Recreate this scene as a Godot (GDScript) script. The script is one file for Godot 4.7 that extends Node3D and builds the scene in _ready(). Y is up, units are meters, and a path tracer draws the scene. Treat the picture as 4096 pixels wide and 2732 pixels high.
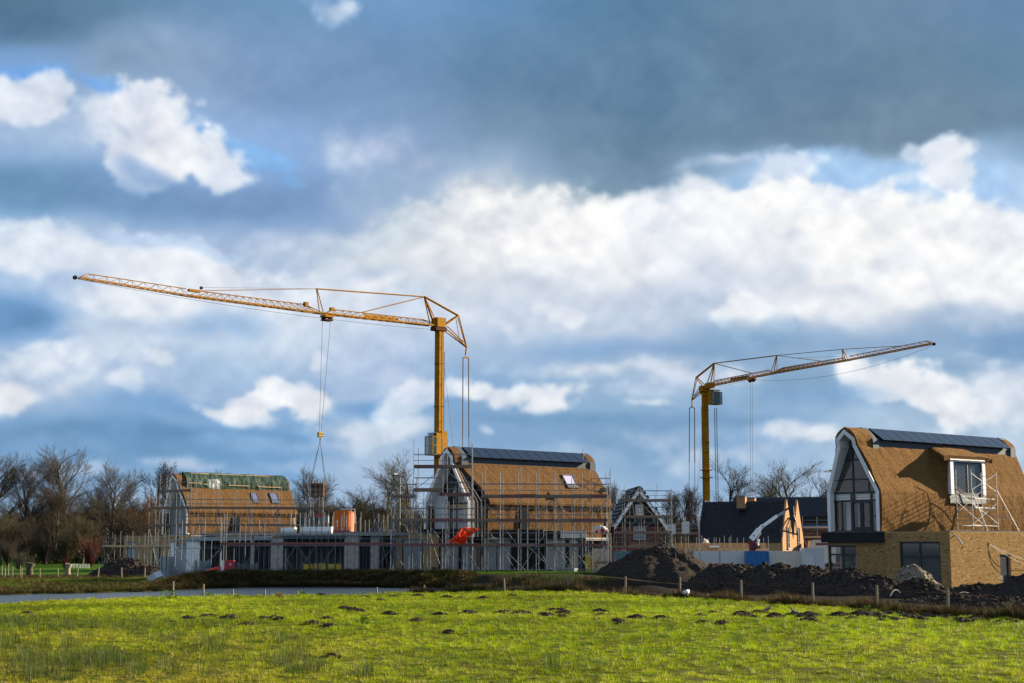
extends Node3D
# A Dutch building site with thatched houses under scaffolding, two mobile tower cranes and a mole-ridden meadow.
# Sizes in metres, y up, the lens looks along -z. A place may be given as a spot on the photograph (u, v, of 4096 x 2732) plus its depth.

const F := 6000.0
const EYE := 2.7
const PITCH := 0.1365
var SKY_GAIN := 1.0

func px(u: float, v: float, z: float) -> Vector3:
	var dx := (u - 2048.0) / F
	var dy := (1366.0 - v) / F
	var t := z / (cos(PITCH) - dy * sin(PITCH))
	return Vector3(dx * t, EYE + (dy * cos(PITCH) + sin(PITCH)) * t, -z)

func gnd(u: float, v: float, y: float) -> Vector3:
	var dx := (u - 2048.0) / F
	var dy := (1366.0 - v) / F
	var t := (y - EYE) / (dy * cos(PITCH) + sin(PITCH))
	return Vector3(dx * t, y, -t * (cos(PITCH) - dy * sin(PITCH)))

func set_camera() -> void:
	var cam := Camera3D.new()
	cam.name = "camera"
	cam.position = Vector3(0, EYE, 0)
	cam.rotation.x = PITCH
	cam.fov = rad_to_deg(2.0 * atan(1366.0 / F))
	cam.near = 0.5
	cam.far = 6000.0
	add_child(cam)

func set_light() -> void:
	var sun := DirectionalLight3D.new()
	sun.name = "sun"
	var az := deg_to_rad(64.0)
	var el := deg_to_rad(18.0)
	var to := Vector3(sin(az) * cos(el), sin(el), -cos(az) * cos(el))
	sun.basis = Basis.looking_at(-to, Vector3.UP)
	sun.light_energy = 1.6
	sun.light_color = Color(1.0, 0.93, 0.80)
	sun.light_angular_distance = 0.5
	sun.shadow_enabled = true
	add_child(sun)
	var we := WorldEnvironment.new()
	we.name = "surroundings"
	var e := Environment.new()
	e.background_mode = Environment.BG_SKY
	e.tonemap_mode = Environment.TONE_MAPPER_LINEAR
	e.tonemap_exposure = 3.4
	e.background_energy_multiplier = 1.0 / 3.4
	e.sdfgi_enabled = true
	e.ssao_enabled = true
	e.ssil_enabled = true
	var pm := PanoramaSkyMaterial.new()
	pm.panorama = ImageTexture.create_from_image(sky_image())
	var sk := Sky.new()
	sk.sky_material = pm
	e.sky = sk
	e.sky_rotation = Vector3(0, PI, 0)
	we.environment = e
	add_child(we)

func noise(freq: float, oct: int, sd: int, type := FastNoiseLite.TYPE_SIMPLEX_SMOOTH) -> FastNoiseLite:
	var n := FastNoiseLite.new()
	n.noise_type = type
	n.frequency = freq
	n.seed = sd
	n.fractal_type = FastNoiseLite.FRACTAL_FBM
	n.fractal_octaves = oct
	n.fractal_gain = 0.5
	return n


# ---- sky: air and clouds, laid out by bearing and height above the horizon -------------------------------------------------
# broad cloud tones, one row for every 2.45 degrees of height (from 21 degrees down), one column for every 4.9 degrees of bearing
const TONES := [
	[[78,122,160],[92,138,180],[103,150,195],[112,157,208],[95,146,202],[82,132,176],[98,138,175],[104,142,180],[100,140,186]],
	[[128,168,218],[138,166,200],[126,160,202],[108,152,202],[98,145,190],[93,138,180],[97,135,170],[102,140,172],[96,140,178]],
	[[165,190,222],[190,208,232],[145,178,222],[150,176,210],[122,154,190],[98,138,170],[112,144,174],[115,145,172],[108,145,176]],
	[[104,152,198],[115,155,202],[126,160,206],[160,184,214],[182,200,220],[130,160,184],[190,216,244],[215,230,247],[188,214,245]],
	[[190,210,236],[208,220,236],[178,198,224],[194,208,222],[234,237,240],[240,243,246],[232,238,246],[247,248,249],[242,245,249]],
	[[140,178,220],[218,228,240],[215,226,240],[212,224,240],[205,216,233],[192,207,227],[200,213,230],[218,226,237],[150,180,210]],
	[[186,203,226],[178,200,227],[160,190,222],[168,192,222],[142,177,214],[162,189,216],[134,168,202],[155,184,212],[205,219,233]],
	[[112,158,204],[108,157,204],[116,163,210],[172,195,220],[132,170,208],[126,166,203],[155,187,219],[180,203,225],[180,203,225]],
	[[152,184,217],[162,189,218],[158,187,218],[164,190,219],[168,191,217],[160,187,216],[165,190,217],[172,195,219],[172,195,219]],
]
# single clouds: place, half width, half height, tilt in degrees, colour, thickness, softness of the edge, raggedness
const CLOUDS := [
	[3350,690,620,105,2,[176,211,246],0.95,0.5,0.5],[2900,800,280,70,-8,[180,213,246],0.9,0.5,0.5],[3960,780,230,150,10,[178,211,246],0.85,0.5,0.5],
	[90,290,230,55,-6,[122,176,238],0.95,0.7,0.5],[420,350,260,42,16,[128,180,240],0.9,0.6,0.6],[720,460,260,50,24,[132,184,241],0.9,0.6,0.6],[1000,590,190,60,28,[140,188,240],0.9,0.6,0.6],[1090,690,90,50,30,[140,190,240],0.6,0.6,0.6],
	[700,250,520,150,14,[146,171,200],0.6,0.8,0.3],[500,260,110,120,20,[128,155,186],0.4,0.8,0.3],[1350,330,700,240,14,[122,156,200],0.5,0.9,0.2],
	[130,80,420,100,-3,[82,126,166],0.7,0.9,0.2],[2650,330,1500,330,2,[94,136,174],0.65,0.9,0.2],[2550,690,520,190,8,[118,150,180],0.75,0.8,0.35],[3600,470,700,140,2,[112,143,171],0.7,0.8,0.3],[2420,790,240,90,12,[118,152,176],0.7,0.7,0.5],
	[160,390,200,95,0,[226,233,244],0.95,0.45,0.7],[60,450,150,60,0,[222,230,242],0.8,0.6,0.6],[420,450,250,90,20,[222,231,243],0.95,0.5,0.7],[640,500,150,130,10,[232,237,245],0.95,0.4,0.7],[570,640,140,95,0,[228,234,243],0.95,0.45,0.6],[400,520,140,70,20,[218,227,240],0.7,0.6,0.6],[690,540,75,120,0,[240,242,247],0.8,0.5,0.6],
	[860,610,72,95,0,[232,238,246],0.95,0.45,0.7],[900,660,80,50,10,[222,232,245],0.6,0.6,0.7],[520,545,70,35,30,[185,202,224],0.6,0.8,0.7],
	[380,780,560,120,4,[116,156,202],0.75,0.8,0.3],[950,790,320,100,6,[122,158,204],0.85,0.7,0.4],[80,760,260,150,4,[104,152,196],0.8,0.8,0.3],[620,690,220,50,16,[128,162,206],0.7,0.8,0.4],
	[1290,40,95,70,30,[190,208,230],0.9,0.6,0.7],[1330,30,50,40,30,[215,227,242],0.7,0.6,0.7],
	[1500,560,260,110,10,[180,196,222],0.7,0.9,0.5],[1330,590,110,120,0,[198,213,235],0.7,0.8,0.6],[1700,640,220,90,20,[176,192,216],0.6,0.9,0.5],
	[1450,720,330,120,0,[158,182,212],0.6,0.9,0.4],[1730,590,130,60,40,[140,168,204],0.5,0.9,0.5],[1280,720,90,70,0,[188,208,235],0.5,0.8,0.6],
	[2000,780,420,100,-4,[206,213,220],0.7,0.9,0.5],[2130,880,480,110,0,[242,243,243],0.9,0.7,0.5],[1900,1000,560,170,-4,[236,238,240],0.75,0.9,0.4],[2350,960,420,160,0,[250,250,250],0.9,0.8,0.4],[2700,850,220,100,-14,[238,242,247],0.85,0.7,0.6],[1560,900,260,120,0,[186,203,220],0.6,0.9,0.4],
	[3080,690,140,110,-10,[226,235,247],0.85,0.7,0.8],[2900,660,260,50,-12,[208,220,236],0.8,0.8,0.5],[3030,780,40,70,0,[238,243,250],0.7,0.6,0.8],
	[3800,640,115,70,-4,[236,241,249],0.95,0.6,0.8],[3830,720,90,70,0,[234,239,248],0.9,0.6,0.8],[3680,610,90,40,10,[225,234,247],0.7,0.7,0.8],[3620,700,110,30,0,[222,233,247],0.6,0.7,0.8],
	[3420,890,430,120,2,[252,252,252],1.0,0.35,0.55],[3080,900,280,75,-16,[246,249,252],0.95,0.4,0.6],[3400,770,150,50,0,[242,246,252],0.9,0.5,0.8],[3540,740,40,50,0,[246,249,252],0.8,0.5,0.8],[3950,900,170,70,-8,[248,250,252],0.95,0.4,0.6],[2850,930,300,90,8,[244,247,251],0.9,0.5,0.5],
	[3500,1030,640,190,2,[252,252,251],0.95,0.6,0.4],[4000,1020,330,150,0,[249,250,251],0.9,0.6,0.4],[2900,1060,420,130,0,[240,243,248],0.8,0.7,0.5],[3180,960,80,50,-20,[205,217,232],0.7,0.8,0.7],[3620,1150,260,90,-2,[247,248,249],0.85,0.6,0.5],
	[3280,1210,230,70,14,[240,243,247],0.8,0.7,0.6],[2930,1290,100,75,0,[244,246,248],0.9,0.6,0.7],[3110,1300,55,35,30,[238,242,247],0.8,0.7,0.8],[3290,1330,60,30,30,[212,223,237],0.7,0.7,0.8],[3000,1180,150,80,0,[232,238,246],0.6,0.8,0.6],
	[2700,1200,420,100,0,[206,217,233],0.6,0.9,0.4],[3150,1130,150,100,10,[206,217,232],0.5,0.9,0.5],[2250,1140,420,110,4,[222,230,240],0.7,0.9,0.5],
	[2200,1230,90,45,10,[236,240,246],0.8,0.7,0.8],[2330,1150,80,40,20,[234,239,246],0.7,0.7,0.8],[2060,1330,60,35,40,[232,238,246],0.7,0.7,0.8],[1980,1240,110,60,-20,[218,227,240],0.6,0.8,0.7],
	[3800,1270,420,110,-6,[150,178,208],0.85,0.9,0.35],[4060,1330,280,140,0,[122,162,204],0.8,0.9,0.3],[3560,1360,560,90,0,[138,171,206],0.8,0.9,0.35],[3000,1380,480,90,0,[130,167,203],0.8,0.9,0.3],[2350,1390,460,85,2,[140,176,215],0.85,0.9,0.35],[2750,1420,360,60,4,[134,170,206],0.8,0.9,0.35],[3700,1440,500,50,2,[126,164,200],0.7,0.9,0.35],
	[400,1040,520,100,4,[230,237,245],0.9,0.6,0.55],[120,1050,210,80,0,[222,232,244],0.8,0.7,0.6],[820,1100,330,110,8,[234,239,246],0.9,0.6,0.6],[560,1180,330,110,0,[232,238,245],0.8,0.7,0.5],[180,1150,240,70,0,[205,220,240],0.6,0.8,0.5],[1300,1160,280,110,0,[226,234,244],0.7,0.8,0.5],[1500,1180,130,70,0,[240,243,248],0.7,0.7,0.6],
	[1250,960,330,80,0,[196,209,226],0.6,0.8,0.5],[560,950,420,36,2,[176,202,236],0.7,0.8,0.5],[900,1010,200,30,10,[184,210,242],0.6,0.8,0.5],
	[70,1300,260,100,-8,[104,154,206],0.95,0.7,0.5],[120,1420,220,50,-8,[118,162,208],0.6,0.8,0.5],[300,1230,120,60,0,[214,226,241],0.6,0.8,0.7],[560,1330,300,60,0,[176,198,226],0.6,0.9,0.5],[860,1330,190,70,-6,[150,183,220],0.8,0.9,0.5],[1000,1300,140,90,0,[150,184,221],0.6,0.9,0.5],
	[330,1450,300,70,-6,[206,219,236],0.8,0.7,0.6],[100,1470,130,80,0,[226,234,244],0.85,0.6,0.7],[80,1590,110,75,0,[240,242,245],0.9,0.6,0.7],[260,1560,90,60,0,[222,230,241],0.7,0.7,0.7],[480,1580,120,50,0,[208,219,236],0.5,0.8,0.6],[660,1480,80,35,0,[232,238,245],0.7,0.7,0.8],[480,1580,60,30,0,[225,232,242],0.7,0.7,0.8],
	[850,1560,330,80,0,[186,204,229],0.5,0.9,0.5],[640,1640,360,60,0,[118,164,212],0.8,0.9,0.4],[960,1590,150,50,-10,[238,241,246],0.9,0.55,0.7],[880,1640,140,34,8,[238,241,246],0.85,0.6,0.7],[1060,1540,90,50,0,[240,243,247],0.9,0.55,0.7],[1250,1610,115,62,0,[244,245,247],0.95,0.5,0.7],[1180,1560,110,45,0,[228,235,245],0.7,0.7,0.7],[820,1605,50,24,0,[132,174,218],0.6,0.8,0.6],[1270,1440,36,50,30,[236,240,246],0.7,0.7,0.7],
	[1480,1470,330,150,0,[188,205,230],0.6,0.9,0.4],[1620,1560,130,60,20,[196,211,232],0.6,0.8,0.6],[1620,1650,400,46,0,[110,160,212],0.85,0.8,0.4],
	[2500,1480,520,55,2,[220,229,240],0.85,0.7,0.6],[2120,1590,250,65,0,[240,243,247],0.9,0.55,0.7],[1760,1620,160,50,-10,[230,236,245],0.8,0.6,0.7],[2230,1640,110,40,0,[242,244,247],0.85,0.6,0.7],[2680,1520,260,50,4,[214,224,238],0.8,0.8,0.6],[2560,1570,260,50,4,[196,212,232],0.6,0.8,0.6],
	[2590,1635,80,14,6,[222,230,240],0.7,0.8,0.8],[3600,1540,280,80,6,[242,244,247],0.95,0.5,0.65],[3780,1600,240,66,2,[240,242,246],0.9,0.55,0.65],[4020,1530,160,120,0,[228,235,244],0.85,0.7,0.6],[3480,1580,90,40,0,[236,240,246],0.7,0.6,0.7],[3220,1600,420,70,0,[136,175,214],0.7,0.9,0.4],[4040,1640,160,60,0,[206,219,235],0.6,0.8,0.6],
	[2300,1710,620,46,2,[118,162,204],0.8,0.9,0.35],[600,1740,760,60,0,[102,153,204],0.8,0.9,0.3],[2950,1720,380,50,2,[122,164,204],0.8,0.9,0.3],
	[1520,1740,330,46,4,[214,224,236],0.85,0.7,0.6],[1350,1780,220,40,0,[200,214,232],0.6,0.8,0.6],[2020,1770,60,26,30,[214,224,237],0.6,0.7,0.8],[170,1800,240,70,4,[134,172,212],0.6,0.9,0.5],[1000,1770,380,40,4,[150,183,218],0.6,0.9,0.5],[2650,1780,300,50,-3,[176,198,222],0.7,0.8,0.5],
	[3180,1770,300,55,5,[222,230,240],0.9,0.65,0.65],[3330,1800,120,40,8,[230,236,243],0.8,0.65,0.7],[3000,1830,150,50,0,[198,212,230],0.6,0.8,0.6],[2760,1850,160,50,0,[200,214,231],0.6,0.8,0.6],[3900,1760,300,60,6,[212,223,237],0.7,0.8,0.5],
	[2480,1190,460,80,2,[194,207,226],0.8,0.9,0.6],[2930,1120,190,80,6,[206,216,231],0.7,0.9,0.7],[3930,1220,300,70,-4,[186,203,224],0.8,0.9,0.6],[2700,1020,110,46,10,[220,227,238],0.6,0.9,0.7],[3230,1110,110,80,14,[206,217,231],0.65,0.9,0.7],[2080,1130,330,52,-3,[204,214,228],0.7,0.9,0.6],[1500,1090,260,60,0,[188,203,224],0.65,0.9,0.6],[3620,1050,120,40,-12,[226,232,240],0.6,0.9,0.7],[2300,1060,130,36,8,[216,224,235],0.6,0.9,0.7],[3420,1180,180,44,6,[204,215,230],0.6,0.9,0.7],
	[3480,1000,130,60,0,[253,253,252],0.8,0.6,0.8],[2330,900,150,60,0,[251,251,250],0.8,0.6,0.8],[2960,1240,90,44,0,[240,243,247],0.7,0.6,0.8],[3740,1130,110,44,0,[248,249,250],0.8,0.6,0.8],
	[620,1860,230,40,0,[196,210,230],0.8,0.7,0.6],[260,1890,260,30,0,[190,206,228],0.7,0.8,0.6],[1150,1860,300,36,0,[172,197,224],0.6,0.8,0.5],[2300,1860,300,40,0,[172,196,220],0.6,0.8,0.5],
]

func sky_image() -> Image:
	var full := Vector2i(4096, 2048)
	# the sky all round: banks of cloud and gaps in the same tones
	var lo := Image.create(1024, 512, false, Image.FORMAT_RGB8)
	var n1 := noise(0.011, 5, 11)
	var n2 := noise(0.03, 4, 12)
	for j in 512:
		var el := (0.5 - (j + 0.5) / 512.0) * 180.0
		for i in 1024:
			if el < -2.0:
				lo.set_pixel(i, j, Color(0.52, 0.55, 0.56))
				continue
			var a := (i + 0.5) / 1024.0 * TAU
			var c := cos(deg_to_rad(el))
			var p := Vector3(cos(a) * c, sin(deg_to_rad(el)) * 2.0, sin(a) * c) * 100.0
			var d := n1.get_noise_3dv(p) + 0.35 * n2.get_noise_3dv(p * 1.3)
			var s := n1.get_noise_3dv(p + Vector3(300, 40, 7))
			var blue := Color8(120, 168, 220).lerp(Color8(150, 190, 232), clampf(1.0 - el / 40.0, 0, 1))
			var cl := Color8(112, 150, 190).lerp(Color8(238, 242, 247), smoothstep(-0.35, 0.4, s))
			lo.set_pixel(i, j, blue.lerp(cl, smoothstep(-0.25, 0.2, d)))
	var im := lo
	im.resize(full.x, full.y, Image.INTERPOLATE_CUBIC)
	# the part of it before the camera, cloud by cloud
	var az0 := -26.0
	var el1 := 29.0
	var step := 360.0 / 4096.0
	var w := int(52.0 / step)
	var h := int(30.5 / step)
	var r := PackedFloat32Array(); r.resize(w * h)
	var g := PackedFloat32Array(); g.resize(w * h)
	var b := PackedFloat32Array(); b.resize(w * h)
	var pu := PackedFloat32Array(); pu.resize(w * h)
	var pv := PackedFloat32Array(); pv.resize(w * h)
	var wa := noise(0.007, 5, 31)
	var wb := noise(0.007, 5, 32)
	var nn := noise(0.012, 6, 33)
	nn.fractal_type = FastNoiseLite.FRACTAL_RIDGED
	nn.fractal_gain = 0.52
	var nw := noise(0.022, 6, 34)
	nw.fractal_gain = 0.6
	var nd := PackedFloat32Array(); nd.resize(w * h)
	var K := rad_to_deg(1.0 / F)
	var cp := cos(PITCH)
	var sp := sin(PITCH)
	for j in h:
		var el := el1 - (j + 0.5) * step
		for i in w:
			var az := az0 + (i + 0.5) * step
			var k := j * w + i
			var x := float(i)
			var y := float(j) * 1.3
			var ce := cos(deg_to_rad(el))
			var dx0 := sin(deg_to_rad(az)) * ce
			var dz0 := cos(deg_to_rad(az)) * ce
			var dy0 := sin(deg_to_rad(el))
			var fw := dz0 * cp + dy0 * sp
			var u := 2048.0 + F * dx0 / fw
			var v := 1366.0 - F * (dy0 * cp - dz0 * sp) / fw
			var wx := wa.get_noise_2d(x, y)
			var wy := wb.get_noise_2d(x, y)
			pu[k] = u + wx * 150.0
			pv[k] = v + wy * 110.0
			nd[k] = -0.42 * nn.get_noise_2d(x + wx * 14.0, y + wy * 14.0) + 0.75 * nw.get_noise_2d(x, y)
			var cu := clampf((u + wx * 260.0) / 512.0, 0.0, 7.999)
			var cv := clampf((v + wy * 130.0) / 256.0, 0.0, 7.999)
			var iu := int(cu)
			var iv := int(cv)
			var fu := smoothstep(0.0, 1.0, cu - iu)
			var fv := smoothstep(0.0, 1.0, cv - iv)
			var t0: Array = TONES[iv]
			var t1: Array = TONES[iv + 1]
			var dd := nd[k] * 6.0
			r[k] = lerpf(lerpf(t0[iu][0], t0[iu + 1][0], fu), lerpf(t1[iu][0], t1[iu + 1][0], fu), fv) + dd
			g[k] = lerpf(lerpf(t0[iu][1], t0[iu + 1][1], fu), lerpf(t1[iu][1], t1[iu + 1][1], fu), fv) + dd * 0.8
			b[k] = lerpf(lerpf(t0[iu][2], t0[iu + 1][2], fu), lerpf(t1[iu][2], t1[iu + 1][2], fu), fv) + dd * 0.6
	var ppx := K / step
	for c in CLOUDS:
		var cu: float = c[0]
		var cv: float = c[1]
		var rx: float = c[2]
		var ry: float = c[3]
		var co := cos(deg_to_rad(c[4]))
		var si := sin(deg_to_rad(c[4]))
		var col: Array = c[5]
		if col[0] > 224:
			rx *= 1.15
			ry *= 1.22
		var a: float = c[6]
		var soft: float = c[7] * (0.85 if c[5][0] > 224 else 1.3)
		var amp: float = c[8] * 1.5
		var m := maxf(rx, ry) if absf(c[4]) > 12.0 else rx
		var my := ry + absf(si) * rx
		var i0 := maxi(0, int(((cu - m * 1.7 - 140.0 - 2048.0) * ppx) - az0 / step))
		var i1 := mini(w - 1, int(((cu + m * 1.7 + 140.0 - 2048.0) * ppx) - az0 / step))
		var j0 := maxi(0, int(el1 / step + (cv - my * 1.7 - 130.0 - 2190.0) * ppx))
		var j1 := mini(h - 1, int(el1 / step + (cv + my * 1.7 + 130.0 - 2190.0) * ppx))
		for j in range(j0, j1 + 1):
			for i in range(i0, i1 + 1):
				var k := j * w + i
				var dx := pu[k] - cu
				var dy := pv[k] - cv
				var ex := (dx * co + dy * si) / rx
				var ey := (dy * co - dx * si) / ry
				var q := ex * ex + ey * ey
				if q > 3.2:
					continue
				var d := 1.0 - sqrt(q) + nd[k] * amp + 0.24
				if d <= 0.0:
					continue
				var al := a * smoothstep(0.0, soft, d)
				r[k] += (col[0] - 2.0 + nd[k] * 22.0 - r[k]) * al
				g[k] += (col[1] - 2.0 + nd[k] * 19.0 - g[k]) * al
				b[k] += (col[2] - 1.0 + nd[k] * 13.0 - b[k]) * al
	# billows: puffs lit from the right, strongest in the bright clouds
	for j in h:
		for i in w:
			var k := j * w + i
			var e := (nd[k] - nd[maxi(k - 6, 0)]) + (nd[k] - nd[mini(k + 5 * w, w * h - 1)])
			var lum := (r[k] + g[k] + b[k]) / 765.0
			var s := e * 12.0 * smoothstep(0.6, 0.88, lum) + e * 3.0
			# the heavy cloud is slate rather than blue
			var dk := smoothstep(0.72, 0.52, lum) * 0.30
			var gm := (r[k] + g[k] + b[k]) / 3.0 * 0.95
			r[k] = lerpf(r[k], gm * 0.93, dk) + s * 1.1
			g[k] = lerpf(g[k], gm * 1.01, dk) + s
			b[k] = lerpf(b[k], gm * 1.06, dk) + s * 0.75
	var cx := full.x / 2
	for j in h:
		var el := el1 - (j + 0.5) * step
		if el < -0.3:
			break
		var row := int((90.0 - el) / step)
		var fe := smoothstep(28.5, 23.5, el)
		for i in w:
			var az := az0 + (i + 0.5) * step
			var fa := fe * smoothstep(26.0, 20.5, absf(az))
			var k := j * w + i
			var to := Color(clampf(r[k] / 255.0, 0, 1), clampf(g[k] / 255.0, 0, 1), clampf(b[k] / 255.0, 0, 1))
			var col := posmod(cx + int(az / step), full.x)
			var was := im.get_pixel(col, row)
			im.set_pixel(col, row, was.lerp(to, fa))
	return im


# ---- helpers -------------------------------------------------------------------------------------------------------------
var M := {}
var taken := {}
var rng := RandomNumberGenerator.new()
var TUBE: ArrayMesh
var CUBE: ArrayMesh

class Mb:
	var v := PackedVector3Array()
	var n := PackedVector3Array()
	var c := PackedColorArray()
	var uv := PackedVector2Array()
	var tint := Color.WHITE
	var tinted := false
	func vert(p: Vector3, nn: Vector3, t := Vector2.ZERO) -> void:
		v.append(p); n.append(nn); uv.append(t)
		if tinted: c.append(tint)
	func tri(a: Vector3, b: Vector3, d: Vector3) -> void:
		var nn := (b - a).cross(d - a).normalized()
		vert(a, nn); vert(d, nn); vert(b, nn)
	# corners counter-clockwise seen from outside
	func quad(a: Vector3, b: Vector3, d: Vector3, e: Vector3) -> void:
		var nn := (d - a).cross(e - b).normalized()
		vert(a, nn); vert(d, nn); vert(b, nn); vert(a, nn); vert(e, nn); vert(d, nn)
	func quadn(a: Vector3, b: Vector3, d: Vector3, e: Vector3, na: Vector3, nb: Vector3, nd: Vector3, ne: Vector3) -> void:
		vert(a, na); vert(d, nd); vert(b, nb); vert(a, na); vert(e, ne); vert(d, nd)
	# a box from a corner and three edges (right-handed x, y, z)
	func block(o: Vector3, x: Vector3, y: Vector3, z: Vector3) -> void:
		if x.cross(y).dot(z) < 0.0:
			var t := x; x = z; z = t
		quad(o, o + y, o + x + y, o + x)
		quad(o + z, o + x + z, o + x + y + z, o + y + z)
		quad(o, o + x, o + x + z, o + z)
		quad(o + y, o + y + z, o + x + y + z, o + x + y)
		quad(o, o + z, o + y + z, o + y)
		quad(o + x, o + x + y, o + x + y + z, o + x + z)
	func box(mid: Vector3, size: Vector3, basis := Basis.IDENTITY) -> void:
		var x := basis.x * size.x; var y := basis.y * size.y; var z := basis.z * size.z
		block(mid - (x + y + z) * 0.5, x, y, z)
	func tube(a: Vector3, b: Vector3, r0: float, r1: float, k := 6, caps := true) -> void:
		var d := (b - a).normalized()
		var s := d.cross(Vector3.UP if absf(d.y) < 0.9 else Vector3.RIGHT).normalized()
		var t := d.cross(s)
		for i in k:
			var a0 := TAU * i / k
			var a1 := TAU * (i + 1) / k
			var n0 := s * cos(a0) + t * sin(a0)
			var n1 := s * cos(a1) + t * sin(a1)
			quadn(a + n0 * r0, a + n1 * r0, b + n1 * r1, b + n0 * r1, n0, n1, n1, n0)
			if caps:
				tri(a + n1 * r0, a + n0 * r0, a)
				tri(b + n0 * r1, b + n1 * r1, b)
	func path(pts: Array, r: float, k := 5) -> void:
		for i in pts.size() - 1: tube(pts[i], pts[i + 1], r, r, k, false)
	# a flat polygon given counter-clockwise (convex), thickened backwards
	func plate(p: Array, back: Vector3) -> void:
		for i in range(1, p.size() - 1):
			tri(p[0], p[i], p[i + 1])
			tri(p[0] + back, p[i + 1] + back, p[i] + back)
		for i in p.size():
			var a: Vector3 = p[i]; var b: Vector3 = p[(i + 1) % p.size()]
			quad(a, a + back, b + back, b)
	func mesh() -> ArrayMesh:
		var arr := []
		arr.resize(Mesh.ARRAY_MAX)
		arr[Mesh.ARRAY_VERTEX] = v
		arr[Mesh.ARRAY_NORMAL] = n
		arr[Mesh.ARRAY_TEX_UV] = uv
		if tinted: arr[Mesh.ARRAY_COLOR] = c
		var m := ArrayMesh.new()
		m.add_surface_from_arrays(Mesh.PRIMITIVE_TRIANGLES, arr)
		return m

func numbered(called: String) -> String:
	if not taken.has(called):
		taken[called] = 0
		return called
	taken[called] += 1
	return "%s_%03d" % [called, taken[called]]

func tag(o: Node, label: String, category: String, group := "") -> void:
	o.set_meta("label", label)
	o.set_meta("category", category)
	if group != "": o.set_meta("group", group)

# a thing: a Node3D at its base; shapes under it are written in world places
func thing(called: String, base: Vector3, label: String, category: String, group := "") -> Node3D:
	var o := Node3D.new()
	o.name = numbered(called)
	add_child(o)
	o.position = base
	tag(o, label, category, group)
	return o

func origin_of(n: Node) -> Vector3:
	var p := Vector3.ZERO
	while n is Node3D and n != self:
		p += n.position
		n = n.get_parent()
	return p

func put(mb: Mb, called: String, m: Material, parent: Node = self) -> MeshInstance3D:
	var o := MeshInstance3D.new()
	o.mesh = mb.mesh()
	o.material_override = null
	o.mesh.surface_set_material(0, m)
	o.name = called
	if parent == self:
		o.name = numbered(called)
		add_child(o)
	else:
		o.position = -origin_of(parent)
		parent.add_child(o, true)
	return o

# a part that is a mesh shared with its likes, set by a transform in world places
func set_piece(parent: Node3D, called: String, mesh: Mesh, m: Material, t: Transform3D) -> MeshInstance3D:
	var o := MeshInstance3D.new()
	o.mesh = mesh
	o.material_override = m
	o.name = called
	t.origin -= origin_of(parent)
	o.transform = t
	parent.add_child(o, true)
	return o

func along(a: Vector3, b: Vector3, w: float, h: float) -> Transform3D:
	var d := b - a
	var y := d.normalized()
	var s := y.cross(Vector3.UP if absf(y.y) < 0.95 else Vector3.RIGHT).normalized()
	var t := s.cross(y)
	return Transform3D(Basis(s * w, d, t * h), (a + b) * 0.5)

func pipe(parent: Node3D, called: String, a: Vector3, b: Vector3, r: float, m: Material) -> MeshInstance3D:
	return set_piece(parent, called, TUBE, m, along(a, b, r, r))

# a bar of rectangular section; w is its level width, h its other width
func bar(parent: Node3D, called: String, a: Vector3, b: Vector3, w: float, h: float, m: Material) -> MeshInstance3D:
	return set_piece(parent, called, CUBE, m, along(a, b, w, h))

func slab(parent: Node3D, called: String, o: Vector3, x: Vector3, y: Vector3, z: Vector3, m: Material) -> MeshInstance3D:
	var mid := o + (x + y + z) * 0.5
	return set_piece(parent, called, CUBE, m, Transform3D(Basis(x, y, z) if x.cross(y).dot(z) > 0.0 else Basis(z, y, x), mid))

func shared_meshes() -> void:
	var t := Mb.new()
	t.tube(Vector3(0, -0.5, 0), Vector3(0, 0.5, 0), 1.0, 1.0, 7, true)
	TUBE = t.mesh()
	var b := Mb.new()
	b.box(Vector3.ZERO, Vector3.ONE)
	CUBE = b.mesh()

# ---- materials -----------------------------------------------------------------------------------------------------------
func lin(r: float, g: float, b: float) -> Color:
	return Color(r, g, b).linear_to_srgb()

func plain(called: String, c: Color, rough := 0.8, metal := 0.0) -> StandardMaterial3D:
	var m := StandardMaterial3D.new()
	m.resource_name = called
	m.albedo_color = c
	m.roughness = rough
	m.metallic = metal
	if rough >= 0.75: m.metallic_specular = 0.12
	elif rough >= 0.55: m.metallic_specular = 0.3
	M[called] = m
	return m

# a colour texture from noise run through a list of [position, colour]
func ramp_tex(size: int, nz: FastNoiseLite, stops: Array, stretch := Vector2.ONE, fine: FastNoiseLite = null, fine_amt := 0.0) -> ImageTexture:
	var src := nz.get_seamless_image(size, size)
	var fi: Image = fine.get_seamless_image(size, size) if fine else null
	if stretch != Vector2.ONE:
		src = stretched(src, size, stretch)
		if fi: fi = stretched(fi, size, stretch)
	var g := Gradient.new()
	g.offsets = PackedFloat32Array(stops.map(func(s): return s[0]))
	g.colors = PackedColorArray(stops.map(func(s): return s[1]))
	var out := Image.create(size, size, true, Image.FORMAT_RGB8)
	for y in size:
		for x in size:
			var t := src.get_pixel(x, y).r
			if fi: t += (fi.get_pixel(x, y).r - 0.5) * fine_amt
			out.set_pixel(x, y, g.sample(clampf(t, 0, 1)))
	out.generate_mipmaps()
	return ImageTexture.create_from_image(out)

func stretched(src: Image, size: int, by: Vector2) -> Image:
	var a := Image.create(size, size, false, Image.FORMAT_L8)
	for y in size:
		for x in size:
			a.set_pixel(x, y, src.get_pixel(int(x * by.x) % size, int(y * by.y) % size))
	return a

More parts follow.
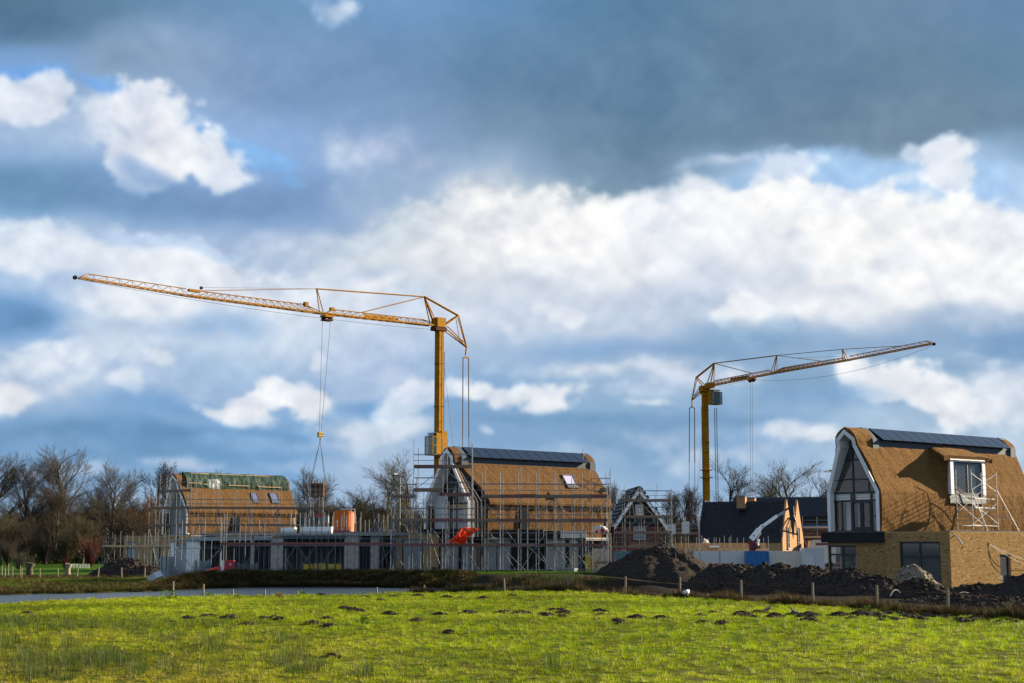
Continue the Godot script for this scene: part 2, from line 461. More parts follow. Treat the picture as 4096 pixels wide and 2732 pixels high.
func bump_tex(size: int, nz: FastNoiseLite, strength: float, stretch := Vector2.ONE) -> ImageTexture:
	var src := nz.get_seamless_image(size, size)
	if stretch != Vector2.ONE: src = stretched(src, size, stretch)
	src.convert(Image.FORMAT_RGBA8)
	src.bump_map_to_normal_map(strength)
	return ImageTexture.create_from_image(src)

func rough_mat(called: String, tex: Texture2D, scale: float, rough: float, bump: Texture2D = null, depth := 1.0, world := true) -> StandardMaterial3D:
	var m := plain(called, Color.WHITE, rough)
	m.albedo_texture = tex
	m.uv1_triplanar = true
	m.uv1_world_triplanar = world
	m.uv1_scale = Vector3.ONE * scale
	if bump:
		m.normal_enabled = true
		m.normal_texture = bump
		m.normal_scale = depth
	return m

func make_materials() -> void:
	var fine := noise(0.09, 4, 5)
	var mid := noise(0.03, 4, 6)
	var grain := noise(0.16, 3, 8)
	# thatch: cut reed ends, honey to umber
	rough_mat("thatch", ramp_tex(512, mid, [[0.15, lin(0.042, 0.020, 0.0075)], [0.45, lin(0.135, 0.070, 0.025)], [0.62, lin(0.195, 0.104, 0.039)], [0.9, lin(0.32, 0.19, 0.085)]], Vector2(2, 1), grain, 0.9), 0.55, 0.95, bump_tex(512, grain, 7.0, Vector2(2, 1)), 1.0)
	rough_mat("thatch_old", ramp_tex(512, mid, [[0.15, lin(0.036, 0.018, 0.008)], [0.45, lin(0.106, 0.056, 0.023)], [0.62, lin(0.15, 0.082, 0.036)], [0.9, lin(0.24, 0.145, 0.073)]], Vector2(2, 1), grain, 0.8), 0.5, 0.95, bump_tex(512, grain, 7.0, Vector2(2, 1)), 1.0)
	rough_mat("soil", ramp_tex(512, mid, [[0.1, lin(0.013, 0.010, 0.009)], [0.5, lin(0.034, 0.027, 0.023)], [0.75, lin(0.055, 0.045, 0.038)], [1.0, lin(0.09, 0.073, 0.06)]], Vector2.ONE, fine, 0.8), 0.35, 1.0, bump_tex(512, fine, 10.0), 1.0)
	rough_mat("sand", ramp_tex(512, mid, [[0.1, lin(0.09, 0.073, 0.056)], [0.5, lin(0.185, 0.152, 0.118)], [1.0, lin(0.29, 0.245, 0.195)]], Vector2.ONE, fine, 0.8), 0.4, 1.0, bump_tex(512, fine, 8.0), 1.0)
	rough_mat("concrete", ramp_tex(256, mid, [[0.2, lin(0.22, 0.21, 0.20)], [0.6, lin(0.31, 0.30, 0.28)], [0.95, lin(0.40, 0.39, 0.37)]], Vector2.ONE, fine, 0.3), 0.3, 0.9)
	rough_mat("block", ramp_tex(256, mid, [[0.2, lin(0.33, 0.29, 0.255)], [0.6, lin(0.42, 0.375, 0.33)], [0.95, lin(0.48, 0.44, 0.40)]], Vector2.ONE, fine, 0.3), 0.3, 0.9)
	# far brickwork, the bricks too small to tell apart: short courses of varied burn
	var course := ramp_tex(256, grain, [[0.15, lin(0.17, 0.10, 0.05)], [0.45, lin(0.36, 0.24, 0.115)], [0.7, lin(0.44, 0.30, 0.15)], [0.95, lin(0.55, 0.42, 0.26)]], Vector2(1, 3))
	rough_mat("far_brick", course, 0.5, 0.95)
	rough_mat("pale_brick", ramp_tex(256, grain, [[0.15, lin(0.25, 0.135, 0.07)], [0.5, lin(0.32, 0.185, 0.10)], [0.95, lin(0.39, 0.25, 0.145)]], Vector2(1, 3)), 0.5, 0.95)
	rough_mat("red_brick", ramp_tex(256, grain, [[0.15, lin(0.07, 0.03, 0.022)], [0.5, lin(0.14, 0.06, 0.042)], [0.95, lin(0.22, 0.11, 0.08)]], Vector2(1, 3)), 0.5, 0.95)
	rough_mat("wood", ramp_tex(256, grain, [[0.1, lin(0.10, 0.06, 0.04)], [0.5, lin(0.22, 0.15, 0.105)], [0.95, lin(0.36, 0.28, 0.21)]], Vector2(1, 5)), 0.4, 0.9)
	rough_mat("red_wood", ramp_tex(256, grain, [[0.1, lin(0.09, 0.03, 0.03)], [0.5, lin(0.20, 0.085, 0.075)], [0.95, lin(0.34, 0.20, 0.17)]], Vector2(1, 5)), 0.4, 0.9)
	rough_mat("fresh_wood", ramp_tex(256, grain, [[0.1, lin(0.38, 0.24, 0.12)], [0.5, lin(0.52, 0.36, 0.20)], [0.95, lin(0.60, 0.45, 0.28)]], Vector2(1, 5)), 0.4, 0.85)
	rough_mat("post_wood", ramp_tex(256, grain, [[0.1, lin(0.10, 0.085, 0.06)], [0.5, lin(0.21, 0.18, 0.13)], [0.95, lin(0.34, 0.30, 0.23)]], Vector2(5, 1)), 1.2, 0.95)
	rough_mat("bark", ramp_tex(256, grain, [[0.1, lin(0.035, 0.028, 0.022)], [0.5, lin(0.075, 0.062, 0.048)], [0.95, lin(0.13, 0.115, 0.09)]], Vector2(3, 1)), 0.5, 1.0)
	for a in [["twig_grey", 0.052, 0.046, 0.036], ["twig_brown", 0.040, 0.033, 0.027], ["twig_red", 0.062, 0.024, 0.020], ["twig_ochre", 0.10, 0.050, 0.018], ["twig_olive", 0.060, 0.053, 0.032], ["hedge", 0.028, 0.034, 0.018]]:
		plain(a[0], lin(a[1], a[2], a[3]), 0.95)
	rough_mat("crane_paint", ramp_tex(256, mid, [[0.1, lin(0.15, 0.058, 0.005)], [0.35, lin(0.29, 0.128, 0.004)], [0.9, lin(0.36, 0.168, 0.005)]], Vector2.ONE, fine, 0.35), 0.25, 0.7)
	M["crane_paint"].metallic_specular = 0.2
	rough_mat("steel", ramp_tex(256, fine, [[0.1, lin(0.105, 0.125, 0.145)], [0.5, lin(0.165, 0.19, 0.215)], [0.95, lin(0.26, 0.29, 0.32)]]), 0.8, 0.6)
	M["steel"].metallic = 0.25
	plain("alu", lin(0.36, 0.37, 0.38), 0.55, 0.4)
	plain("zinc", lin(0.055, 0.072, 0.088), 0.55, 0.1)
	plain("solar", lin(0.010, 0.012, 0.019), 0.28)
	plain("frame", lin(0.012, 0.016, 0.02), 0.5)
	plain("black_cladding", lin(0.013, 0.016, 0.02), 0.55)
	plain("white_paint", lin(0.74, 0.74, 0.75), 0.5)
	plain("render_grey", lin(0.46, 0.46, 0.47), 0.9)
	plain("gable_grey", lin(0.22, 0.225, 0.24), 0.9)
	plain("bare_wall", lin(0.40, 0.385, 0.36), 0.95)
	plain("room", lin(0.46, 0.45, 0.43), 0.95)
	plain("slit_dark", lin(0.014, 0.017, 0.022), 0.9)  # stands in for the dark inside the window slits
	plain("foil_and_dark", lin(0.014, 0.015, 0.017), 0.55)  # black foil, also used for sheets standing in for dark interiors
	var gl := plain("glass", Color(0.50, 0.58, 0.62, 0.16), 0.04)
	gl.transparency = BaseMaterial3D.TRANSPARENCY_ALPHA
	var gt := plain("green_glass", Color(0.10, 0.34, 0.32, 0.36), 0.05)
	gt.transparency = BaseMaterial3D.TRANSPARENCY_ALPHA
	plain("skylight_glass", lin(0.045, 0.055, 0.17), 0.05).clearcoat_enabled = true
	plain("skylight_film", lin(0.38, 0.36, 0.52), 0.3)
	var fo := plain("window_sheet", lin(0.24, 0.25, 0.265), 0.3)
	fo.clearcoat_enabled = true
	plain("rope", lin(0.05, 0.05, 0.055), 0.6)
	plain("rubber", lin(0.02, 0.02, 0.022), 0.8)
	plain("orange_tarp", lin(0.62, 0.085, 0.02), 0.45).backlight_enabled = true
	M["orange_tarp"].backlight = Color(1.0, 0.25, 0.08)
	plain("red_tarp", lin(0.62, 0.028, 0.015), 0.5)
	plain("green_tarp", lin(0.010, 0.030, 0.021), 0.7)
	plain("clear_film", lin(0.15, 0.17, 0.18), 0.5)
	plain("deck_foil", lin(0.34, 0.35, 0.36), 0.7)
	plain("silo_orange", lin(0.66, 0.145, 0.02), 0.55)
	rough_mat("foam_speckled", ramp_tex(128, noise(0.25, 2, 19), [[0.3, lin(0.35, 0.37, 0.4)], [0.55, lin(0.6, 0.62, 0.64)], [0.8, lin(0.75, 0.76, 0.77)]]), 1.5, 0.8)
	plain("foam_white", lin(0.72, 0.72, 0.70), 0.8)
	rough_mat("tile_black", ramp_tex(128, mid, [[0.1, lin(0.010, 0.012, 0.016)], [0.9, lin(0.022, 0.026, 0.034)]]), 0.5, 0.6)
	plain("blue_paint", lin(0.012, 0.13, 0.34), 0.5)
	rough_mat("cream_paint", ramp_tex(256, mid, [[0.1, lin(0.42, 0.34, 0.22)], [0.4, lin(0.60, 0.57, 0.49)], [0.9, lin(0.68, 0.66, 0.60)]], Vector2(6, 1), fine, 0.2), 0.2, 0.6)
	plain("white_panel", lin(0.54, 0.55, 0.56), 0.6)
	plain("dark_red_paint", lin(0.16, 0.012, 0.02), 0.4)
	plain("yellow_film", lin(0.62, 0.42, 0.03), 0.5)
	plain("red_paint", lin(0.42, 0.02, 0.03), 0.5)
	plain("crate_grey", lin(0.20, 0.21, 0.22), 0.8)
	plain("grate", lin(0.30, 0.33, 0.35), 0.6, 0.4)
	plain("black_plastic", lin(0.012, 0.012, 0.013), 0.5)
	plain("blue_plastic", lin(0.02, 0.16, 0.5), 0.5)
	plain("skin", lin(0.42, 0.25, 0.18), 0.6)
	plain("cloth_dark", lin(0.02, 0.022, 0.028), 0.9)
	plain("cloth_white", lin(0.68, 0.68, 0.68), 0.9)
	plain("cloth_red", lin(0.35, 0.02, 0.02), 0.9)
	plain("feather", lin(0.15, 0.125, 0.10), 0.9)
	plain("hair", lin(0.03, 0.02, 0.015), 0.9)
	plain("rust", lin(0.10, 0.045, 0.025), 0.9)
	plain("leaf_litter", lin(0.42, 0.20, 0.09), 0.9)
	for a in [["grass", 0.6], ["reed", 0.9], ["leaf", 0.7]]:
		var m := plain(a[0], Color.WHITE, a[1])
		m.vertex_color_use_as_albedo = true
		m.backlight_enabled = true
		m.backlight = Color(0.85, 0.95, 0.4) if a[0] != "reed" else Color(0.3, 0.3, 0.25)


# ---- the lie of the land ---------------------------------------------------------------------------------------------------
const EDGE := [[-900,2448],[0,2413],[350,2398],[700,2385],[1300,2379],[1750,2370],[2000,2362],[2271,2366],[2720,2388],[3250,2422],[3790,2462],[4096,2478],[5200,2530]]
const SHORE := [[-900,2394],[0,2381],[300,2375],[600,2368],[760,2361],[870,2354],[1100,2350],[1500,2350],[1750,2355],[2100,2360]]
const WATER := -0.25
var n_big: FastNoiseLite
var n_mid: FastNoiseLite
var n_fine: FastNoiseLite

func table(t: Array, u: float) -> float:
	if u <= t[0][0]: return t[0][1]
	for i in t.size() - 1:
		if u < t[i + 1][0]:
			return lerpf(t[i][1], t[i + 1][1], smoothstep(0.0, 1.0, (u - t[i][0]) / float(t[i + 1][0] - t[i][0])))
	return t[-1][1]

var edge_z := PackedFloat32Array()
var shore_z := PackedFloat32Array()
func prepare_land() -> void:
	n_big = noise(0.03, 3, 41)
	n_mid = noise(0.16, 3, 42)
	n_fine = noise(0.7, 3, 43)
	for k in 131:
		var u := -1200.0 + k * 50.0
		edge_z.append(-gnd(u, table(EDGE, u), 0.0).z)
		shore_z.append(-gnd(u, table(SHORE, u), WATER).z)

func at_u(t: PackedFloat32Array, u: float) -> float:
	var k := clampf((u + 1200.0) / 50.0, 0.0, 129.99)
	return lerpf(t[int(k)], t[int(k) + 1], k - int(k))

func u_of(x: float, z: float) -> float:
	return 2048.0 + F * x / maxf(-z, 1.0) / 1.01

func site_level(u: float, zz: float) -> float:
	var l := smoothstep(560.0, 900.0, u) * 0.8
	l = lerpf(l, -0.1, smoothstep(2250.0, 2900.0, u))
	return lerpf(l, 0.35, smoothstep(190.0, 260.0, zz))

func height(x: float, z: float) -> float:
	var zz := -z
	var u := u_of(x, z)
	var m := n_big.get_noise_2d(x, z) * 0.10 + n_mid.get_noise_2d(x, z) * 0.055 + n_fine.get_noise_2d(x, z) * 0.03
	if zz < 25.0: return m
	var ze := at_u(edge_z, u) + n_mid.get_noise_2d(x * 2.0, z) * 0.8
	if zz <= ze: return m
	var s := zz - ze
	var lev := site_level(u, zz) + n_mid.get_noise_2d(x, z) * 0.10 + n_fine.get_noise_2d(x, z) * 0.04
	var wet := 1.0 - smoothstep(1750.0, 2150.0, u)
	# right: a ditch with rough grass, then up to the site
	var dry := lerpf(m, -0.55, smoothstep(0.0, 3.0, s))
	dry = lerpf(dry, lev, smoothstep(4.0, 11.0, s))
	if wet <= 0.0: return dry
	var zs := maxf(at_u(shore_z, u) + n_mid.get_noise_2d(x * 3.0, z * 3.0) * 0.9, ze + 4.0)
	var pond := lerpf(m, -1.0, smoothstep(0.0, 4.0, s))
	pond = lerpf(pond, WATER + 0.06, smoothstep(zs - 1.2, zs, zz))
	pond = lerpf(pond, lev, smoothstep(zs, zs + 4.0, zz))
	return lerpf(dry, pond, wet)

func lines(from: float, to: float, stops: Array) -> PackedFloat32Array:
	var out := PackedFloat32Array()
	var p := from
	while p < to:
		out.append(p)
		var st: float = stops[-1][1]
		for s in stops:
			if p < s[0]:
				st = s[1]
				break
		p += st
	out.append(to)
	return out

func ground_color(x: float, z: float, y: float) -> Color:
	var zz := -z
	var u := u_of(x, z)
	var ze := at_u(edge_z, u)
	var nz := n_mid.get_noise_2d(x * 1.7, z * 1.7) + 0.6 * n_fine.get_noise_2d(x, z)
	var green := Color(0.085, 0.12, 0.012).lerp(Color(0.12, 0.11, 0.03), clampf(0.5 + nz, 0, 1))
	if zz < ze - 0.5: return green
	var earth := Color(0.026, 0.021, 0.018).lerp(Color(0.05, 0.041, 0.033), clampf(0.4 + nz, 0, 1))
	var bank := Color(0.05, 0.07, 0.012).lerp(Color(0.055, 0.04, 0.018), clampf(0.5 + nz * 1.5, 0, 1))
	var field := Color(0.07, 0.15, 0.018)
	var c := earth
	if u < 640.0:
		c = bank if zz < 152.0 else field
		c = c.lerp(earth, smoothstep(430.0, 560.0, u) * smoothstep(118.0, 128.0, zz))
	elif zz < 119.0 and u > 1650.0 and u < 2450.0:
		c = bank.lerp(earth, clampf(0.5 + nz * 1.6, 0, 1))
		if zz > 114.0 and u > 1700.0: c = c.lerp(Color(0.05, 0.14, 0.015), smoothstep(-0.1, 0.3, nz + 0.25))
	elif u >= 2450.0 and zz < ze + 8.0:
		c = bank.lerp(earth, clampf(0.55 + nz, 0, 1))
	if zz > 330.0: c = Color(0.06, 0.09, 0.03)
	return c

func build_ground() -> void:
	var xs := lines(-1600.0, 1600.0, [[-400.0, 200.0], [-90.0, 25.0], [-52.0, 4.0], [52.0, 0.7], [90.0, 4.0], [400.0, 25.0], [1600.0, 200.0]])
	var zs := lines(-60.0, 3200.0, [[10.0, 10.0], [26.0, 2.0], [135.0, 0.7], [260.0, 4.0], [500.0, 30.0], [3200.0, 300.0]])
	var v := PackedVector3Array()
	var c := PackedColorArray()
	var idx := PackedInt32Array()
	var w := xs.size()
	for zz in zs:
		for x in xs:
			var y := height(x, -zz)
			v.append(Vector3(x, y, -zz))
			c.append(ground_color(x, -zz, y))
	var n := PackedVector3Array()
	for j in zs.size():
		for i in w:
			var a := v[j * w + maxi(i - 1, 0)]
			var b := v[j * w + mini(i + 1, w - 1)]
			var d := v[maxi(j - 1, 0) * w + i]
			var e := v[mini(j + 1, zs.size() - 1) * w + i]
			n.append((b - a).cross(e - d).normalized())
			if j + 1 < zs.size() and i + 1 < w:
				var k := j * w + i
				idx.append_array([k, k + w, k + 1, k + 1, k + w, k + w + 1])
	for k in n.size():
		if n[k].y < 0: n[k] = -n[k]
	var arr := []
	arr.resize(Mesh.ARRAY_MAX)
	arr[Mesh.ARRAY_VERTEX] = v
	arr[Mesh.ARRAY_NORMAL] = n
	arr[Mesh.ARRAY_COLOR] = c
	arr[Mesh.ARRAY_INDEX] = idx
	var me := ArrayMesh.new()
	me.add_surface_from_arrays(Mesh.PRIMITIVE_TRIANGLES, arr)
	var m := plain("ground", Color.WHITE, 1.0)
	m.vertex_color_use_as_albedo = true
	m.albedo_texture = ramp_tex(512, noise(0.05, 4, 71), [[0.1, Color(0.55, 0.55, 0.55)], [0.9, Color(1, 1, 1)]], Vector2.ONE, noise(0.2, 3, 72), 0.8)
	m.uv1_triplanar = true
	m.uv1_world_triplanar = true
	m.uv1_scale = Vector3.ONE * 0.4
	m.normal_enabled = true
	m.normal_texture = bump_tex(512, noise(0.1, 4, 73), 8.0)
	me.surface_set_material(0, m)
	var o := MeshInstance3D.new()
	o.name = "ground"
	o.mesh = me
	o.set_meta("kind", "structure")
	add_child(o)
	# the pond
	var pb := Mb.new()
	var u := -1200.0
	while u < 2200.0:
		var a := Vector3.ZERO
		var q := []
		for uu in [u, u + 50.0]:
			var z0 := at_u(edge_z, uu) + 0.5
			var z1 := at_u(shore_z, uu) + 4.0
			for zz in [z0, z1]: q.append(Vector3((uu - 2048.0) / F * zz * 1.01, WATER, -zz))
		pb.quad(q[0], q[2], q[3], q[1])
		u += 50.0
	var wm := plain("water", lin(0.05, 0.07, 0.09), 0.2)
	wm.normal_enabled = true
	wm.normal_texture = bump_tex(512, noise(0.045, 4, 75), 5.0, Vector2(1, 2))
	wm.normal_scale = 2.5
	wm.uv1_triplanar = true
	wm.uv1_world_triplanar = true
	wm.uv1_scale = Vector3.ONE * 0.5
	put(pb, "pond_water", wm).set_meta("kind", "structure")


# ---- plants --------------------------------------------------------------------------------------------------------------
func blade(mb: Mb, at: Vector3, lean: Vector3, h: float, w: float, side: Vector3) -> void:
	var m := at + lean * 0.35 + Vector3.UP * h * 0.6
	var t := at + lean + Vector3.UP * h * (0.92 - lean.length() / h * 0.3)
	var s := side * w * 0.5
	var nn := (side.cross(Vector3.UP) + Vector3.UP * 0.9).normalized()
	mb.quadn(at - s, at + s, m + s * 0.7, m - s * 0.7, nn, nn, nn, nn)
	mb.vert(m - s * 0.7, nn); mb.vert(t, nn); mb.vert(m + s * 0.7, nn)

func tuft(blades: int, spread: float, h: float, w: float, bend: float) -> ArrayMesh:
	var mb := Mb.new()
	mb.tinted = true
	for i in blades:
		var a := rng.randf() * TAU
		var r := sqrt(rng.randf()) * spread
		var hh := h * rng.randf_range(0.55, 1.15)
		var o := a + rng.randf_range(-0.8, 0.8)
		var k := rng.randf_range(0.7, 1.25)
		mb.tint = Color(k, k * rng.randf_range(0.92, 1.05), k * rng.randf_range(0.6, 1.2))
		blade(mb, Vector3(cos(a) * r, -0.01, sin(a) * r), Vector3(cos(o), 0, sin(o)) * hh * bend * rng.randf_range(0.3, 1.3), hh, w, Vector3(cos(o + 1.57 + rng.randf_range(-1, 1)), 0, sin(o + 1.57 + rng.randf_range(-1, 1))))
	return mb.mesh()

func scatter(called: String, mesh: Mesh, m: Material, places: Array, tints: Array) -> MultiMeshInstance3D:
	var mm := MultiMesh.new()
	mm.transform_format = MultiMesh.TRANSFORM_3D
	mm.use_colors = true
	mm.mesh = mesh
	mm.instance_count = places.size()
	for i in places.size():
		mm.set_instance_transform(i, places[i])
		mm.set_instance_color(i, tints[i])
	mesh.surface_set_material(0, m)
	var o := MultiMeshInstance3D.new()
	o.multimesh = mm
	o.name = numbered(called)
	o.set_meta("kind", "stuff")
	add_child(o)
	return o

func spot(u: float, zz: float) -> Vector3:
	var x := (u - 2048.0) / F * zz * 1.01
	return Vector3(x, height(x, -zz), -zz)

func turned(at: Vector3, sx: float, sy: float) -> Transform3D:
	return Transform3D(Basis(Vector3.UP, rng.randf() * TAU).scaled(Vector3(sx, sy, sx)), at)

var n_patch: FastNoiseLite
func build_meadow() -> void:
	n_patch = noise(0.09, 4, 61)
	var n_tone := noise(0.35, 3, 62)
	var n_clump := noise(1.5, 2, 63)
	var kinds := [tuft(26, 0.13, 0.054, 0.009, 1.2), tuft(24, 0.16, 0.042, 0.010, 1.5), tuft(18, 0.10, 0.088, 0.009, 0.9)]
	var places := [[], [], []]
	var tints := [[], [], []]
	var bands := [[27.0, 36.0, 85.0, 0.92], [36.0, 48.0, 62.0, 1.05], [48.0, 64.0, 42.0, 1.25], [64.0, 82.0, 27.0, 1.5], [82.0, 104.0, 20.0, 1.7]]
	for b in bands:
		var count := int(b[2] * (b[1] * b[1] - b[0] * b[0]) * 0.5 * 4560.0 / F)
		for i in count:
			var zz := sqrt(lerpf(b[0] * b[0], b[1] * b[1], rng.randf()))
			var u := rng.randf_range(-260.0, 4300.0)
			if zz > at_u(edge_z, u) + 0.5: continue
			var p := spot(u, zz)
			var t := n_tone.get_noise_2d(p.x, p.z)
			var q := n_patch.get_noise_2d(p.x, p.z * 0.6)
			var nc := n_clump.get_noise_2d(p.x, p.z * 0.7)
			# the near left corner is rough and half withered
			var wither := smoothstep(2000.0, 300.0, u) * smoothstep(56.0, 36.0, zz) * 0.75 + smoothstep(40.0, 30.0, zz) * 0.2
			wither = clampf(wither + q * 0.9 + t * 0.35 - 0.05, 0.0, 1.0)
			var col := Color(0.225, 0.25, 0.009).lerp(Color(0.115, 0.18, 0.008), clampf(0.35 + t * 1.0 - nc * 1.1, 0, 1))
			col = col.lerp(Color(0.20, 0.15, 0.032), wither * 0.75)
			if rng.randf() < 0.05 + wither * 0.10: col = Color(0.26, 0.20, 0.07)
			col = col * rng.randf_range(0.8, 1.2) * clampf(1.14 + q * 0.7 + n_tone.get_noise_2d(p.x * 0.3 + 50.0, p.z * 0.3) * 0.5, 0.7, 1.5)
			var k := 2 if (nc > 0.3 and rng.randf() < 0.6) else (0 if rng.randf() < 0.6 else 1)
			var hum := clampf(0.85 + t * 0.6 + nc * lerpf(1.9, 1.1, smoothstep(45.0, 75.0, zz)), 0.3, 2.2)
			places[k].append(turned(p, b[3] * rng.randf_range(0.8, 1.25), b[3] * rng.randf_range(0.8, 1.2) * hum))
			tints[k].append(col)
	for k in 3:
		var g := scatter("meadow_grass", kinds[k], M.grass, places[k], tints[k])
		tag(g, ["short green grass covering the whole meadow", "flat trampled green grass across the meadow", "taller grass tussocks standing up in the meadow"][k], "grass")
	# rushes in the near left corner and a few more
	var rush := tuft(34, 0.16, 0.42, 0.007, 0.35)
	var rp := []
	var rt := []
	for c in [[60, 2505, 60, 10], [170, 2520, 90, 14], [330, 2505, 80, 10], [90, 2640, 60, 8], [300, 2650, 80, 14], [420, 2655, 70, 12], [180, 2700, 90, 12], [560, 2510, 100, 8], [720, 2560, 110, 8], [250, 2590, 120, 8], [1160, 2650, 60, 8], [1240, 2690, 50, 7], [1110, 2570, 60, 5], [860, 2580, 60, 5], [640, 2690, 90, 6], [1480, 2700, 60, 4], [30, 2580, 40, 5], [2250, 2690, 80, 3], [3260, 2610, 100, 3], [930, 2500, 90, 5]]:
		for i in int(c[3] * 2.2):
			var g := gnd(c[0] + rng.randfn() * c[2], c[1] + rng.randfn() * 14.0, 0.0)
			g.y = height(g.x, g.z)
			rp.append(turned(g, rng.randf_range(0.7, 1.2), rng.randf_range(0.6, 1.25)))
			rt.append(Color(0.06, 0.09, 0.04).lerp(Color(0.13, 0.125, 0.06), rng.randf()))
	tag(scatter("rushes", rush, M.grass, rp, rt), "blue green rushes in loose clumps in the near meadow corner", "rushes")
	# withered sedge and reed along the ditch and the banks
	var sedge := tuft(26, 0.22, 0.55, 0.012, 0.45)
	rp = []; rt = []
	for i in 12500:
		var u := rng.randf_range(1650.0, 4300.0)
		var ze := at_u(edge_z, u)
		var zz := ze + rng.randf_range(0.4, 6.0) * (1.0 if rng.randf() < 0.8 else 1.7)
		var p := spot(u, zz)
		var q := n_patch.get_noise_2d(p.x * 2.0, p.z * 2.0)
		if q < -0.28: continue
		if zz > ze + 6.0 and u > 2450.0: continue
		rp.append(turned(p, rng.randf_range(0.7, 1.3), rng.randf_range(0.5, 1.15) * (1.0 + q)))
		rt.append(Color(0.085, 0.055, 0.028).lerp(Color(0.16, 0.11, 0.06), rng.randf()) if rng.randf() < 0.86 else Color(0.07, 0.095, 0.02))
	tag(scatter("ditch_sedge", sedge, M.reed, rp, rt), "withered brown sedge along the ditch behind the meadow", "sedge")
	rp = []; rt = []
	for i in 6500:
		var u := rng.randf_range(-300.0, 1900.0)
		var zs := at_u(shore_z, u)
		var deep := 42.0 if u < 620.0 else 4.0
		var zz := zs + 0.3 + pow(rng.randf(), 1.4) * deep
		var p := spot(u, zz)
		var q := n_patch.get_noise_2d(p.x * 1.5, p.z * 1.5)
		var near := zz < zs + 5.0
		if not near and absf(zz - 131.0) > 4.0 and q < 0.12: continue
		rp.append(turned(p, rng.randf_range(0.9, 1.6), rng.randf_range(0.35, 0.9)))
		rt.append((Color(0.085, 0.085, 0.028) if rng.randf() < 0.55 else Color(0.12, 0.075, 0.04)) * rng.randf_range(0.7, 1.2))
	tag(scatter("bank_sedge", sedge, M.reed, rp, rt), "olive and brown sedge on the far bank of the pond", "sedge")
	# low bank turf across the water
	var bank := tuft(20, 0.3, 0.14, 0.016, 0.8)
	rp = []; rt = []
	for i in 9000:
		var u := rng.randf_range(-300.0, 700.0)
		var zz := at_u(shore_z, u) + 1.0 + rng.randf() * 34.0
		rp.append(turned(spot(u, zz), 1.6, rng.randf_range(1.0, 1.6)))
		rt.append(Color(0.085, 0.135, 0.012).lerp(Color(0.12, 0.125, 0.022), rng.randf()))
	for i in 2600:
		var u := rng.randf_range(1680.0, 2460.0)
		rp.append(turned(spot(u, rng.randf_range(112.5, 118.0)), 1.3, rng.randf_range(0.8, 1.3)))
		rt.append(Color(0.05, 0.13, 0.012).lerp(Color(0.09, 0.13, 0.02), rng.randf()))
	tag(scatter("bank_grass", bank, M.grass, rp, rt), "short turf on the far bank and before the scaffold", "grass")
	# fallen oak leaves
	var lf := Mb.new()
	lf.tinted = true
	var q := [Vector3(-0.04, 0, 0), Vector3(-0.01, 0.012, 0.028), Vector3(0.05, 0.02, 0.012), Vector3(0.055, 0.03, -0.012), Vector3(0, 0.008, -0.03)]
	for i in range(1, 4): lf.tri(q[0], q[i], q[i + 1])
	rp = []; rt = []
	for i in 650:
		var zz := 27.0 + pow(rng.randf(), 1.7) * 30.0
		var p := spot(rng.randf_range(-200.0, 4300.0) if rng.randf() < 0.4 else rng.randf_range(-100.0, 1900.0), zz)
		p.y += rng.randf_range(0.03, 0.08)
		rp.append(Transform3D(Basis.from_euler(Vector3(rng.randf_range(-0.9, 0.9), rng.randf() * TAU, rng.randf_range(-0.9, 0.9))).scaled(Vector3.ONE * rng.randf_range(0.5, 1.1)), p))
		rt.append(Color(0.36, 0.21, 0.12).lerp(Color(0.20, 0.085, 0.04), rng.randf()))
	tag(scatter("fallen_leaves", lf.mesh(), M.leaf, rp, rt), "curled tan oak leaves blown over the near grass", "leaves")

# ---- molehills -----------------------------------------------------------------------------------------------------------
const HILLS := [[2398,2443,1.0],[2406,2456,.8],[2547,2469,1.2],[2643,2473,1.0],[2472,2482,.8],[2484,2494,.7],[2740,2459,.6],[2799,2460,.7],[2851,2448,.9],[2810,2496,.8],[2888,2501,1.1],[2966,2453,1.3],[2989,2464,1.3],[2960,2459,1.0],[3033,2449,1.2],[3100,2462,1.2],[3086,2466,.9],[3179,2457,1.3],[3222,2466,1.3],[3257,2462,1.0],[3234,2451,.8],[3239,2486,1.3],[3358,2460,1.5],[3456,2450,1.8],[3462,2462,1.5],[3440,2455,1.2],[3508,2460,1.3],[3538,2445,1.0],[3582,2453,1.5],[3600,2450,1.0],[3635,2462,1.4],[3668,2475,1.5],[3709,2457,1.2],[3720,2459,.9],[3753,2460,.7],[3790,2464,1.0],[3843,2468,.8],[3843,2481,1.2],[3891,2469,.9],[3910,2477,.9],[3924,2468,.9],[4036,2481,1.1],[4006,2484,.9],[3405,2475,.8],[3538,2470,.9],[3575,2476,.9],[3523,2482,.8],
	[109,2457,.9],[747,2478,1.1],[827,2468,1.0],[845,2465,.8],[919,2478,1.2],[984,2498,1.0],[1052,2478,.8],[1096,2473,1.0],[1120,2480,.9],[1253,2497,1.1],[1317,2507,1.0],[1310,2476,.9],[1556,2456,1.1],[1375,2437,1.0],[1406,2443,1.2],[1436,2446,.9],[1460,2388,1.1],[1519,2398,1.0],[1283,2378,1.0],[1327,2623,.9],[1580,2383,.9],[1565,2385,.8],
	[1674,2381,1.1],[1786,2386,1.1],[1842,2392,.9],[1934,2390,1.2],[1950,2388,.8],[2044,2382,.9],[1871,2451,1.3],[1757,2456,1.1],[2014,2450,1.3],[2083,2454,1.3],[2178,2462,1.4],[2210,2440,1.0],[2242,2438,1.0],[2258,2452,1.2],[2242,2469,1.0],[2125,2462,.8],[2396,2443,.8],[1666,2480,1.0],[1796,2531,.9],[2465,2480,.9],[2640,2472,.7]]

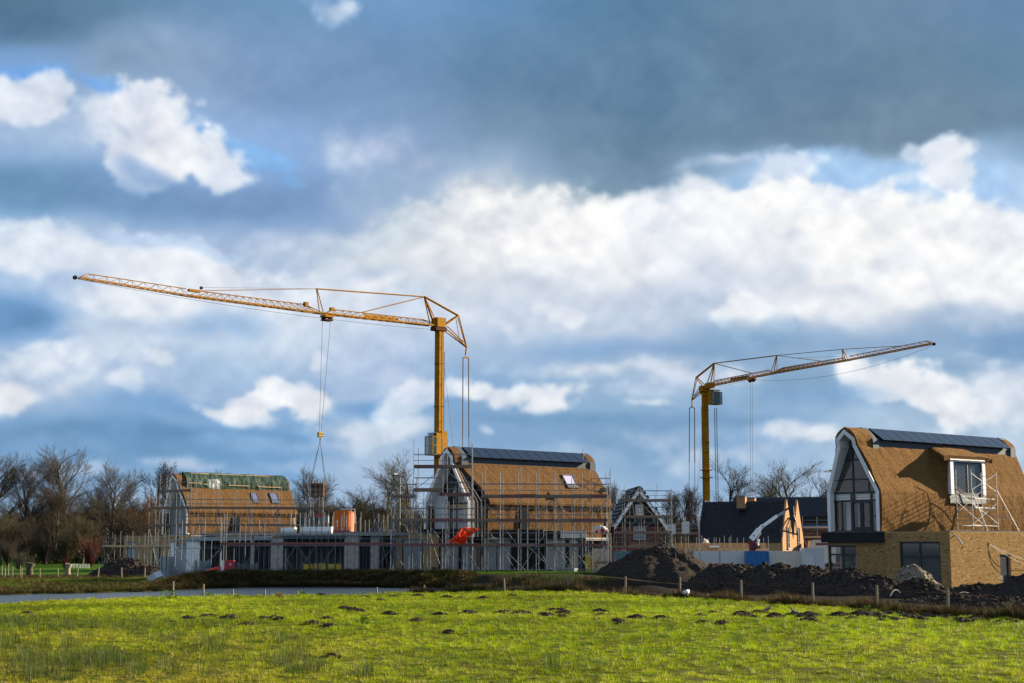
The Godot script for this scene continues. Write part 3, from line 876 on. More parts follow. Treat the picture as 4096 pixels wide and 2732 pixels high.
func lump(r: float, h: float, sd: int, clods: int) -> ArrayMesh:
	var mb := Mb.new()
	var nz := noise(7.0, 3, sd)
	var rings := 6
	var k := 14
	var grid := []
	for j in rings + 1:
		var row := []
		for i in k:
			var a := TAU * i / k
			var q := float(j) / rings
			var d := Vector3(cos(a), 0, sin(a)) * r * q * (1.0 + 0.35 * nz.get_noise_2d(cos(a), sin(a)))
			d.y = h * (1.0 - q * q) * (1.0 + 0.7 * nz.get_noise_3d(d.x, 0.5, d.z)) - (0.03 if j == rings else 0.0)
			row.append(d)
		grid.append(row)
	for j in rings:
		for i in k:
			var i2 := (i + 1) % k
			mb.quad(grid[j][i], grid[j][i2], grid[j + 1][i2], grid[j + 1][i])
	var rr := RandomNumberGenerator.new()
	rr.seed = sd
	for i in clods:
		var a := rr.randf() * TAU
		var d := sqrt(rr.randf()) * r * 1.15
		var s := rr.randf_range(0.02, 0.055)
		mb.box(Vector3(cos(a) * d, h * maxf(0.0, 1.0 - d * d / r / r) * 0.9 + s * 0.2, sin(a) * d), Vector3(s, s * 0.8, s * 1.2), Basis.from_euler(Vector3(rr.randf() * 3, rr.randf() * 3, rr.randf() * 3)))
	return mb.mesh()

func build_molehills() -> void:
	var kinds := []
	for i in 4: kinds.append(lump(0.30, 0.105, 200 + i, 34))
	for i in HILLS.size():
		var d: Array = HILLS[i]
		var g := gnd(d[0], d[1], 0.02)
		g.y = height(g.x, g.z) + 0.02
		var o := MeshInstance3D.new()
		o.name = numbered("molehill")
		o.mesh = kinds[i % 4]
		o.material_override = M.soil
		o.transform = Transform3D(Basis(Vector3.UP, i * 1.7).scaled(Vector3(d[2], clampf(d[2], 0.8, 1.2), d[2])), g)
		add_child(o)
		var big: bool = d[2] >= 1.3
		var right: bool = d[0] > 2900
		var left: bool = d[0] < 1600
		tag(o, ("large" if big else "small") + " dark molehill of crumbly soil in the " + ("right" if right else ("left" if left else "middle")) + " part of the meadow", "molehill", "molehills in the meadow")

# ---- bare trees ----------------------------------------------------------------------------------------------------------
class Twigs:
	var v := PackedVector3Array()
	var n := PackedVector3Array()
	var idx := PackedInt32Array()
	func limb(pts: PackedVector3Array, r0: float, r1: float, k: int) -> void:
		var start := v.size()
		var m := pts.size()
		for j in m:
			var d := (pts[mini(j + 1, m - 1)] - pts[maxi(j - 1, 0)]).normalized()
			var s := d.cross(Vector3(0.3, 0.1, 0.95)).normalized()
			var t := d.cross(s)
			var r := lerpf(r0, r1, float(j) / (m - 1))
			for i in k:
				var a := TAU * i / k
				var q := s * cos(a) + t * sin(a)
				v.append(pts[j] + q * r)
				n.append(q)
		for j in m - 1:
			for i in k:
				var a := start + j * k + i
				var b := start + j * k + (i + 1) % k
				idx.append(a); idx.append(a + k); idx.append(b)
				idx.append(b); idx.append(a + k); idx.append(b + k)
	func leaf(p: Vector3, s: float, a: Vector3, b: Vector3) -> void:
		var st := v.size()
		var nn := a.cross(b).normalized()
		for q in [p - a * s, p + b * s * 0.6, p + a * s, p - b * s * 0.6]:
			v.append(q); n.append(nn)
		for q in [0, 1, 2, 0, 2, 3]: idx.append(st + q)
	func mesh() -> ArrayMesh:
		var arr := []
		arr.resize(Mesh.ARRAY_MAX)
		arr[Mesh.ARRAY_VERTEX] = v
		arr[Mesh.ARRAY_NORMAL] = n
		arr[Mesh.ARRAY_INDEX] = idx
		var me := ArrayMesh.new()
		me.add_surface_from_arrays(Mesh.PRIMITIVE_TRIANGLES, arr)
		return me

# unit tree 10 m high. p: bole, spread (radians per level), counts per level, lift, wander, twig radius, leaves
func make_tree(sd: int, p: Dictionary) -> Array:
	var r := RandomNumberGenerator.new()
	r.seed = sd
	var wood := Twigs.new()
	var fine := Twigs.new()
	var counts: Array = p.counts
	var spread: Array = p.spread
	var lens: Array = p.lens
	var stack := [[Vector3.ZERO, Vector3(r.randfn() * 0.03, 1, r.randfn() * 0.03).normalized(), p.trunk, p.r, 0]]
	while not stack.is_empty():
		var b: Array = stack.pop_back()
		var lev: int = b[4]
		var d: Vector3 = b[1]
		var len: float = b[2]
		var m := 6 if lev < 2 else (4 if lev == 2 else 3)
		var pts := PackedVector3Array([b[0]])
		var at: Vector3 = b[0]
		for j in m:
			at += d * len / m
			pts.append(at)
			d = (d + Vector3(r.randfn(), r.randfn(), r.randfn()) * p.wander * (0.5 if lev == 0 else 1.0) + Vector3.UP * p.lift[lev]).normalized()
		var r0: float = b[3]
		var last := lev >= counts.size()
		(wood if lev <= 1 else fine).limb(pts, r0, maxf(r0 * (0.35 if lev < 3 else 0.5), p.twig * 0.5), 6 if lev == 0 else (4 if lev == 1 else 3))
		if last:
			for q in p.leaves:
				var lp := pts[1].lerp(pts[m], r.randf()) + Vector3(r.randfn(), r.randfn(), r.randfn()) * 0.05
				fine.leaf(lp, r.randf_range(0.035, 0.07), Vector3(r.randfn(), r.randfn(), r.randfn()).normalized(), Vector3(r.randfn(), r.randfn(), r.randfn()).normalized())
			continue
		var cnt: int = counts[lev]
		for c in cnt:
			var t: float = lerpf(p.bole if lev == 0 else 0.18, 1.0, (c + r.randf() * 0.8) / cnt)
			var k := mini(int(t * m), m - 1)
			var q := pts[k].lerp(pts[k + 1], t * m - k)
			var dir := (pts[k + 1] - pts[k]).normalized()
			var side := dir.cross(Vector3(r.randfn(), r.randfn(), r.randfn())).normalized()
			var ang: float = spread[lev] * r.randf_range(0.6, 1.25) * (1.0 - 0.35 * t)
			var nd := (dir * cos(ang) + side * sin(ang)).normalized()
			var nl: float = lens[lev] * r.randf_range(0.6, 1.2) * (1.0 - (0.55 if lev == 0 else 0.35) * t)
			stack.append([q, nd, nl, maxf(r0 * lerpf(0.62, 0.35, t) * (0.8 if lev == 0 else 0.75), p.twig), lev + 1])
	return [wood.mesh(), fine.mesh()]

var TREES := {}
func make_trees() -> void:
	var ash := {"trunk": 8.2, "r": 0.19, "bole": 0.16, "counts": [21, 8, 8, 5], "spread": [0.82, 0.65, 0.62, 0.6], "lens": [4.9, 2.2, 1.1, 0.6], "lift": [0.02, 0.10, 0.07, 0.05, 0.02], "wander": 0.07, "twig": 0.0065, "leaves": 0}
	var oak := {"trunk": 5.2, "r": 0.26, "bole": 0.3, "counts": [16, 9, 8, 5], "spread": [1.05, 0.85, 0.8, 0.8], "lens": [5.6, 2.4, 1.15, 0.55], "lift": [0.0, 0.06, 0.02, 0.0, 0.0], "wander": 0.16, "twig": 0.0075, "leaves": 0}
	var bush := {"trunk": 0.8, "r": 0.3, "bole": 0.3, "counts": [46, 7, 5], "spread": [0.75, 0.35, 0.4], "lens": [9.5, 3.6, 1.7], "lift": [0.0, 0.03, 0.03, 0.02], "wander": 0.05, "twig": 0.012, "leaves": 0}
	var russet := ash.duplicate()
	russet.leaves = 2
	russet.counts = [19, 8, 6, 5]
	var willow := oak.duplicate()
	willow.lift = [0.0, 0.05, -0.02, -0.18, -0.25]
	willow.counts = [16, 9, 9, 5]
	var airy := ash.duplicate()
	airy.counts = [13, 7, 6, 4]
	airy.wander = 0.11
	airy.twig = 0.0075
	TREES.airy = make_tree(8, airy)
	TREES.airy2 = make_tree(9, airy)
	TREES.ash = make_tree(1, ash)
	TREES.ash2 = make_tree(2, ash)
	TREES.oak = make_tree(3, oak)
	TREES.oak2 = make_tree(4, oak)
	TREES.bush = make_tree(5, bush)
	TREES.russet = make_tree(6, russet)
	TREES.willow = make_tree(7, willow)

# [u, v of the top, v of the base, depth, kind, width, twig colour, label]
const WOOD := [
	[-60,1850,2262,236,"ash",1.15,"twig_grey","tall grey bare tree cut by the left picture edge"],
	[70,1900,2262,250,"ash2",1.0,"twig_brown","bare brown tree just right of the leftmost tree"],
	[150,1955,2262,262,"oak",1.05,"twig_brown","low spreading bare tree left of the tallest left tree"],
	[278,1862,2258,240,"ash2",1.2,"twig_grey","tallest bare tree left of the green tarpaulin house"],
	[215,1990,2258,230,"ash",0.9,"twig_brown","slim bare tree in front of the tallest left tree"],
	[385,1985,2260,268,"ash",1.0,"twig_brown","bare tree tucked behind the tallest left tree"],
	[440,1912,2260,255,"ash",1.05,"twig_grey","pale bare tree right of the tallest left tree"],
	[520,1955,2262,262,"oak2",1.0,"twig_brown","bare tree left of the russet tree"],
	[545,2000,2262,215,"oak",1.35,"twig_brown","crooked dark oak beside the left house scaffold"],
	[585,1960,2258,245,"willow",1.0,"twig_ochre","ochre weeping tree left of the green tarpaulin house"],
	[625,1895,2258,262,"russet",0.9,"twig_brown","russet tree with dead leaves above the left scaffold"],
	[330,2030,2258,226,"oak2",1.0,"twig_olive","olive twigged tree before the left wood"],
	[110,2040,2258,222,"oak",1.0,"twig_brown","brown twiggy tree low in the left wood"],
	[0,2020,2258,222,"oak2",1.05,"twig_olive","olive bare tree low at the left edge"],
	[990,1850,2260,285,"oak",1.45,"twig_brown","bare oak crown above the green tarpaulin roof"],
	[1230,1930,2260,300,"ash",1.0,"twig_grey","bare tree behind the load hanging from the crane"],
	[1300,1990,2255,270,"willow",1.0,"twig_grey","drooping bare tree just left of the orange silo"],
	[1335,2000,2255,262,"oak2",1.15,"twig_brown","bare oak behind the orange silo"],
	[1430,1915,2255,255,"oak",1.25,"twig_olive","broad bare oak right of the orange silo"],
	[1530,1905,2255,262,"airy2",1.4,"twig_grey","bare tree left of the floodlight mast"],
	[1640,1868,2255,252,"airy",1.35,"twig_olive","bare tree behind the gable scaffold of the middle house"],
	[1720,1950,2255,275,"oak2",1.0,"twig_brown","bare tree mostly hidden by the middle house"],
	[2330,2010,2255,262,"russet",1.0,"twig_brown","russet tree at the right end of the middle house"],
	[2470,1968,2255,280,"russet",0.95,"twig_brown","russet tree behind the half tiled roof"],
	[2690,1995,2250,262,"russet",0.85,"twig_brown","thin russet alder right of the half tiled house"],
	[2745,1975,2250,268,"russet",0.9,"twig_brown","russet alder just left of the right crane mast"],
	[2800,1985,2250,280,"airy2",0.9,"twig_olive","olive bare tree behind the right crane mast"],
	[2930,1892,2250,285,"airy",1.35,"twig_olive","bare tree right of the right crane mast"],
	[3080,1925,2250,290,"airy2",1.3,"twig_olive","bare tree behind the pale brick chimneys"],
	[3190,1882,2250,282,"airy2",1.45,"twig_olive","tall bare tree above the dark tiled roofs"],
	[3290,1930,2250,290,"airy",1.2,"twig_grey","bare oak left of the right thatched house"],
	[3390,1960,2250,300,"oak2",1.0,"twig_grey","bare tree hidden behind the right thatched house"],
]
const BUSHES := [[362,2108,2268,205,1.0,"twig_red","tall reddish willow bush beside the left scaffold"],[262,2200,2282,190,0.75,"twig_red","small dark red dogwood bush behind the left fence"],[75,2175,2285,188,0.9,"twig_grey","grey brown shrub behind the left fence"],[120,2190,2290,184,0.75,"twig_brown","brown shrub by the pollard stump"],[420,2100,2262,222,1.0,"twig_olive","pale olive bush in front of the left wood"],[30,2120,2262,215,0.9,"twig_brown","brown bush at the foot of the left wood"],[180,2110,2262,222,1.1,"twig_brown","broad brown bush at the foot of the wood"],[470,2140,2262,230,1.1,"twig_brown","brown bush behind the low left scaffold"],[270,2090,2262,225,1.1,"twig_olive","olive bush under the tallest left tree"],[550,2130,2262,235,1.1,"twig_brown","brown bush under the crooked oak"],[1480,2110,2258,240,1.4,"twig_brown","brown bush under the broad oak beyond the silo"],[1590,2120,2258,240,1.4,"twig_brown","brown bush below the floodlight mast"],[1380,2120,2258,245,1.3,"twig_grey","grey bush behind the orange silo"],[2720,2110,2255,255,1.3,"twig_brown","brown bush beyond the white boards on the scaffold"]]

func plant(called: String, kind: String, u: float, v0: float, v1: float, zz: float, wide: float, m: Material, label: String, category: String, group: String, turn: float) -> void:
	var base := px(u, v1, zz)
	var h := px(u, v0, zz).y - base.y
	base.y -= 0.3
	var t := thing(called, base, label, category, group)
	var s := h / 9.6
	var wk := 1.3 if kind.begins_with("ash") and u < 1800.0 else 1.05
	for k in 2:
		var o := MeshInstance3D.new()
		o.name = ["trunk", "crown"][k]
		o.mesh = TREES[kind][k]
		o.material_override = M.bark if k == 0 and kind != "bush" else m
		o.transform = Transform3D(Basis(Vector3.UP, turn).scaled(Vector3(s * wide * wk, s, s * wide * wk)), Vector3.ZERO)
		t.add_child(o)

func build_trees() -> void:
	make_trees()
	for i in WOOD.size():
		var d: Array = WOOD[i]
		plant("bare_tree", d[4], d[0], d[1], d[2], d[3], d[5], M[d[6]], d[7], "tree", "bare trees round the site", i * 2.1)
	for i in BUSHES.size():
		var d: Array = BUSHES[i]
		plant("bare_shrub", "bush", d[0], d[1], d[2], d[3], d[4] * 0.62, M[d[5]], d[6], "shrub", "bare shrubs", i * 1.3)
	# a far wood that reads as one mass, behind all trees
	var rp := []
	var rt := []
	for i in 190:
		var u := -300.0 + i * 24.0 + rng.randf_range(-12, 12)
		if u > 1750.0 and u < 2300.0: continue
		if u > 3600.0: continue
		var zz := rng.randf_range(275.0, 330.0)
		var b := px(u, 2240.0, zz)
		b.y = 0.0
		var s := rng.randf_range(0.8, 1.2) * (1.0 if u < 1800.0 else 0.8)
		b.y -= 1.5 * s
		rp.append(Transform3D(Basis(Vector3.UP, rng.randf() * TAU).scaled(Vector3(s * 1.5, s, s * 1.5)), b))
		rt.append(Color.WHITE)
	var far := scatter("far_wood", TREES.ash2[1], M.twig_brown, rp, rt)
	tag(far, "dim brown wood far behind the building site", "wood")
	# a dark clipped hedge behind the left field
	var hb := Mb.new()
	var nz := noise(0.9, 3, 90)
	var a := px(120, 2258, 228)
	var b := px(470, 2258, 236)
	a.y = 0.2; b.y = 0.2
	var t := thing("clipped_hedge", a, "dark clipped hedge behind the left green field", "hedge")
	for i in 2600:
		var f := rng.randf()
		var p := a.lerp(b, f) + Vector3(rng.randf_range(-0.1, 0.1), rng.randf_range(0.0, 2.15), rng.randf_range(-0.7, 0.7))
		var s := rng.randf_range(0.12, 0.24)
		hb.box(p, Vector3(s, s, s * 0.4), Basis.from_euler(Vector3(rng.randf() * 3, rng.randf() * 3, rng.randf() * 3)))
	put(hb, "foliage", M.hedge, t)


# ---- thatched houses -----------------------------------------------------------------------------------------------------
# A villa stands in its own axes: l along the ridge (away to the right), g along the gable (away to the left), y up from the thatch's lower edge.
class Axes:
	var o: Vector3
	var l: Vector3
	var g: Vector3
	func _init(at: Vector3, deg: float) -> void:
		o = at
		var a := deg_to_rad(deg)
		l = Vector3(sin(a), 0, -cos(a))
		g = Vector3(-cos(a), 0, -sin(a))
	func p(a: float, b: float, y: float) -> Vector3:
		return o + l * a + g * b + Vector3.UP * y

# half section of the roof, outside, from the eaves to the ridge: [distance from the near face, height]
func half_section(c: float, deep := false) -> Array:
	if deep: return [[0.42, 0.0], [0.38, 0.5], [0.34, 1.4], [0.30, 2.15], [0.12, 2.45], [0.0, 2.62], [0.0, 2.8], [0.22, 3.15], [0.55, 3.75], [c - 1.12, 5.75], [c - 1.0, 6.0], [c - 0.98, 6.45], [c - 0.86, 6.75], [c - 0.45, 7.15], [c, 7.35]]
	return [[0.10, 0.0], [0.02, 0.5], [-0.04, 1.4], [-0.02, 2.3], [0.03, 2.75], [0.22, 3.15], [0.55, 3.75], [c - 1.12, 5.75], [c - 1.0, 6.0], [c - 0.98, 6.45], [c - 0.86, 6.75], [c - 0.45, 7.15], [c, 7.35]]

func resample(pts: Array, step: float) -> Array:
	var out := []
	for i in pts.size() - 1:
		var a := Vector2(pts[i][0], pts[i][1])
		var b := Vector2(pts[i + 1][0], pts[i + 1][1])
		var k := maxi(1, int(ceil(a.distance_to(b) / step)))
		for j in k: out.append(a.lerp(b, float(j) / k))
	out.append(Vector2(pts[-1][0], pts[-1][1]))
	return out

# a thatched sheet over a section line, from l0(y) to l1(y), with thickness
func thatch_sheet(ax: Axes, line: Array, l0: Callable, l1: Callable, th: float, nz: FastNoiseLite, steps: float, hole := Rect2()) -> Mb:
	var mb := Mb.new()
	var m := line.size()
	var nrm := []
	for j in m:
		var d: Vector2 = (line[mini(j + 1, m - 1)] - line[maxi(j - 1, 0)]).normalized()
		nrm.append(Vector2(-d.y, d.x))
	var rows := []
	var inner := []
	var cols := 0
	for j in m:
		var q: Vector2 = line[j]
		var a: float = l0.call(q.y)
		var b: float = l1.call(q.y)
		cols = int(14.0 / steps)
		var row := []
		var inn := []
		for i in cols + 1:
			var l := lerpf(a, b, float(i) / cols)
			var w := nz.get_noise_3d(l, q.x * 1.5, q.y) * 0.045 + nz.get_noise_3d(l * 5.0, q.x * 7.0, q.y * 4.0) * 0.025
			row.append(ax.p(l, q.x + nrm[j].x * w, q.y + nrm[j].y * w))
			inn.append(ax.p(l, q.x - nrm[j].x * th, q.y - nrm[j].y * th))
		rows.append(row)
		inner.append(inn)
	for j in m - 1:
		for i in cols:
			var q := Vector2(lerpf(l0.call(line[j].y), l1.call(line[j].y), (i + 0.5) / cols), line[j].y)
			if hole.has_area() and hole.has_point(q): continue
			var n0 := (rows[j][i + 1] - rows[j][i]).cross(rows[j + 1][i] - rows[j][i]).normalized() as Vector3
			mb.quad(rows[j][i], rows[j][i + 1], rows[j + 1][i + 1], rows[j + 1][i])
			mb.quad(inner[j][i], inner[j + 1][i], inner[j + 1][i + 1], inner[j][i + 1])
		mb.quad(rows[j][0], rows[j + 1][0], inner[j + 1][0], inner[j][0])
		mb.quad(rows[j][cols], inner[j][cols], inner[j + 1][cols], rows[j + 1][cols])
	for i in cols:
		mb.quad(rows[0][i], inner[0][i], inner[0][i + 1], rows[0][i + 1])
		mb.quad(rows[m - 1][i], rows[m - 1][i + 1], inner[m - 1][i + 1], inner[m - 1][i])
	return mb

# white boards round the gable, dark frame members and panes between them
func gable_front(t: Node3D, ax: Axes, w: float, lf: Callable, deep: float) -> void:
	var c := w * 0.5
	var out := [[0.16, 0.0], [0.14, 2.75], [c - 0.86, 5.98], [c - 0.84, 6.50], [c, 7.16]]
	var inn := [[0.42, 0.0], [0.42, 2.70], [c - 0.56, 5.92], [c - 0.56, 6.36], [c, 6.84]]
	for side in 2:
		for i in 4:
			var q := []
			for s in [[out, i], [out, i + 1], [inn, i + 1], [inn, i]]:
				var gg: float = s[0][s[1]][0]
				if side == 1: gg = w - gg
				q.append([gg, s[0][s[1]][1]])
			var mb := Mb.new()
			var f := []
			for e in q: f.append(ax.p(lf.call(e[1]), e[0], e[1]))
			if side == 1: f.reverse()
			mb.plate(f, ax.l * 0.05)
			# the return, going back to the glass
			var la: float = lf.call(q[3][1])
			var lb: float = lf.call(q[2][1])
			mb.quad(ax.p(la + 0.03, q[3][0], q[3][1]), ax.p(lb + 0.03, q[2][0], q[2][1]), ax.p(deep, q[2][0], q[2][1]), ax.p(deep, q[3][0], q[3][1]))
			put(mb, "gable_board", M.white_paint, t)

func prism_g(mb: Mb, ax: Axes, l: float, g0: float, g1: float, y0: float, y1: float, d: float) -> void:
	mb.block(ax.p(l, g0, y0), ax.g * (g1 - g0), Vector3.UP * (y1 - y0), ax.l * d)

# one frame member standing in the gable plane
func bar_g(t: Node3D, ax: Axes, called: String, l: float, g0: float, g1: float, y0: float, y1: float, d: float, m: Material) -> void:
	slab(t, called, ax.p(l, g0, y0), ax.g * (g1 - g0), Vector3.UP * (y1 - y0), ax.l * d, m)

# one standing in the long wall's plane (g fixed)
func bar_l(t: Node3D, ax: Axes, called: String, g: float, l0: float, l1: float, y0: float, y1: float, d: float, m: Material) -> void:
	slab(t, called, ax.p(l0, g, y0), ax.l * (l1 - l0), Vector3.UP * (y1 - y0), ax.g * d, m)

# clear half width of the gable opening at a height
func half_at(c: float, y: float) -> float:
	if y < 2.70: return c - 0.42
	if y < 5.92: return lerpf(c - 0.42, 0.56, (y - 2.70) / 3.22)
	if y < 6.36: return 0.56
	return maxf(0.02, 0.56 * (6.84 - y) / 0.48)

# a glazed band of the gable between two heights, cut to the outline
func pane_g(t: Node3D, ax: Axes, c: float, l: float, y0: float, y1: float, g0: float, g1: float, m: Material, called := "pane") -> void:
	var pts := []
	var h0 := half_at(c, y0)
	var h1 := half_at(c, y1)
	var a0 := clampf(g0, c - h0, c + h0); var a1 := clampf(g1, c - h0, c + h0)
	var b0 := clampf(g0, c - h1, c + h1); var b1 := clampf(g1, c - h1, c + h1)
	if a1 - a0 < 0.03: return
	pts = [ax.p(l, a0, y0), ax.p(l, b0, y1), ax.p(l, b1, y1), ax.p(l, a1, y0)]
	var mb := Mb.new()
	mb.quad(pts[3], pts[0], pts[1], pts[2])
	put(mb, called, m, t)

# zinc ridge box with a row of solar panels
func ridge_solar(t: Node3D, ax: Axes, w: float, l0: float, l1: float, count: int) -> void:
	var c := w * 0.5
	var zi := Mb.new()
	zi.quad(ax.p(l0, c - 0.98, 5.7), ax.p(l1, c - 0.98, 5.7), ax.p(l1, c - 0.98, 6.42), ax.p(l0, c - 0.98, 6.42))
	zi.quad(ax.p(l1, c + 0.98, 5.7), ax.p(l0, c + 0.98, 5.7), ax.p(l0, c + 0.98, 6.42), ax.p(l1, c + 0.98, 6.42))
	zi.quad(ax.p(l0, c - 0.98, 6.42), ax.p(l1, c - 0.98, 6.42), ax.p(l1, c, 7.12), ax.p(l0, c, 7.12))
	zi.quad(ax.p(l1, c + 0.98, 6.42), ax.p(l0, c + 0.98, 6.42), ax.p(l0, c, 7.12), ax.p(l1, c, 7.12))
	put(zi, "ridge_flashing", M.zinc, t)
	for s in 2:
		var cb := Mb.new()
		var a := (l0 - 0.05) if s == 0 else (l1 - 0.6)
		var pr := [[c - 1.08, 5.72], [c - 1.10, 6.46], [c - 0.04, 7.40], [c + 0.1, 7.40], [c + 1.10, 6.46], [c + 1.08, 5.72]]
		for i in 5:
			cb.quad(ax.p(a, pr[i][0], pr[i][1]), ax.p(a + 0.65, pr[i][0], pr[i][1]), ax.p(a + 0.65, pr[i + 1][0], pr[i + 1][1]), ax.p(a, pr[i + 1][0], pr[i + 1][1]))
		for e in [a, a + 0.65]:
			for i in range(1, 5):
				cb.tri(ax.p(e, pr[0][0], pr[0][1]), ax.p(e, pr[i][0], pr[i][1]), ax.p(e, pr[i + 1][0], pr[i + 1][1]))
		put(cb, "ridge_end_cap", M.zinc, t)
	var pw := (l1 - 0.8 - l0 - 0.8) / count
	for side in 2:
		for i in count:
			if side == 1: break
			var a := l0 + 0.8 + i * pw
			var dn := Vector2(-1.22, -0.84).normalized()
			var mb := Mb.new()
			var up := Vector2(-dn.y, dn.x) * -1.0
			var p0 := Vector2(c - 0.02, 7.34)
			var p1 := p0 + dn * 1.56
			mb.block(ax.p(a + 0.03, p1.x, p1.y), ax.l * (pw - 0.06), ax.g * (p0.x - p1.x) + Vector3.UP * (p0.y - p1.y), ax.g * -0.03 + Vector3.UP * 0.035)
			put(mb, "solar_panel", M.solar, t)
	var far := Mb.new()
	far.block(ax.p(l0 + 0.8, c + 1.2, 6.5), ax.l * (l1 - l0 - 1.6), ax.g * -1.2 + Vector3.UP * 0.84, Vector3.UP * 0.03)
	put(far, "solar_panel", M.solar, t)

func thatch_roof(t: Node3D, ax: Axes, w: float, L: float, l0: Callable, sd: int, m: Material, hole := Rect2(), whole_top := false, near_l0 = null, recess := false, top_end := 0.95) -> void:
	var c := w * 0.5
	var nz := noise(0.8, 3, sd)
	var roof := Node3D.new()
	roof.name = "thatched_roof"
	t.add_child(roof)
	var half := half_section(c, recess)
	var cut := half.size() - 4
	var low := half.slice(0, cut)
	var near := resample(low, 0.22)
	var start: Callable = near_l0 if near_l0 != null else l0
	var endc := func(_y): return L
	put(thatch_sheet(ax, near, start, endc, 0.32, nz, 0.11, hole), "thatch", m, roof)
	var mir := []
	for q in low: mir.append([w - q[0], q[1]])
	mir.reverse()
	put(thatch_sheet(ax, resample(mir, 0.4), l0, endc, 0.32, nz, 0.3), "thatch", m, roof)
	var top := half.slice(cut - 1)
	for i in range(top.size() - 2, -1, -1): top.append([w - top[i][0], top[i][1]])
	var tl := resample(top, 0.15)
	if whole_top:
		put(thatch_sheet(ax, tl, l0, endc, 0.3, nz, 0.3), "thatch", m, roof)
	else:
		var inner := func(_y): return top_end
		put(thatch_sheet(ax, tl, l0, inner, 0.3, nz, 1.2), "thatch", m, roof)
		var outer := func(_y): return L - 0.8
		put(thatch_sheet(ax, tl, outer, endc, 0.3, nz, 1.2), "thatch", m, roof)

func rooms(t: Node3D, ax: Axes, w: float, L: float, y0: float) -> void:
	var mb := Mb.new()
	var c := w * 0.5
	# first floor and attic floor, rear and side linings
	mb.box(ax.p(L * 0.5, c, -0.12), Vector3(L - 0.6, 0.22, w - 0.5), Basis(ax.l, Vector3.UP, ax.g * -1.0))
	mb.quad(ax.p(4.5, 0.4, 0), ax.p(4.5, w - 0.4, 0), ax.p(4.5, w - 0.4, 2.6), ax.p(4.5, 0.4, 2.6))
	put(mb, "floor_slab", M.room, t)
	var bk := Mb.new()
	bk.plate([ax.p(L - 0.3, 0.3, 0), ax.p(L - 0.3, 0.3, 2.7), ax.p(L - 0.3, c - 0.7, 5.9), ax.p(L - 0.3, c, 6.9), ax.p(L - 0.3, c + 0.7, 5.9), ax.p(L - 0.3, w - 0.3, 2.7), ax.p(L - 0.3, w - 0.3, 0)], ax.l * -0.1)
	put(bk, "rear_gable_wall", M.render_grey, t)

# ---- brick laid piece by piece -------------------------------------------------------------------------------------------
var brick_meshes := []
var brick_mats := []
func brick_kit() -> void:
	var mb := Mb.new()
	mb.box(Vector3.ZERO, Vector3.ONE)
	brick_meshes.append(mb.mesh())
	var cols := [[0.34, 0.215, 0.085], [0.31, 0.19, 0.075], [0.37, 0.24, 0.10], [0.28, 0.165, 0.066], [0.325, 0.19, 0.078], [0.12, 0.065, 0.036], [0.42, 0.33, 0.23]]
	for i in cols.size():
		brick_mats.append(rough_mat("brick_%d" % i, M.far_brick.albedo_texture, 1.0, 0.95))
		brick_mats[i].albedo_texture = null
		brick_mats[i].albedo_color = lin(cols[i][0], cols[i][1], cols[i][2])

# courses over a wall: from o along x (unit) for len, height h, out of the plane towards nrm; holes are Rect2(along, up)
func brick_wall(wall: Node3D, o: Vector3, x: Vector3, len: float, h: float, nrm: Vector3, holes: Array, singles: int, sd: int) -> void:
	var r := RandomNumberGenerator.new()
	r.seed = sd
	var rest := Mb.new()
	rest.tinted = true
	var made := 0
	var rows := int(h / 0.0625)
	for j in range(rows - 1, -1, -1):
		var y := j * 0.0625
		var s := -0.105 * (j % 2)
		while s < len:
			var a := maxf(s, 0.0)
			var b := minf(s + 0.21, len)
			s += 0.22
			if b - a < 0.03: continue
			var cut := false
			for q in holes:
				if a < q.end.x and b > q.position.x and y < q.end.y and y + 0.05 > q.position.y:
					if a < q.position.x - 0.04: b = minf(b, q.position.x)
					elif b > q.end.x + 0.04: a = maxf(a, q.end.x)
					else: cut = true
			if cut or b - a < 0.03: continue
			var k := r.randi() % 5
			var f := r.randf()
			if f < 0.035: k = 5
			elif f < 0.052: k = 6
			var out := r.randf_range(0.0, 0.006) + 0.008
			var c0 := o + x * a + Vector3.UP * y
			if made < singles and r.randf() < 0.4:
				slab(wall, "brick", c0 - nrm * 0.03, x * (b - a), Vector3.UP * 0.051, nrm * (0.03 + out), brick_mats[k])
				made += 1
			else:
				var col: Color = brick_mats[k].albedo_color.srgb_to_linear()
				rest.tint = col * r.randf_range(0.8, 1.18)
				var xx := x * (b - a)
				var yy := Vector3.UP * 0.051
				var f0 := c0 + nrm * out
				if x.cross(yy).dot(nrm) > 0.0:
					rest.quad(f0, f0 + xx, f0 + xx + yy, f0 + yy)
				else:
					rest.quad(f0 + xx, f0, f0 + yy, f0 + xx + yy)
				rest.quad(f0, f0 - nrm * 0.03, f0 + xx - nrm * 0.03, f0 + xx)
				rest.quad(f0 + yy, f0 + xx + yy, f0 + xx + yy - nrm * 0.03, f0 + yy - nrm * 0.03)
	var m: StandardMaterial3D = M.get("brick_rest")
	if m == null:
		m = plain("brick_rest", Color.WHITE, 0.95)
		m.vertex_color_use_as_albedo = true
	var o2 := put(rest, "brickwork", m, wall)
	o2.set_meta("kind", "stuff")

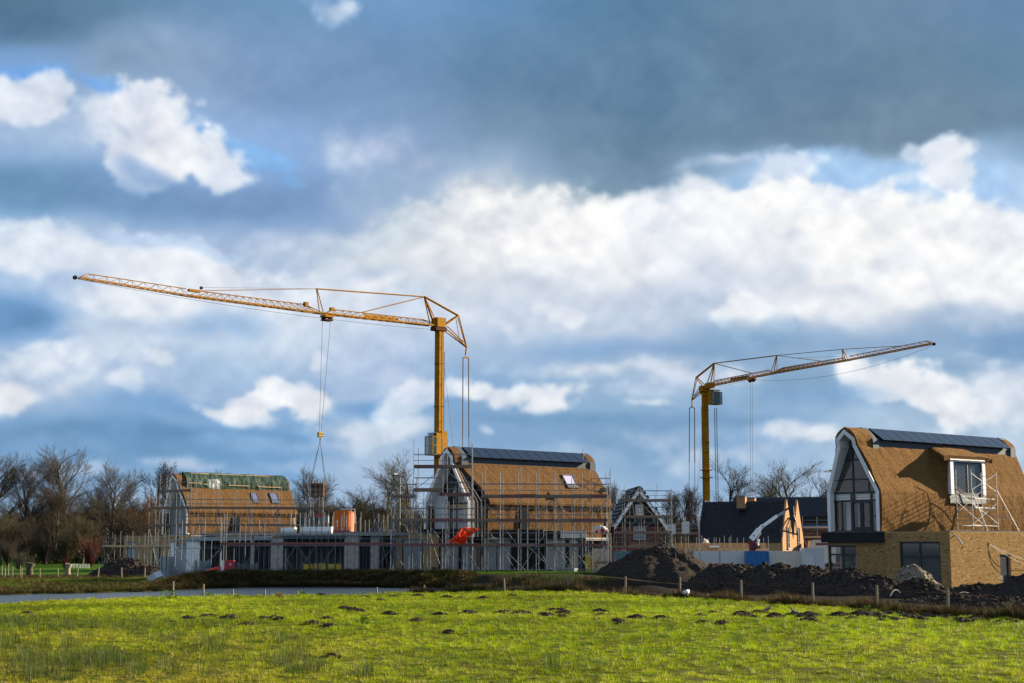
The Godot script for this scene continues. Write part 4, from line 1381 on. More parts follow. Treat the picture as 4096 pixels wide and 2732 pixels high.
# solid wall with rectangular openings, built of blocks between them (holes sorted along x)
func holed_wall(t: Node3D, called: String, o: Vector3, x: Vector3, len: float, h: float, back: Vector3, holes: Array, m: Material) -> MeshInstance3D:
	var mb := Mb.new()
	var s := 0.0
	for q in holes:
		if q.position.x > s + 0.001: mb.block(o + x * s, x * (q.position.x - s), Vector3.UP * h, back)
		if q.position.y > 0.01: mb.block(o + x * q.position.x, x * q.size.x, Vector3.UP * q.position.y, back)
		if q.end.y < h - 0.01: mb.block(o + x * q.position.x + Vector3.UP * q.end.y, x * q.size.x, Vector3.UP * (h - q.end.y), back)
		s = q.end.x
	if s < len: mb.block(o + x * s, x * (len - s), Vector3.UP * h, back)
	return put(mb, called, m, t)

# a window set in an opening: frame members, mullions, panes. o lower corner, x along, back inwards
func window(t: Node3D, o: Vector3, x: Vector3, w: float, h: float, back: Vector3, splits: Array, rails: Array, glass: Material, fr: Material, thick := 0.07) -> Node3D:
	var win := Node3D.new()
	win.name = "window"
	t.add_child(win, true)
	var up := Vector3.UP
	var xs := [0.0] + splits + [w]
	var ys := [0.0] + rails + [h]
	for s in xs:
		slab(win, "frame", o + x * clampf(s - thick * 0.5, 0, w - thick), x * thick, up * h, back * 0.09, fr)
	for r in ys:
		slab(win, "frame", o + up * clampf(r - thick * 0.5, 0, h - thick) - back * 0.003, x * w, up * thick, back * 0.095, fr)
	for i in xs.size() - 1:
		for j in ys.size() - 1:
			var mb := Mb.new()
			var a = o + x * (xs[i] + 0.02) + up * (ys[j] + 0.02) + back * 0.05
			mb.quad(a, a + x * (xs[i + 1] - xs[i] - 0.04), a + x * (xs[i + 1] - xs[i] - 0.04) + up * (ys[j + 1] - ys[j] - 0.04), a + up * (ys[j + 1] - ys[j] - 0.04))
			put(mb, "pane", glass, win)
	return win

func build_right_house() -> void:
	brick_kit()
	var at := px(3541, 2124, 105.0)
	var ax := Axes.new(at, 52.0)
	var w := 4.9
	var L := 18.2
	var gy := -0.15 - at.y
	var c := w * 0.5
	var t := thing("thatched_house", Vector3(at.x, -0.15, at.z), "finished thatched villa with yellow brick ground floor at the right", "house", "thatched villas")
	var l0 := func(y): return -0.30 - 0.75 * smoothstep(4.0, 7.2, y)
	thatch_roof(t, ax, w, L, l0, 301, M.thatch)
	gable_front(t, ax, w, func(y): return -0.40 - 0.75 * smoothstep(4.0, 7.2, y), 0.06)
	ridge_solar(t, ax, w, 0.75, L - 0.2, 13)
	rooms(t, ax, w, L, gy)
	# soffit under the deep gable overhang
	var so := Mb.new()
	so.quad(ax.p(-0.9, c - 0.60, 6.55), ax.p(-0.9, c, 6.95), ax.p(0.5, c, 6.95), ax.p(0.5, c - 0.60, 6.55))
	so.quad(ax.p(0.5, c + 0.60, 6.55), ax.p(0.5, c, 6.95), ax.p(-0.9, c, 6.95), ax.p(-0.9, c + 0.60, 6.55))
	put(so, "soffit", M.render_grey, t)
	# glazed gable
	var lg := 0.0
	var gz := Node3D.new()
	gz.name = "gable_glazing"
	t.add_child(gz)
	var rows := [[0.05, 2.13], [2.2, 2.68], [2.76, 3.62], [3.7, 5.02], [5.12, 6.36], [6.36, 6.8]]
	var cols := [[0.4, 1.28], [1.34, c + 0.15], [c + 0.25, w - 0.45]]
	for r in rows:
		if r[0] < 2.0:
			for q in [[0.66, 1.02], [1.08, 1.95], [2.02, 2.86], [2.95, 3.72], [3.80, w - 0.66]]: pane_g(gz, ax, c, lg + 0.04, r[0], r[1], q[0], q[1], M.glass)
		else:
			for q in cols: pane_g(gz, ax, c, lg + 0.04, r[0], r[1], q[0], q[1], M.glass)
	for y in [[0.0, 0.07], [2.11, 2.22], [2.66, 2.78], [3.60, 3.71], [5.0, 5.13]]:
		var h := half_at(c, y[1])
		if y[0] > 3.5 and y[0] < 4.0: bar_g(gz, ax, "transom", lg, c - h, c + 0.28, y[0], y[1], 0.09, M.frame)
		else: bar_g(gz, ax, "transom", lg, c - h, c + h, y[0], y[1], 0.09, M.frame)
	bar_g(gz, ax, "mullion", lg - 0.004, c + 0.16, c + 0.29, 2.2, 6.5, 0.1, M.frame)
	for g in [1.05, 2.86]: bar_g(gz, ax, "mullion", lg - 0.003, g, g + 0.1, 0.0, 2.7, 0.1, M.frame)
	for g in [3.72]: bar_g(gz, ax, "mullion", lg - 0.003, g, g + 0.09, 0.0, 2.2, 0.1, M.frame)
	bar_g(gz, ax, "mullion", lg - 0.003, 1.24, 1.34, 2.7, 3.7, 0.1, M.frame)
	for y in [1.02]:
		bar_g(gz, ax, "transom", lg - 0.002, 3.8, w - 1.2, y, y + 0.09, 0.09, M.frame)
		bar_g(gz, ax, "transom", lg - 0.002, 0.66, 1.05, y, y + 0.09, 0.09, M.frame)
	# double doors
	for k in 2:
		var g0 := 1.15 + k * 0.86
		var dr := Node3D.new()
		dr.name = "balcony_door"
		gz.add_child(dr, true)
		for e in [[g0, g0 + 0.14, 0.06, 2.12], [g0 + 0.7, g0 + 0.84, 0.06, 2.12]]: bar_g(dr, ax, "stile", lg - 0.03, e[0], e[1], e[2], e[3], 0.07, M.frame)
		for e in [[0.06, 0.3], [1.98, 2.12]]: bar_g(dr, ax, "rail", lg - 0.028, g0 + 0.14, g0 + 0.7, e[0], e[1], 0.06, M.frame)
	bar_g(gz, ax, "door_handle", lg - 0.09, 1.96, 2.1, 1.1, 1.13, 0.02, M.alu)
	# pale net stretched behind the upper lights, with the batten seen through them
	for q in [[0.72, 1.2], [1.36, 2.62], [2.92, 4.4]]:
		bar_g(gz, ax, "blind", lg + 0.16, q[0], q[1], 2.2, 2.66, 0.012, M.white_paint)
		bar_g(gz, ax, "batten", lg + 0.13, q[0] + 0.02, q[1] - 0.02, 2.36, 2.41, 0.02, M.fresh_wood)
	bar_g(t, ax, "curtain", 0.95, w - 1.15, w - 0.75, 0.02, 2.1, 0.05, M.white_paint)
	bar_g(t, ax, "curtain", 1.35, w - 1.9, w - 1.5, 0.02, 2.1, 0.05, M.render_grey)
	# dormer
	var d0 := 7.35
	var d1 := 11.75
	var dm := Node3D.new()
	dm.name = "dormer"
	t.add_child(dm)
	var nz := noise(0.8, 3, 305)
	var rf := Mb.new()
	var cols2 := 26
	var rows2 := 16
	var grid := []
	for j in rows2 + 1:
		var f := float(j) / rows2
		var row := []
		for i in cols2 + 1:
			var e := float(i) / cols2
			var l := lerpf(lerpf(d0 + 0.1, d0 - 0.75, f), lerpf(d1 - 0.1, d1 + 0.75, f), e)
			var gg := lerpf(c - 1.0, -0.30, f)
			var yy := lerpf(6.28, 5.52, f) - 0.10 * pow(absf(e - 0.5) * 2.0, 6.0)
			var q := nz.get_noise_3d(l, gg, yy) * 0.06 + nz.get_noise_3d(l * 4.0, gg * 5.0, yy) * 0.03
			row.append(ax.p(l, gg, yy + q))
		grid.append(row)
	for j in rows2:
		for i in cols2: rf.quad(grid[j + 1][i], grid[j + 1][i + 1], grid[j][i + 1], grid[j][i])
	var dn := Vector3(0, -0.34, 0)
	for i in cols2:
		rf.quad(grid[rows2][i] + dn + ax.g * 0.12, grid[rows2][i + 1] + dn + ax.g * 0.12, grid[rows2][i + 1], grid[rows2][i])
		for j in rows2: rf.quad(grid[j][i] + dn, grid[j][i + 1] + dn, grid[j + 1][i + 1] + dn, grid[j + 1][i] + dn)
	for j in rows2:
		rf.quad(grid[j][0] + dn, grid[j + 1][0] + dn, grid[j + 1][0], grid[j][0])
		rf.quad(grid[j + 1][cols2] + dn, grid[j][cols2] + dn, grid[j][cols2], grid[j + 1][cols2])
	put(rf, "dormer_thatch", M.thatch, dm)
	# thatched cheeks, flaring down into the slope
	for s in 2:
		var ck := Mb.new()
		var g2 := []
		for j in 15:
			var f := j / 14.0
			var row := []
			for i in 9:
				var e := i / 8.0
				var top := lerpf(5.42, 2.45, f)
				var gout := lerpf(-0.16, -0.02, f)
				var gin: float = lerpf(c - 1.0, 0.35, f)
				var gg := lerpf(gout, gin, e)
				var yy := lerpf(top, lerpf(6.15, 2.75, f), e)
				var fl := (0.10 + 0.5 * pow(f, 2.0) * e + 0.55 * e * (1.0 - f) * 0.3)
				var l := (d0 - fl) if s == 0 else (d1 + fl)
				var q := nz.get_noise_3d(l * 2.0, gg * 3.0, yy * 3.0) * 0.05
				row.append(ax.p(l + q, gg, yy))
			g2.append(row)
		for j in 14:
			for i in 8:
				if s == 0: ck.quad(g2[j][i], g2[j + 1][i], g2[j + 1][i + 1], g2[j][i + 1])
				else: ck.quad(g2[j][i], g2[j][i + 1], g2[j + 1][i + 1], g2[j + 1][i])
		put(ck, "dormer_cheek", M.thatch, dm)
	bar_l(dm, ax, "head_board", -0.22, d0 + 0.08, d1 - 0.08, 5.10, 5.30, 0.3, M.white_paint)
	bar_l(dm, ax, "jamb_board", -0.222, d0 + 0.08, d0 + 0.42, 2.7, 5.095, 0.3, M.white_paint)
	bar_l(dm, ax, "jamb_board", -0.222, d1 - 0.42, d1 - 0.08, 2.7, 5.095, 0.3, M.white_paint)
	window(dm, ax.p(d0 + 0.43, -0.12, 2.72), ax.l, d1 - d0 - 0.86, 2.37, ax.g, [(d1 - d0 - 0.86) * 0.52], [], M.glass, M.frame, 0.09)
	slab(dm, "dormer_lining", ax.p(d0 + 0.1, 2.3, 2.0), ax.l * (d1 - d0 - 0.2), Vector3.UP * 3.6, ax.g * 0.05, M.room)
	for k in 4:
		var ap := Mb.new()
		var a := d0 + k * (d1 - d0) / 4.0
		ap.block(ax.p(a + 0.01, -0.16, 2.06), ax.l * ((d1 - d0) / 4.0 - 0.02), Vector3.UP * 0.62 + ax.g * 0.05, ax.g * 0.05)
		put(ap, "zinc_apron", M.zinc, dm)
	# ground floor: the part below the gable, with a boarded fascia
	var fy := gy
	var g_len := w + 0.3
	var gf := Node3D.new()
	gf.name = "garden_front"
	t.add_child(gf)
	var gh := -gy - 0.04
	var hole := Rect2(2.62, 0.05, 2.55, 2.95)
	holed_wall(gf, "wall", ax.p(0.06, 0.0, fy), ax.g, g_len, gh, ax.l * 0.3, [hole], M.far_brick)
	brick_wall(gf, ax.p(0.05, 0.0, fy), ax.g, 2.62, gh - 0.8, -ax.l, [], 120, 311)
	window(gf, ax.p(0.16, 2.62, fy + 0.05), ax.g, 2.55, 2.95, ax.l, [1.28], [2.3], M.glass, M.frame, 0.12)
	slab(gf, "room_lining", ax.p(1.0, w - 0.1, fy), ax.l * 3.0, Vector3.UP * 3.6, ax.g * 0.1, M.room)
	slab(gf, "room_lining", ax.p(3.6, 0.0, fy), ax.g * w, Vector3.UP * 3.7, ax.l * 0.1, M.room)
	slab(gf, "curtain", ax.p(1.2, 2.75, fy + 0.05), ax.g * 0.9, Vector3.UP * 2.3, ax.l * 0.05, M.white_paint)
	var n_b := 44
	for k in n_b:
		slab(gf, "fascia_board", ax.p(-0.22, -0.02 + k * (w + 0.72) / n_b, -0.78), ax.g * ((w + 0.72) / n_b - 0.018), Vector3.UP * 0.70, ax.l * 0.05, M.black_cladding)
	slab(gf, "canopy", ax.p(-0.16, 0.0, -0.78), ax.g * (w + 0.68), Vector3.UP * 0.72, ax.l * 0.3, M.black_cladding)
	# flat-roofed wing running out to the corner nearest the camera
	var ww := 5.35
	var wl := 20.0
	var wing := Node3D.new()
	wing.name = "wing"
	t.add_child(wing)
	var wh := -0.06 - gy
	var a0 := ax.p(-0.10, -ww, fy)
	var h1 := Rect2(0.78, 0.05, 3.35, wh - 0.72)
	holed_wall(wing, "wall", a0, ax.g, ww, wh, ax.l * 0.3, [h1], M.far_brick)
	brick_wall(wing, a0, ax.g, ww, wh, -ax.l, [h1], 120, 312)
	window(wing, a0 + ax.g * 0.78 + ax.l * 0.1 + Vector3.UP * 0.05, ax.g, 3.35, wh - 0.72, ax.l, [1.72], [2.2], M.glass, M.frame, 0.14)
	var h2 := Rect2(5.55, 0.0, 1.25, 2.36)
	holed_wall(wing, "wall", a0 + ax.l * 0.001, ax.l, wl, wh, ax.g * 0.3, [h2], M.far_brick)
	brick_wall(wing, a0, ax.l, 14.0, wh, -ax.g, [h2], 290, 313)
	slab(wing, "roof_deck", a0 + Vector3.UP * (wh - 0.02) + ax.l * 0.02 + ax.g * 0.02, ax.l * (wl - 0.1), Vector3.UP * -0.2, ax.g * (ww - 0.1), M.zinc)
	slab(wing, "coping", a0 + Vector3.UP * (wh + 0.004) - ax.l * 0.02 - ax.g * 0.02, ax.l * wl, Vector3.UP * 0.04, ax.g * 0.34, M.zinc)
	slab(wing, "room_lining", a0 + ax.l * 4.6 + ax.g * 0.3, ax.g * ww, Vector3.UP * wh, ax.l * 0.1, M.room)
	slab(wing, "room_lining", ax.p(0.3, 0.0, fy), ax.l * 6.0, Vector3.UP * 3.7, ax.g * 0.1, M.room)
	slab(wing, "floor_slab", a0 + ax.l * 0.1 + ax.g * 0.1, ax.g * (ww - 0.2), Vector3.UP * 0.04, ax.l * 6.0, M.concrete)
	bar_g(wing, ax, "inner_door", 4.4, -3.9, -3.0, fy, fy + 2.3, 0.1, M.white_paint)
	bar_g(wing, ax, "inner_door_dark", 4.38, -3.78, -3.12, fy + 0.7, fy + 2.1, 0.1, M.frame)  # opaque slab, the dark behind the door glass put into its colour
	var dr := Node3D.new()
	dr.name = "back_door"
	wing.add_child(dr)
	var dd := a0 + ax.l * 5.57 + ax.g * 0.16
	slab(dr, "leaf", dd, ax.l * 1.2, Vector3.UP * 0.95, ax.g * 0.06, M.frame)
	for k in 7: slab(dr, "board", dd + Vector3.UP * (0.04 + k * 0.13) - ax.g * 0.012, ax.l * 1.18, Vector3.UP * 0.115, ax.g * 0.012, M.frame)
	for q in [[0.0, 0.16], [1.05, 1.2]]: slab(dr, "stile", dd + ax.l * q[0] + Vector3.UP * 0.95, ax.l * (q[1] - q[0]), Vector3.UP * 1.4, ax.g * 0.06, M.frame)
	slab(dr, "rail", dd + ax.l * 0.16 + Vector3.UP * 2.2, ax.l * 0.89, Vector3.UP * 0.15, ax.g * 0.06, M.frame)
	slab(dr, "pane", dd + ax.l * 0.16 + Vector3.UP * 0.95 + ax.g * 0.03, ax.l * 0.89, Vector3.UP * 1.25, ax.g * 0.008, M.glass)
	slab(dr, "handle", dd + ax.l * 0.95 + Vector3.UP * 1.05 - ax.g * 0.06, ax.l * 0.15, Vector3.UP * 0.03, ax.g * 0.03, M.alu)
	slab(wing, "passage_lining", dd + ax.g * 1.5 - ax.l * 0.5, ax.l * 2.2, Vector3.UP * 2.6, ax.g * 0.1, M.bare_wall)
	# rain pipe stub sticking out of the wall, and the cable hole
	var pp := a0 + ax.l * 0.55 + Vector3.UP * (wh - 0.27)
	var tube := Mb.new()
	tube.tube(pp, pp - ax.g * 0.22 + Vector3.UP * -0.1, 0.04, 0.04, 8)
	tube.tube(pp - ax.g * 0.22 + Vector3.UP * -0.1, pp - ax.g * 0.62 + Vector3.UP * -0.62, 0.045, 0.045, 8)
	put(tube, "rain_pipe", M.grate, wing)
	var ch := a0 + ax.l * 4.35 + Vector3.UP * (wh - 0.82)
	var hb := Mb.new()
	hb.tube(ch - ax.g * -0.05, ch - ax.g * 0.035, 0.075, 0.075, 10)
	put(hb, "wall_sleeve", M.rust, wing)
	for k in 2:
		var cb := Mb.new()
		var pts := []
		var e := ch + ax.l * (9.0) - ax.g * 0.2 + Vector3.UP * (-1.35 - 0.2 * k)
		for i in 25:
			var f := i / 24.0
			pts.append(ch.lerp(e, f) - ax.g * (0.04 + 0.5 * sin(f * PI) * (1 - f) + 0.1 * k * f) + Vector3.UP * (-(1.4 + 0.35 * k) * (1 - pow(1 - f, 3.0)) + 1.35 * f))
		cb.path(pts, 0.012)
		put(cb, "cable", M.grate, wing)
	# aluminium scaffold tower on the wing's roof
	build_tower(ax, a0, wh)

func build_tower(ax: Axes, a0: Vector3, wh: float) -> void:
	var b := ax.p(0, 0, 0)
	b.y = a0.y + wh + 0.03
	var l0 := 7.55
	var len := 3.05
	var g1 := -0.55
	var g0 := -1.85
	var base := b + ax.l * l0 + ax.g * g0
	var t := thing("scaffold_tower", base, "aluminium mobile scaffold tower before the dormer window", "scaffold tower")
	var top := 4.35
	var P := func(i: float, j: float, y: float): return b + ax.l * (l0 + i * len) + ax.g * lerpf(g0, g1, j) + Vector3.UP * y
	for i in 2:
		for j in 2: pipe(t, "standard", P.call(i, j, 0.0), P.call(i, j, top + (0.12 if i == 0 else 0.0)), 0.028, M.alu)
		for k in 12:
			pipe(t, "rung", P.call(i, 0, 0.5 + k * 0.325), P.call(i, 1, 0.5 + k * 0.325), 0.018, M.alu)
	for e in [[0, 0, 4.2, 1, 0, 2.9], [0, 0, 3.0, 1, 0, 4.2], [0, 1, 2.95, 1, 1, 1.5], [0, 1, 1.4, 1, 1, 3.0], [0, 0, 2.1, 1, 0, 0.6], [0, 0, 0.55, 1, 0, 2.1], [0, 1, 2.2, 1, 1, 0.6], [0, 0, 0.5, 1, 0, 0.42], [0, 1, 0.5, 1, 1, 0.45]]:
		pipe(t, "brace", P.call(e[0], e[1], e[2]), P.call(e[3], e[4], e[5]), 0.02, M.alu)
	for i in 2:
		pipe(t, "outrigger", P.call(i, 0, 3.05), P.call(i, 0, 0.06) - ax.g * 0.95 + ax.l * (1.15 if i else 0.35), 0.024, M.alu)
		if i: pipe(t, "outrigger_strut", P.call(i, 0, 1.15), P.call(i, 0, 0.95) - ax.g * 0.6 + ax.l * 0.75, 0.018, M.alu)
	for y in [2.35, 1.7]:
		slab(t, "platform", P.call(0.18, 0.1, y), ax.l * (len * 0.8), Vector3.UP * 0.08, ax.g * 0.62, M.alu)
	for i in 2:
		for j in 2: pipe(t, "castor", P.call(i, j, 0.0) + ax.l * 0.04, P.call(i, j, 0.14), 0.05, M.rubber)


# ---- scaffolding ---------------------------------------------------------------------------------------------------------
# One facade scaffold: bays along x from o, lifts as heights above o, two rows of standards, ledgers, guard rails, planks and braces.
# rows: [height, first bay, last bay, plank material key]; tops: height of each standard
func scaffold(t: Node3D, o: Vector3, x: Vector3, back: Vector3, bays: Array, tops: Array, rows: Array, sd: int, with_back := true, braces := true) -> void:
	var r := RandomNumberGenerator.new()
	r.seed = sd
	var xs := [0.0]
	for b in bays: xs.append(xs[-1] + b)
	var up := Vector3.UP
	var depth := 0.75
	for i in xs.size() - 1:
		if r.randf() < 0.8:
			var f := r.randf_range(0.3, 0.7)
			var h2: float = lerpf(2.6, maxf(2.7, tops[i]), r.randf())
			pipe(t, "standard", o + x * (xs[i] + bays[i] * f) + back * depth * 0.5 - up * 0.1, o + x * (xs[i] + bays[i] * f) + back * depth * 0.5 + up * h2, 0.025, M.steel)
	for i in xs.size():
		for j in (2 if with_back else 1):
			var h: float = tops[i] + (r.randf_range(-0.25, 0.45) if j == 0 else r.randf_range(-0.2, 0.9))
			var off := 0.28 if (j == 1 and i < xs.size() - 1) else 0.0
			pipe(t, "standard", o + x * (xs[i] + off) + back * depth * j - up * 0.1, o + x * (xs[i] + off) + back * depth * j + up * h, 0.027, M.steel)
	for i in xs.size() - 1:
		pipe(t, "ledger", o + x * xs[i] + up * 0.22, o + x * xs[i + 1] + up * 0.22, 0.022, M.steel)
	for row in rows:
		var y: float = row[0]
		for i in range(row[1], row[2]):
			var a = o + x * xs[i] + up * y
			var b = o + x * xs[i + 1] + up * y
			pipe(t, "ledger", a - up * 0.05, b - up * 0.05, 0.024, M.steel)
			if with_back: pipe(t, "ledger", a + back * depth - up * 0.05, b + back * depth - up * 0.05, 0.024, M.steel)
			pipe(t, "guard_rail", a + up * 0.52, b + up * 0.52, 0.022, M.steel)
			pipe(t, "guard_rail", a + up * 1.02, b + up * 1.02, 0.022, M.steel)
			if with_back: pipe(t, "guard_rail", a + back * depth + up * 1.0, b + back * depth + up * 1.0, 0.022, M.steel)
			if with_back: pipe(t, "transom", a - up * 0.03, a + back * depth - up * 0.03, 0.02, M.steel)
			var key: String = row[3]
			if key == "mix": key = "red_wood" if r.randf() < 0.6 else "wood"
			if key != "":
				slab(t, "toe_board", a + up * 0.02 - back * 0.03 + x * 0.01, x * (xs[i + 1] - xs[i] - 0.03), up * r.randf_range(0.15, 0.2), back * 0.03, M[key])
				for k in 3:
					slab(t, "plank", a + back * (0.04 + k * 0.24) + x * 0.01, x * (xs[i + 1] - xs[i] - 0.03), up * 0.04, back * 0.22, M[key])
			if braces and r.randf() < 0.42:
				var lo: float = 0.2
				for q in rows:
					if q[0] < y - 0.5: lo = maxf(lo, q[0])
				if r.randf() < 0.5: pipe(t, "brace", o + x * xs[i] - back * 0.05 + up * lo, b - back * 0.05 - up * 0.1, 0.024, M.steel)
				else: pipe(t, "brace", o + x * xs[i + 1] - back * 0.05 + up * lo, a - back * 0.05 - up * 0.1, 0.024, M.steel)
	if braces:
		for i in xs.size() - 1:
			if i % 4 == 1 or r.randf() < 0.2:
				var y1: float = rows[0][0] if rows.size() > 0 else 2.0
				pipe(t, "brace", o + x * (xs[i] + 0.12) - back * 0.05 + up * 0.1, o + x * xs[i + 1] - back * 0.05 + up * y1, 0.024, M.steel)
				if r.randf() < 0.6: pipe(t, "brace", o + x * (xs[i] - 0.12) - back * 0.05 + up * 0.1, o + x * (xs[i] - (xs[1])) - back * 0.05 + up * y1, 0.024, M.steel)

func bays_for(x0: float, x1: float, w: float) -> Array:
	var n := maxi(1, int(round((x1 - x0) / w)))
	var out := []
	for i in n: out.append((x1 - x0) / n)
	return out

func fill(n: int, v: float) -> Array:
	var a := []
	for i in n: a.append(v)
	return a

# a scaffold between two spots of the photograph at one depth (its left and right ends may differ in depth)
func scaffold_px(called: String, label: String, u0: float, z0: float, u1: float, z1: float, y0: float, rows_v: Array, top_v: float, key: String, sd: int, bay := 1.9, with_back := true) -> Node3D:
	var a := px(u0, 2250.0, z0)
	var b := px(u1, 2250.0, z1)
	a.y = y0; b.y = y0
	var x := (b - a).normalized()
	var bays := bays_for(0.0, a.distance_to(b), bay)
	var rows := []
	for rv in rows_v:
		var h := px((u0 + u1) * 0.5, rv[0], (z0 + z1) * 0.5).y - y0
		var i0 := 0
		var i1 := bays.size()
		if rv.size() > 1:
			i0 = clampi(int(round((rv[1] - u0) / (u1 - u0) * bays.size())), 0, bays.size())
			i1 = clampi(int(round((rv[2] - u0) / (u1 - u0) * bays.size())), 0, bays.size())
		rows.append([h, i0, i1, key])
	var top := px((u0 + u1) * 0.5, top_v, (z0 + z1) * 0.5).y - y0
	var tops := []
	for i in bays.size() + 1:
		var h := 1.6
		for rw in rows:
			if i >= rw[1] and i <= rw[2]: h = maxf(h, rw[0] + 1.15)
		tops.append(maxf(h, minf(top, h + 0.6)))
	var t := thing(called, a, label, "scaffold", "steel tube scaffolds")
	scaffold(t, a, x, Vector3(x.z, 0, -x.x) * (1.0 if Vector3(x.z, 0, -x.x).z < 0 else -1.0), bays, tops, rows, sd, with_back)
	return t

# ---- middle house --------------------------------------------------------------------------------------------------------
func skylight(t: Node3D, ax: Axes, l: float, y: float, w: float, h: float, glass: Material, c: float) -> void:
	var k := (5.75 - 3.75) / (c - 1.12 - 0.55)
	var gq := func(yy): return 0.55 + (yy - 3.75) / k
	var win := Node3D.new()
	win.name = "roof_window"
	t.add_child(win, true)
	var up := (ax.p(l, gq.call(y + h), y + h) - ax.p(l, gq.call(y), y)).normalized()
	var nrm := ax.l.cross(up).normalized()
	if nrm.y < 0: nrm = -nrm
	var len := h / up.y
	var a := ax.p(l, gq.call(y), y) + nrm * 0.02
	slab(win, "frame", a, ax.l * w, up * 0.3, nrm * 0.09, M.frame)
	slab(win, "frame", a + up * (len - 0.08), ax.l * w, up * 0.08, nrm * 0.1, M.frame)
	slab(win, "frame", a + up * 0.3, ax.l * 0.07, up * (len - 0.38), nrm * 0.1, M.frame)
	slab(win, "frame", a + up * 0.3 + ax.l * (w - 0.07), ax.l * 0.07, up * (len - 0.38), nrm * 0.1, M.frame)
	slab(win, "pane", a + up * 0.3 + ax.l * 0.07, ax.l * (w - 0.14), up * (len - 0.38), nrm * 0.06, glass)

func build_middle_house() -> void:
	var at := px(1962, 2148, 121.5)
	var ax := Axes.new(at, 50.0)
	var w := 6.3
	var L := 13.6
	var c := w * 0.5
	var gy := 0.75 - at.y
	var t := thing("thatched_house", Vector3(at.x, 0.75, at.z), "thatched villa with solar panels inside scaffolding in the middle", "house", "thatched villas")
	# the thatch is cut back at the foot of the gable and reaches forward at the top
	var l0 := func(y): return lerpf(0.0, -1.75, smoothstep(2.6, 7.0, y))
	var fl := func(y): return -2.0
	thatch_roof(t, ax, w, L, fl, 401, M.thatch_old, Rect2(), false, l0, true, -1.25)
	var ex := Axes.new(ax.p(-2.0, 0, 0), 50.0)
	gable_front(t, ex, w, func(_y): return -0.12, 1.0)
	ridge_solar(t, ax, w, -1.3, L - 0.1, 12)
	rooms(t, ax, w, L, gy)
	# ridge board and dark slanting fins between the gable frame and the cut thatch
	for k in 3:
		var mb := Mb.new()
		var d := 0.35 + k * 0.38
		var pts := [[0.16, 0.0], [0.14, 2.72], [c - 0.86, 5.9]]
		for i in 2:
			var a := ax.p(-2.0 + d + 0.05 * k, pts[i][0], pts[i][1])
			var b := ax.p(-2.0 + (d if i == 0 else d * 0.35), pts[i + 1][0], pts[i + 1][1])
			mb.block(a, ax.l * 0.1, b - a, ax.g * 0.25)
		put(mb, "gable_fin", [M.wood, M.frame, M.frame][k], t)
	var lg := -1.0
	var gz := Node3D.new()
	gz.name = "gable_glazing"
	t.add_child(gz)
	bar_g(gz, ax, "reveal_wall", lg - 0.4, c + 0.75, w - 0.55, 0.0, 3.4, 0.1, M.render_grey)
	for q in [[0.05, 2.2, M.window_sheet], [2.28, 2.66, M.fresh_wood], [2.78, 4.4, M.glass], [4.5, 6.2, M.glass]]:
		for e in [[0.5, c - 0.05], [c + 0.05, c + 1.4]]:
			pane_g(gz, ax, c, lg + 0.04, q[0], q[1], e[0], e[1], q[2], "pane")
	for y in [0.0, 2.2, 2.68, 4.4]: bar_g(gz, ax, "transom", lg, c - half_at(c, y + 0.08), c + half_at(c, y + 0.08) - 0.1, y, y + 0.09, 0.1, M.frame)
	for g in [c - 0.05, 1.5]: bar_g(gz, ax, "mullion", lg - 0.004, g, g + 0.1, 0.0, 4.4 if g < 2.0 else 6.2, 0.1, M.frame)
	slab(gz, "inner_wall", ax.p(1.5, 0.6, 0.0), ax.g * (w - 1.2), Vector3.UP * 2.6, ax.l * 0.1, M.bare_wall)
	skylight(t, ax, 9.15, 4.15, 1.25, 1.15, M.skylight_film, c)
	# a thatched eyebrow vent low in the slope
	var eb := Mb.new()
	var n0 := 10
	for i in n0:
		var a0 := PI * i / n0
		var a1 := PI * (i + 1) / n0
		var p0 := ax.p(6.9 - 0.42 * cos(a0), 0.05, 3.05 + 0.28 * sin(a0))
		var p1 := ax.p(6.9 - 0.42 * cos(a1), 0.05, 3.05 + 0.28 * sin(a1))
		var tip := ax.p(6.7, 0.75, 4.0)
		eb.tri(p0, p1, tip)
	put(eb, "eyebrow_vent", M.thatch_old, t)
	# tall window slit in the long wall, panes solid, inside dark put into their colour
	bar_l(t, ax, "slit_window", 0.22, 3.3, 4.3, 0.0, 2.15, 0.16, M.slit_dark)
	bar_l(t, ax, "slit_dark_pane", 0.21, 3.4, 4.2, 1.15, 1.95, 0.02, M.slit_dark)
	bar_l(t, ax, "slit_dark_pane", 0.21, 3.4, 4.2, 0.1, 1.05, 0.02, M.slit_dark)
	# ground floor, windows sheeted with plastic film, and a flat roofed bay before it
	var wall := Node3D.new()
	wall.name = "ground_floor"
	t.add_child(wall)
	var f0 := px(1580, 2285, 122.5)
	var f1 := px(1752, 2285, 122.2)
	var f2 := px(2340, 2285, 123.5)
	for q in [f0, f1, f2]: pass
	f0.y = 0.75; f1.y = 0.75; f2.y = 0.75
	var x := (f1 - f0).normalized()
	var bk := Vector3(-x.z, 0, x.x)
	if bk.z > 0: bk = -bk
	var wlen := f0.distance_to(f1)
	var hole := Rect2(0.55, 0.05, 1.7, 2.6)
	holed_wall(wall, "brick_wall", f0, x, wlen, 3.1, bk * 0.3, [hole], M.far_brick)
	window(wall, f0 + x * 0.55 + Vector3.UP * 0.05 + bk * 0.12, x, 1.7, 2.6, bk, [0.85], [2.1], M.window_sheet, M.frame, 0.09)
	slab(wall, "fascia", f0 + Vector3.UP * 3.1 + x * 2.3 - bk * 0.2, x * 3.2, Vector3.UP * 0.34, bk * 0.3, M.black_cladding)
	var x2 := (f2 - f1).normalized()
	var l2 := f1.distance_to(f2)
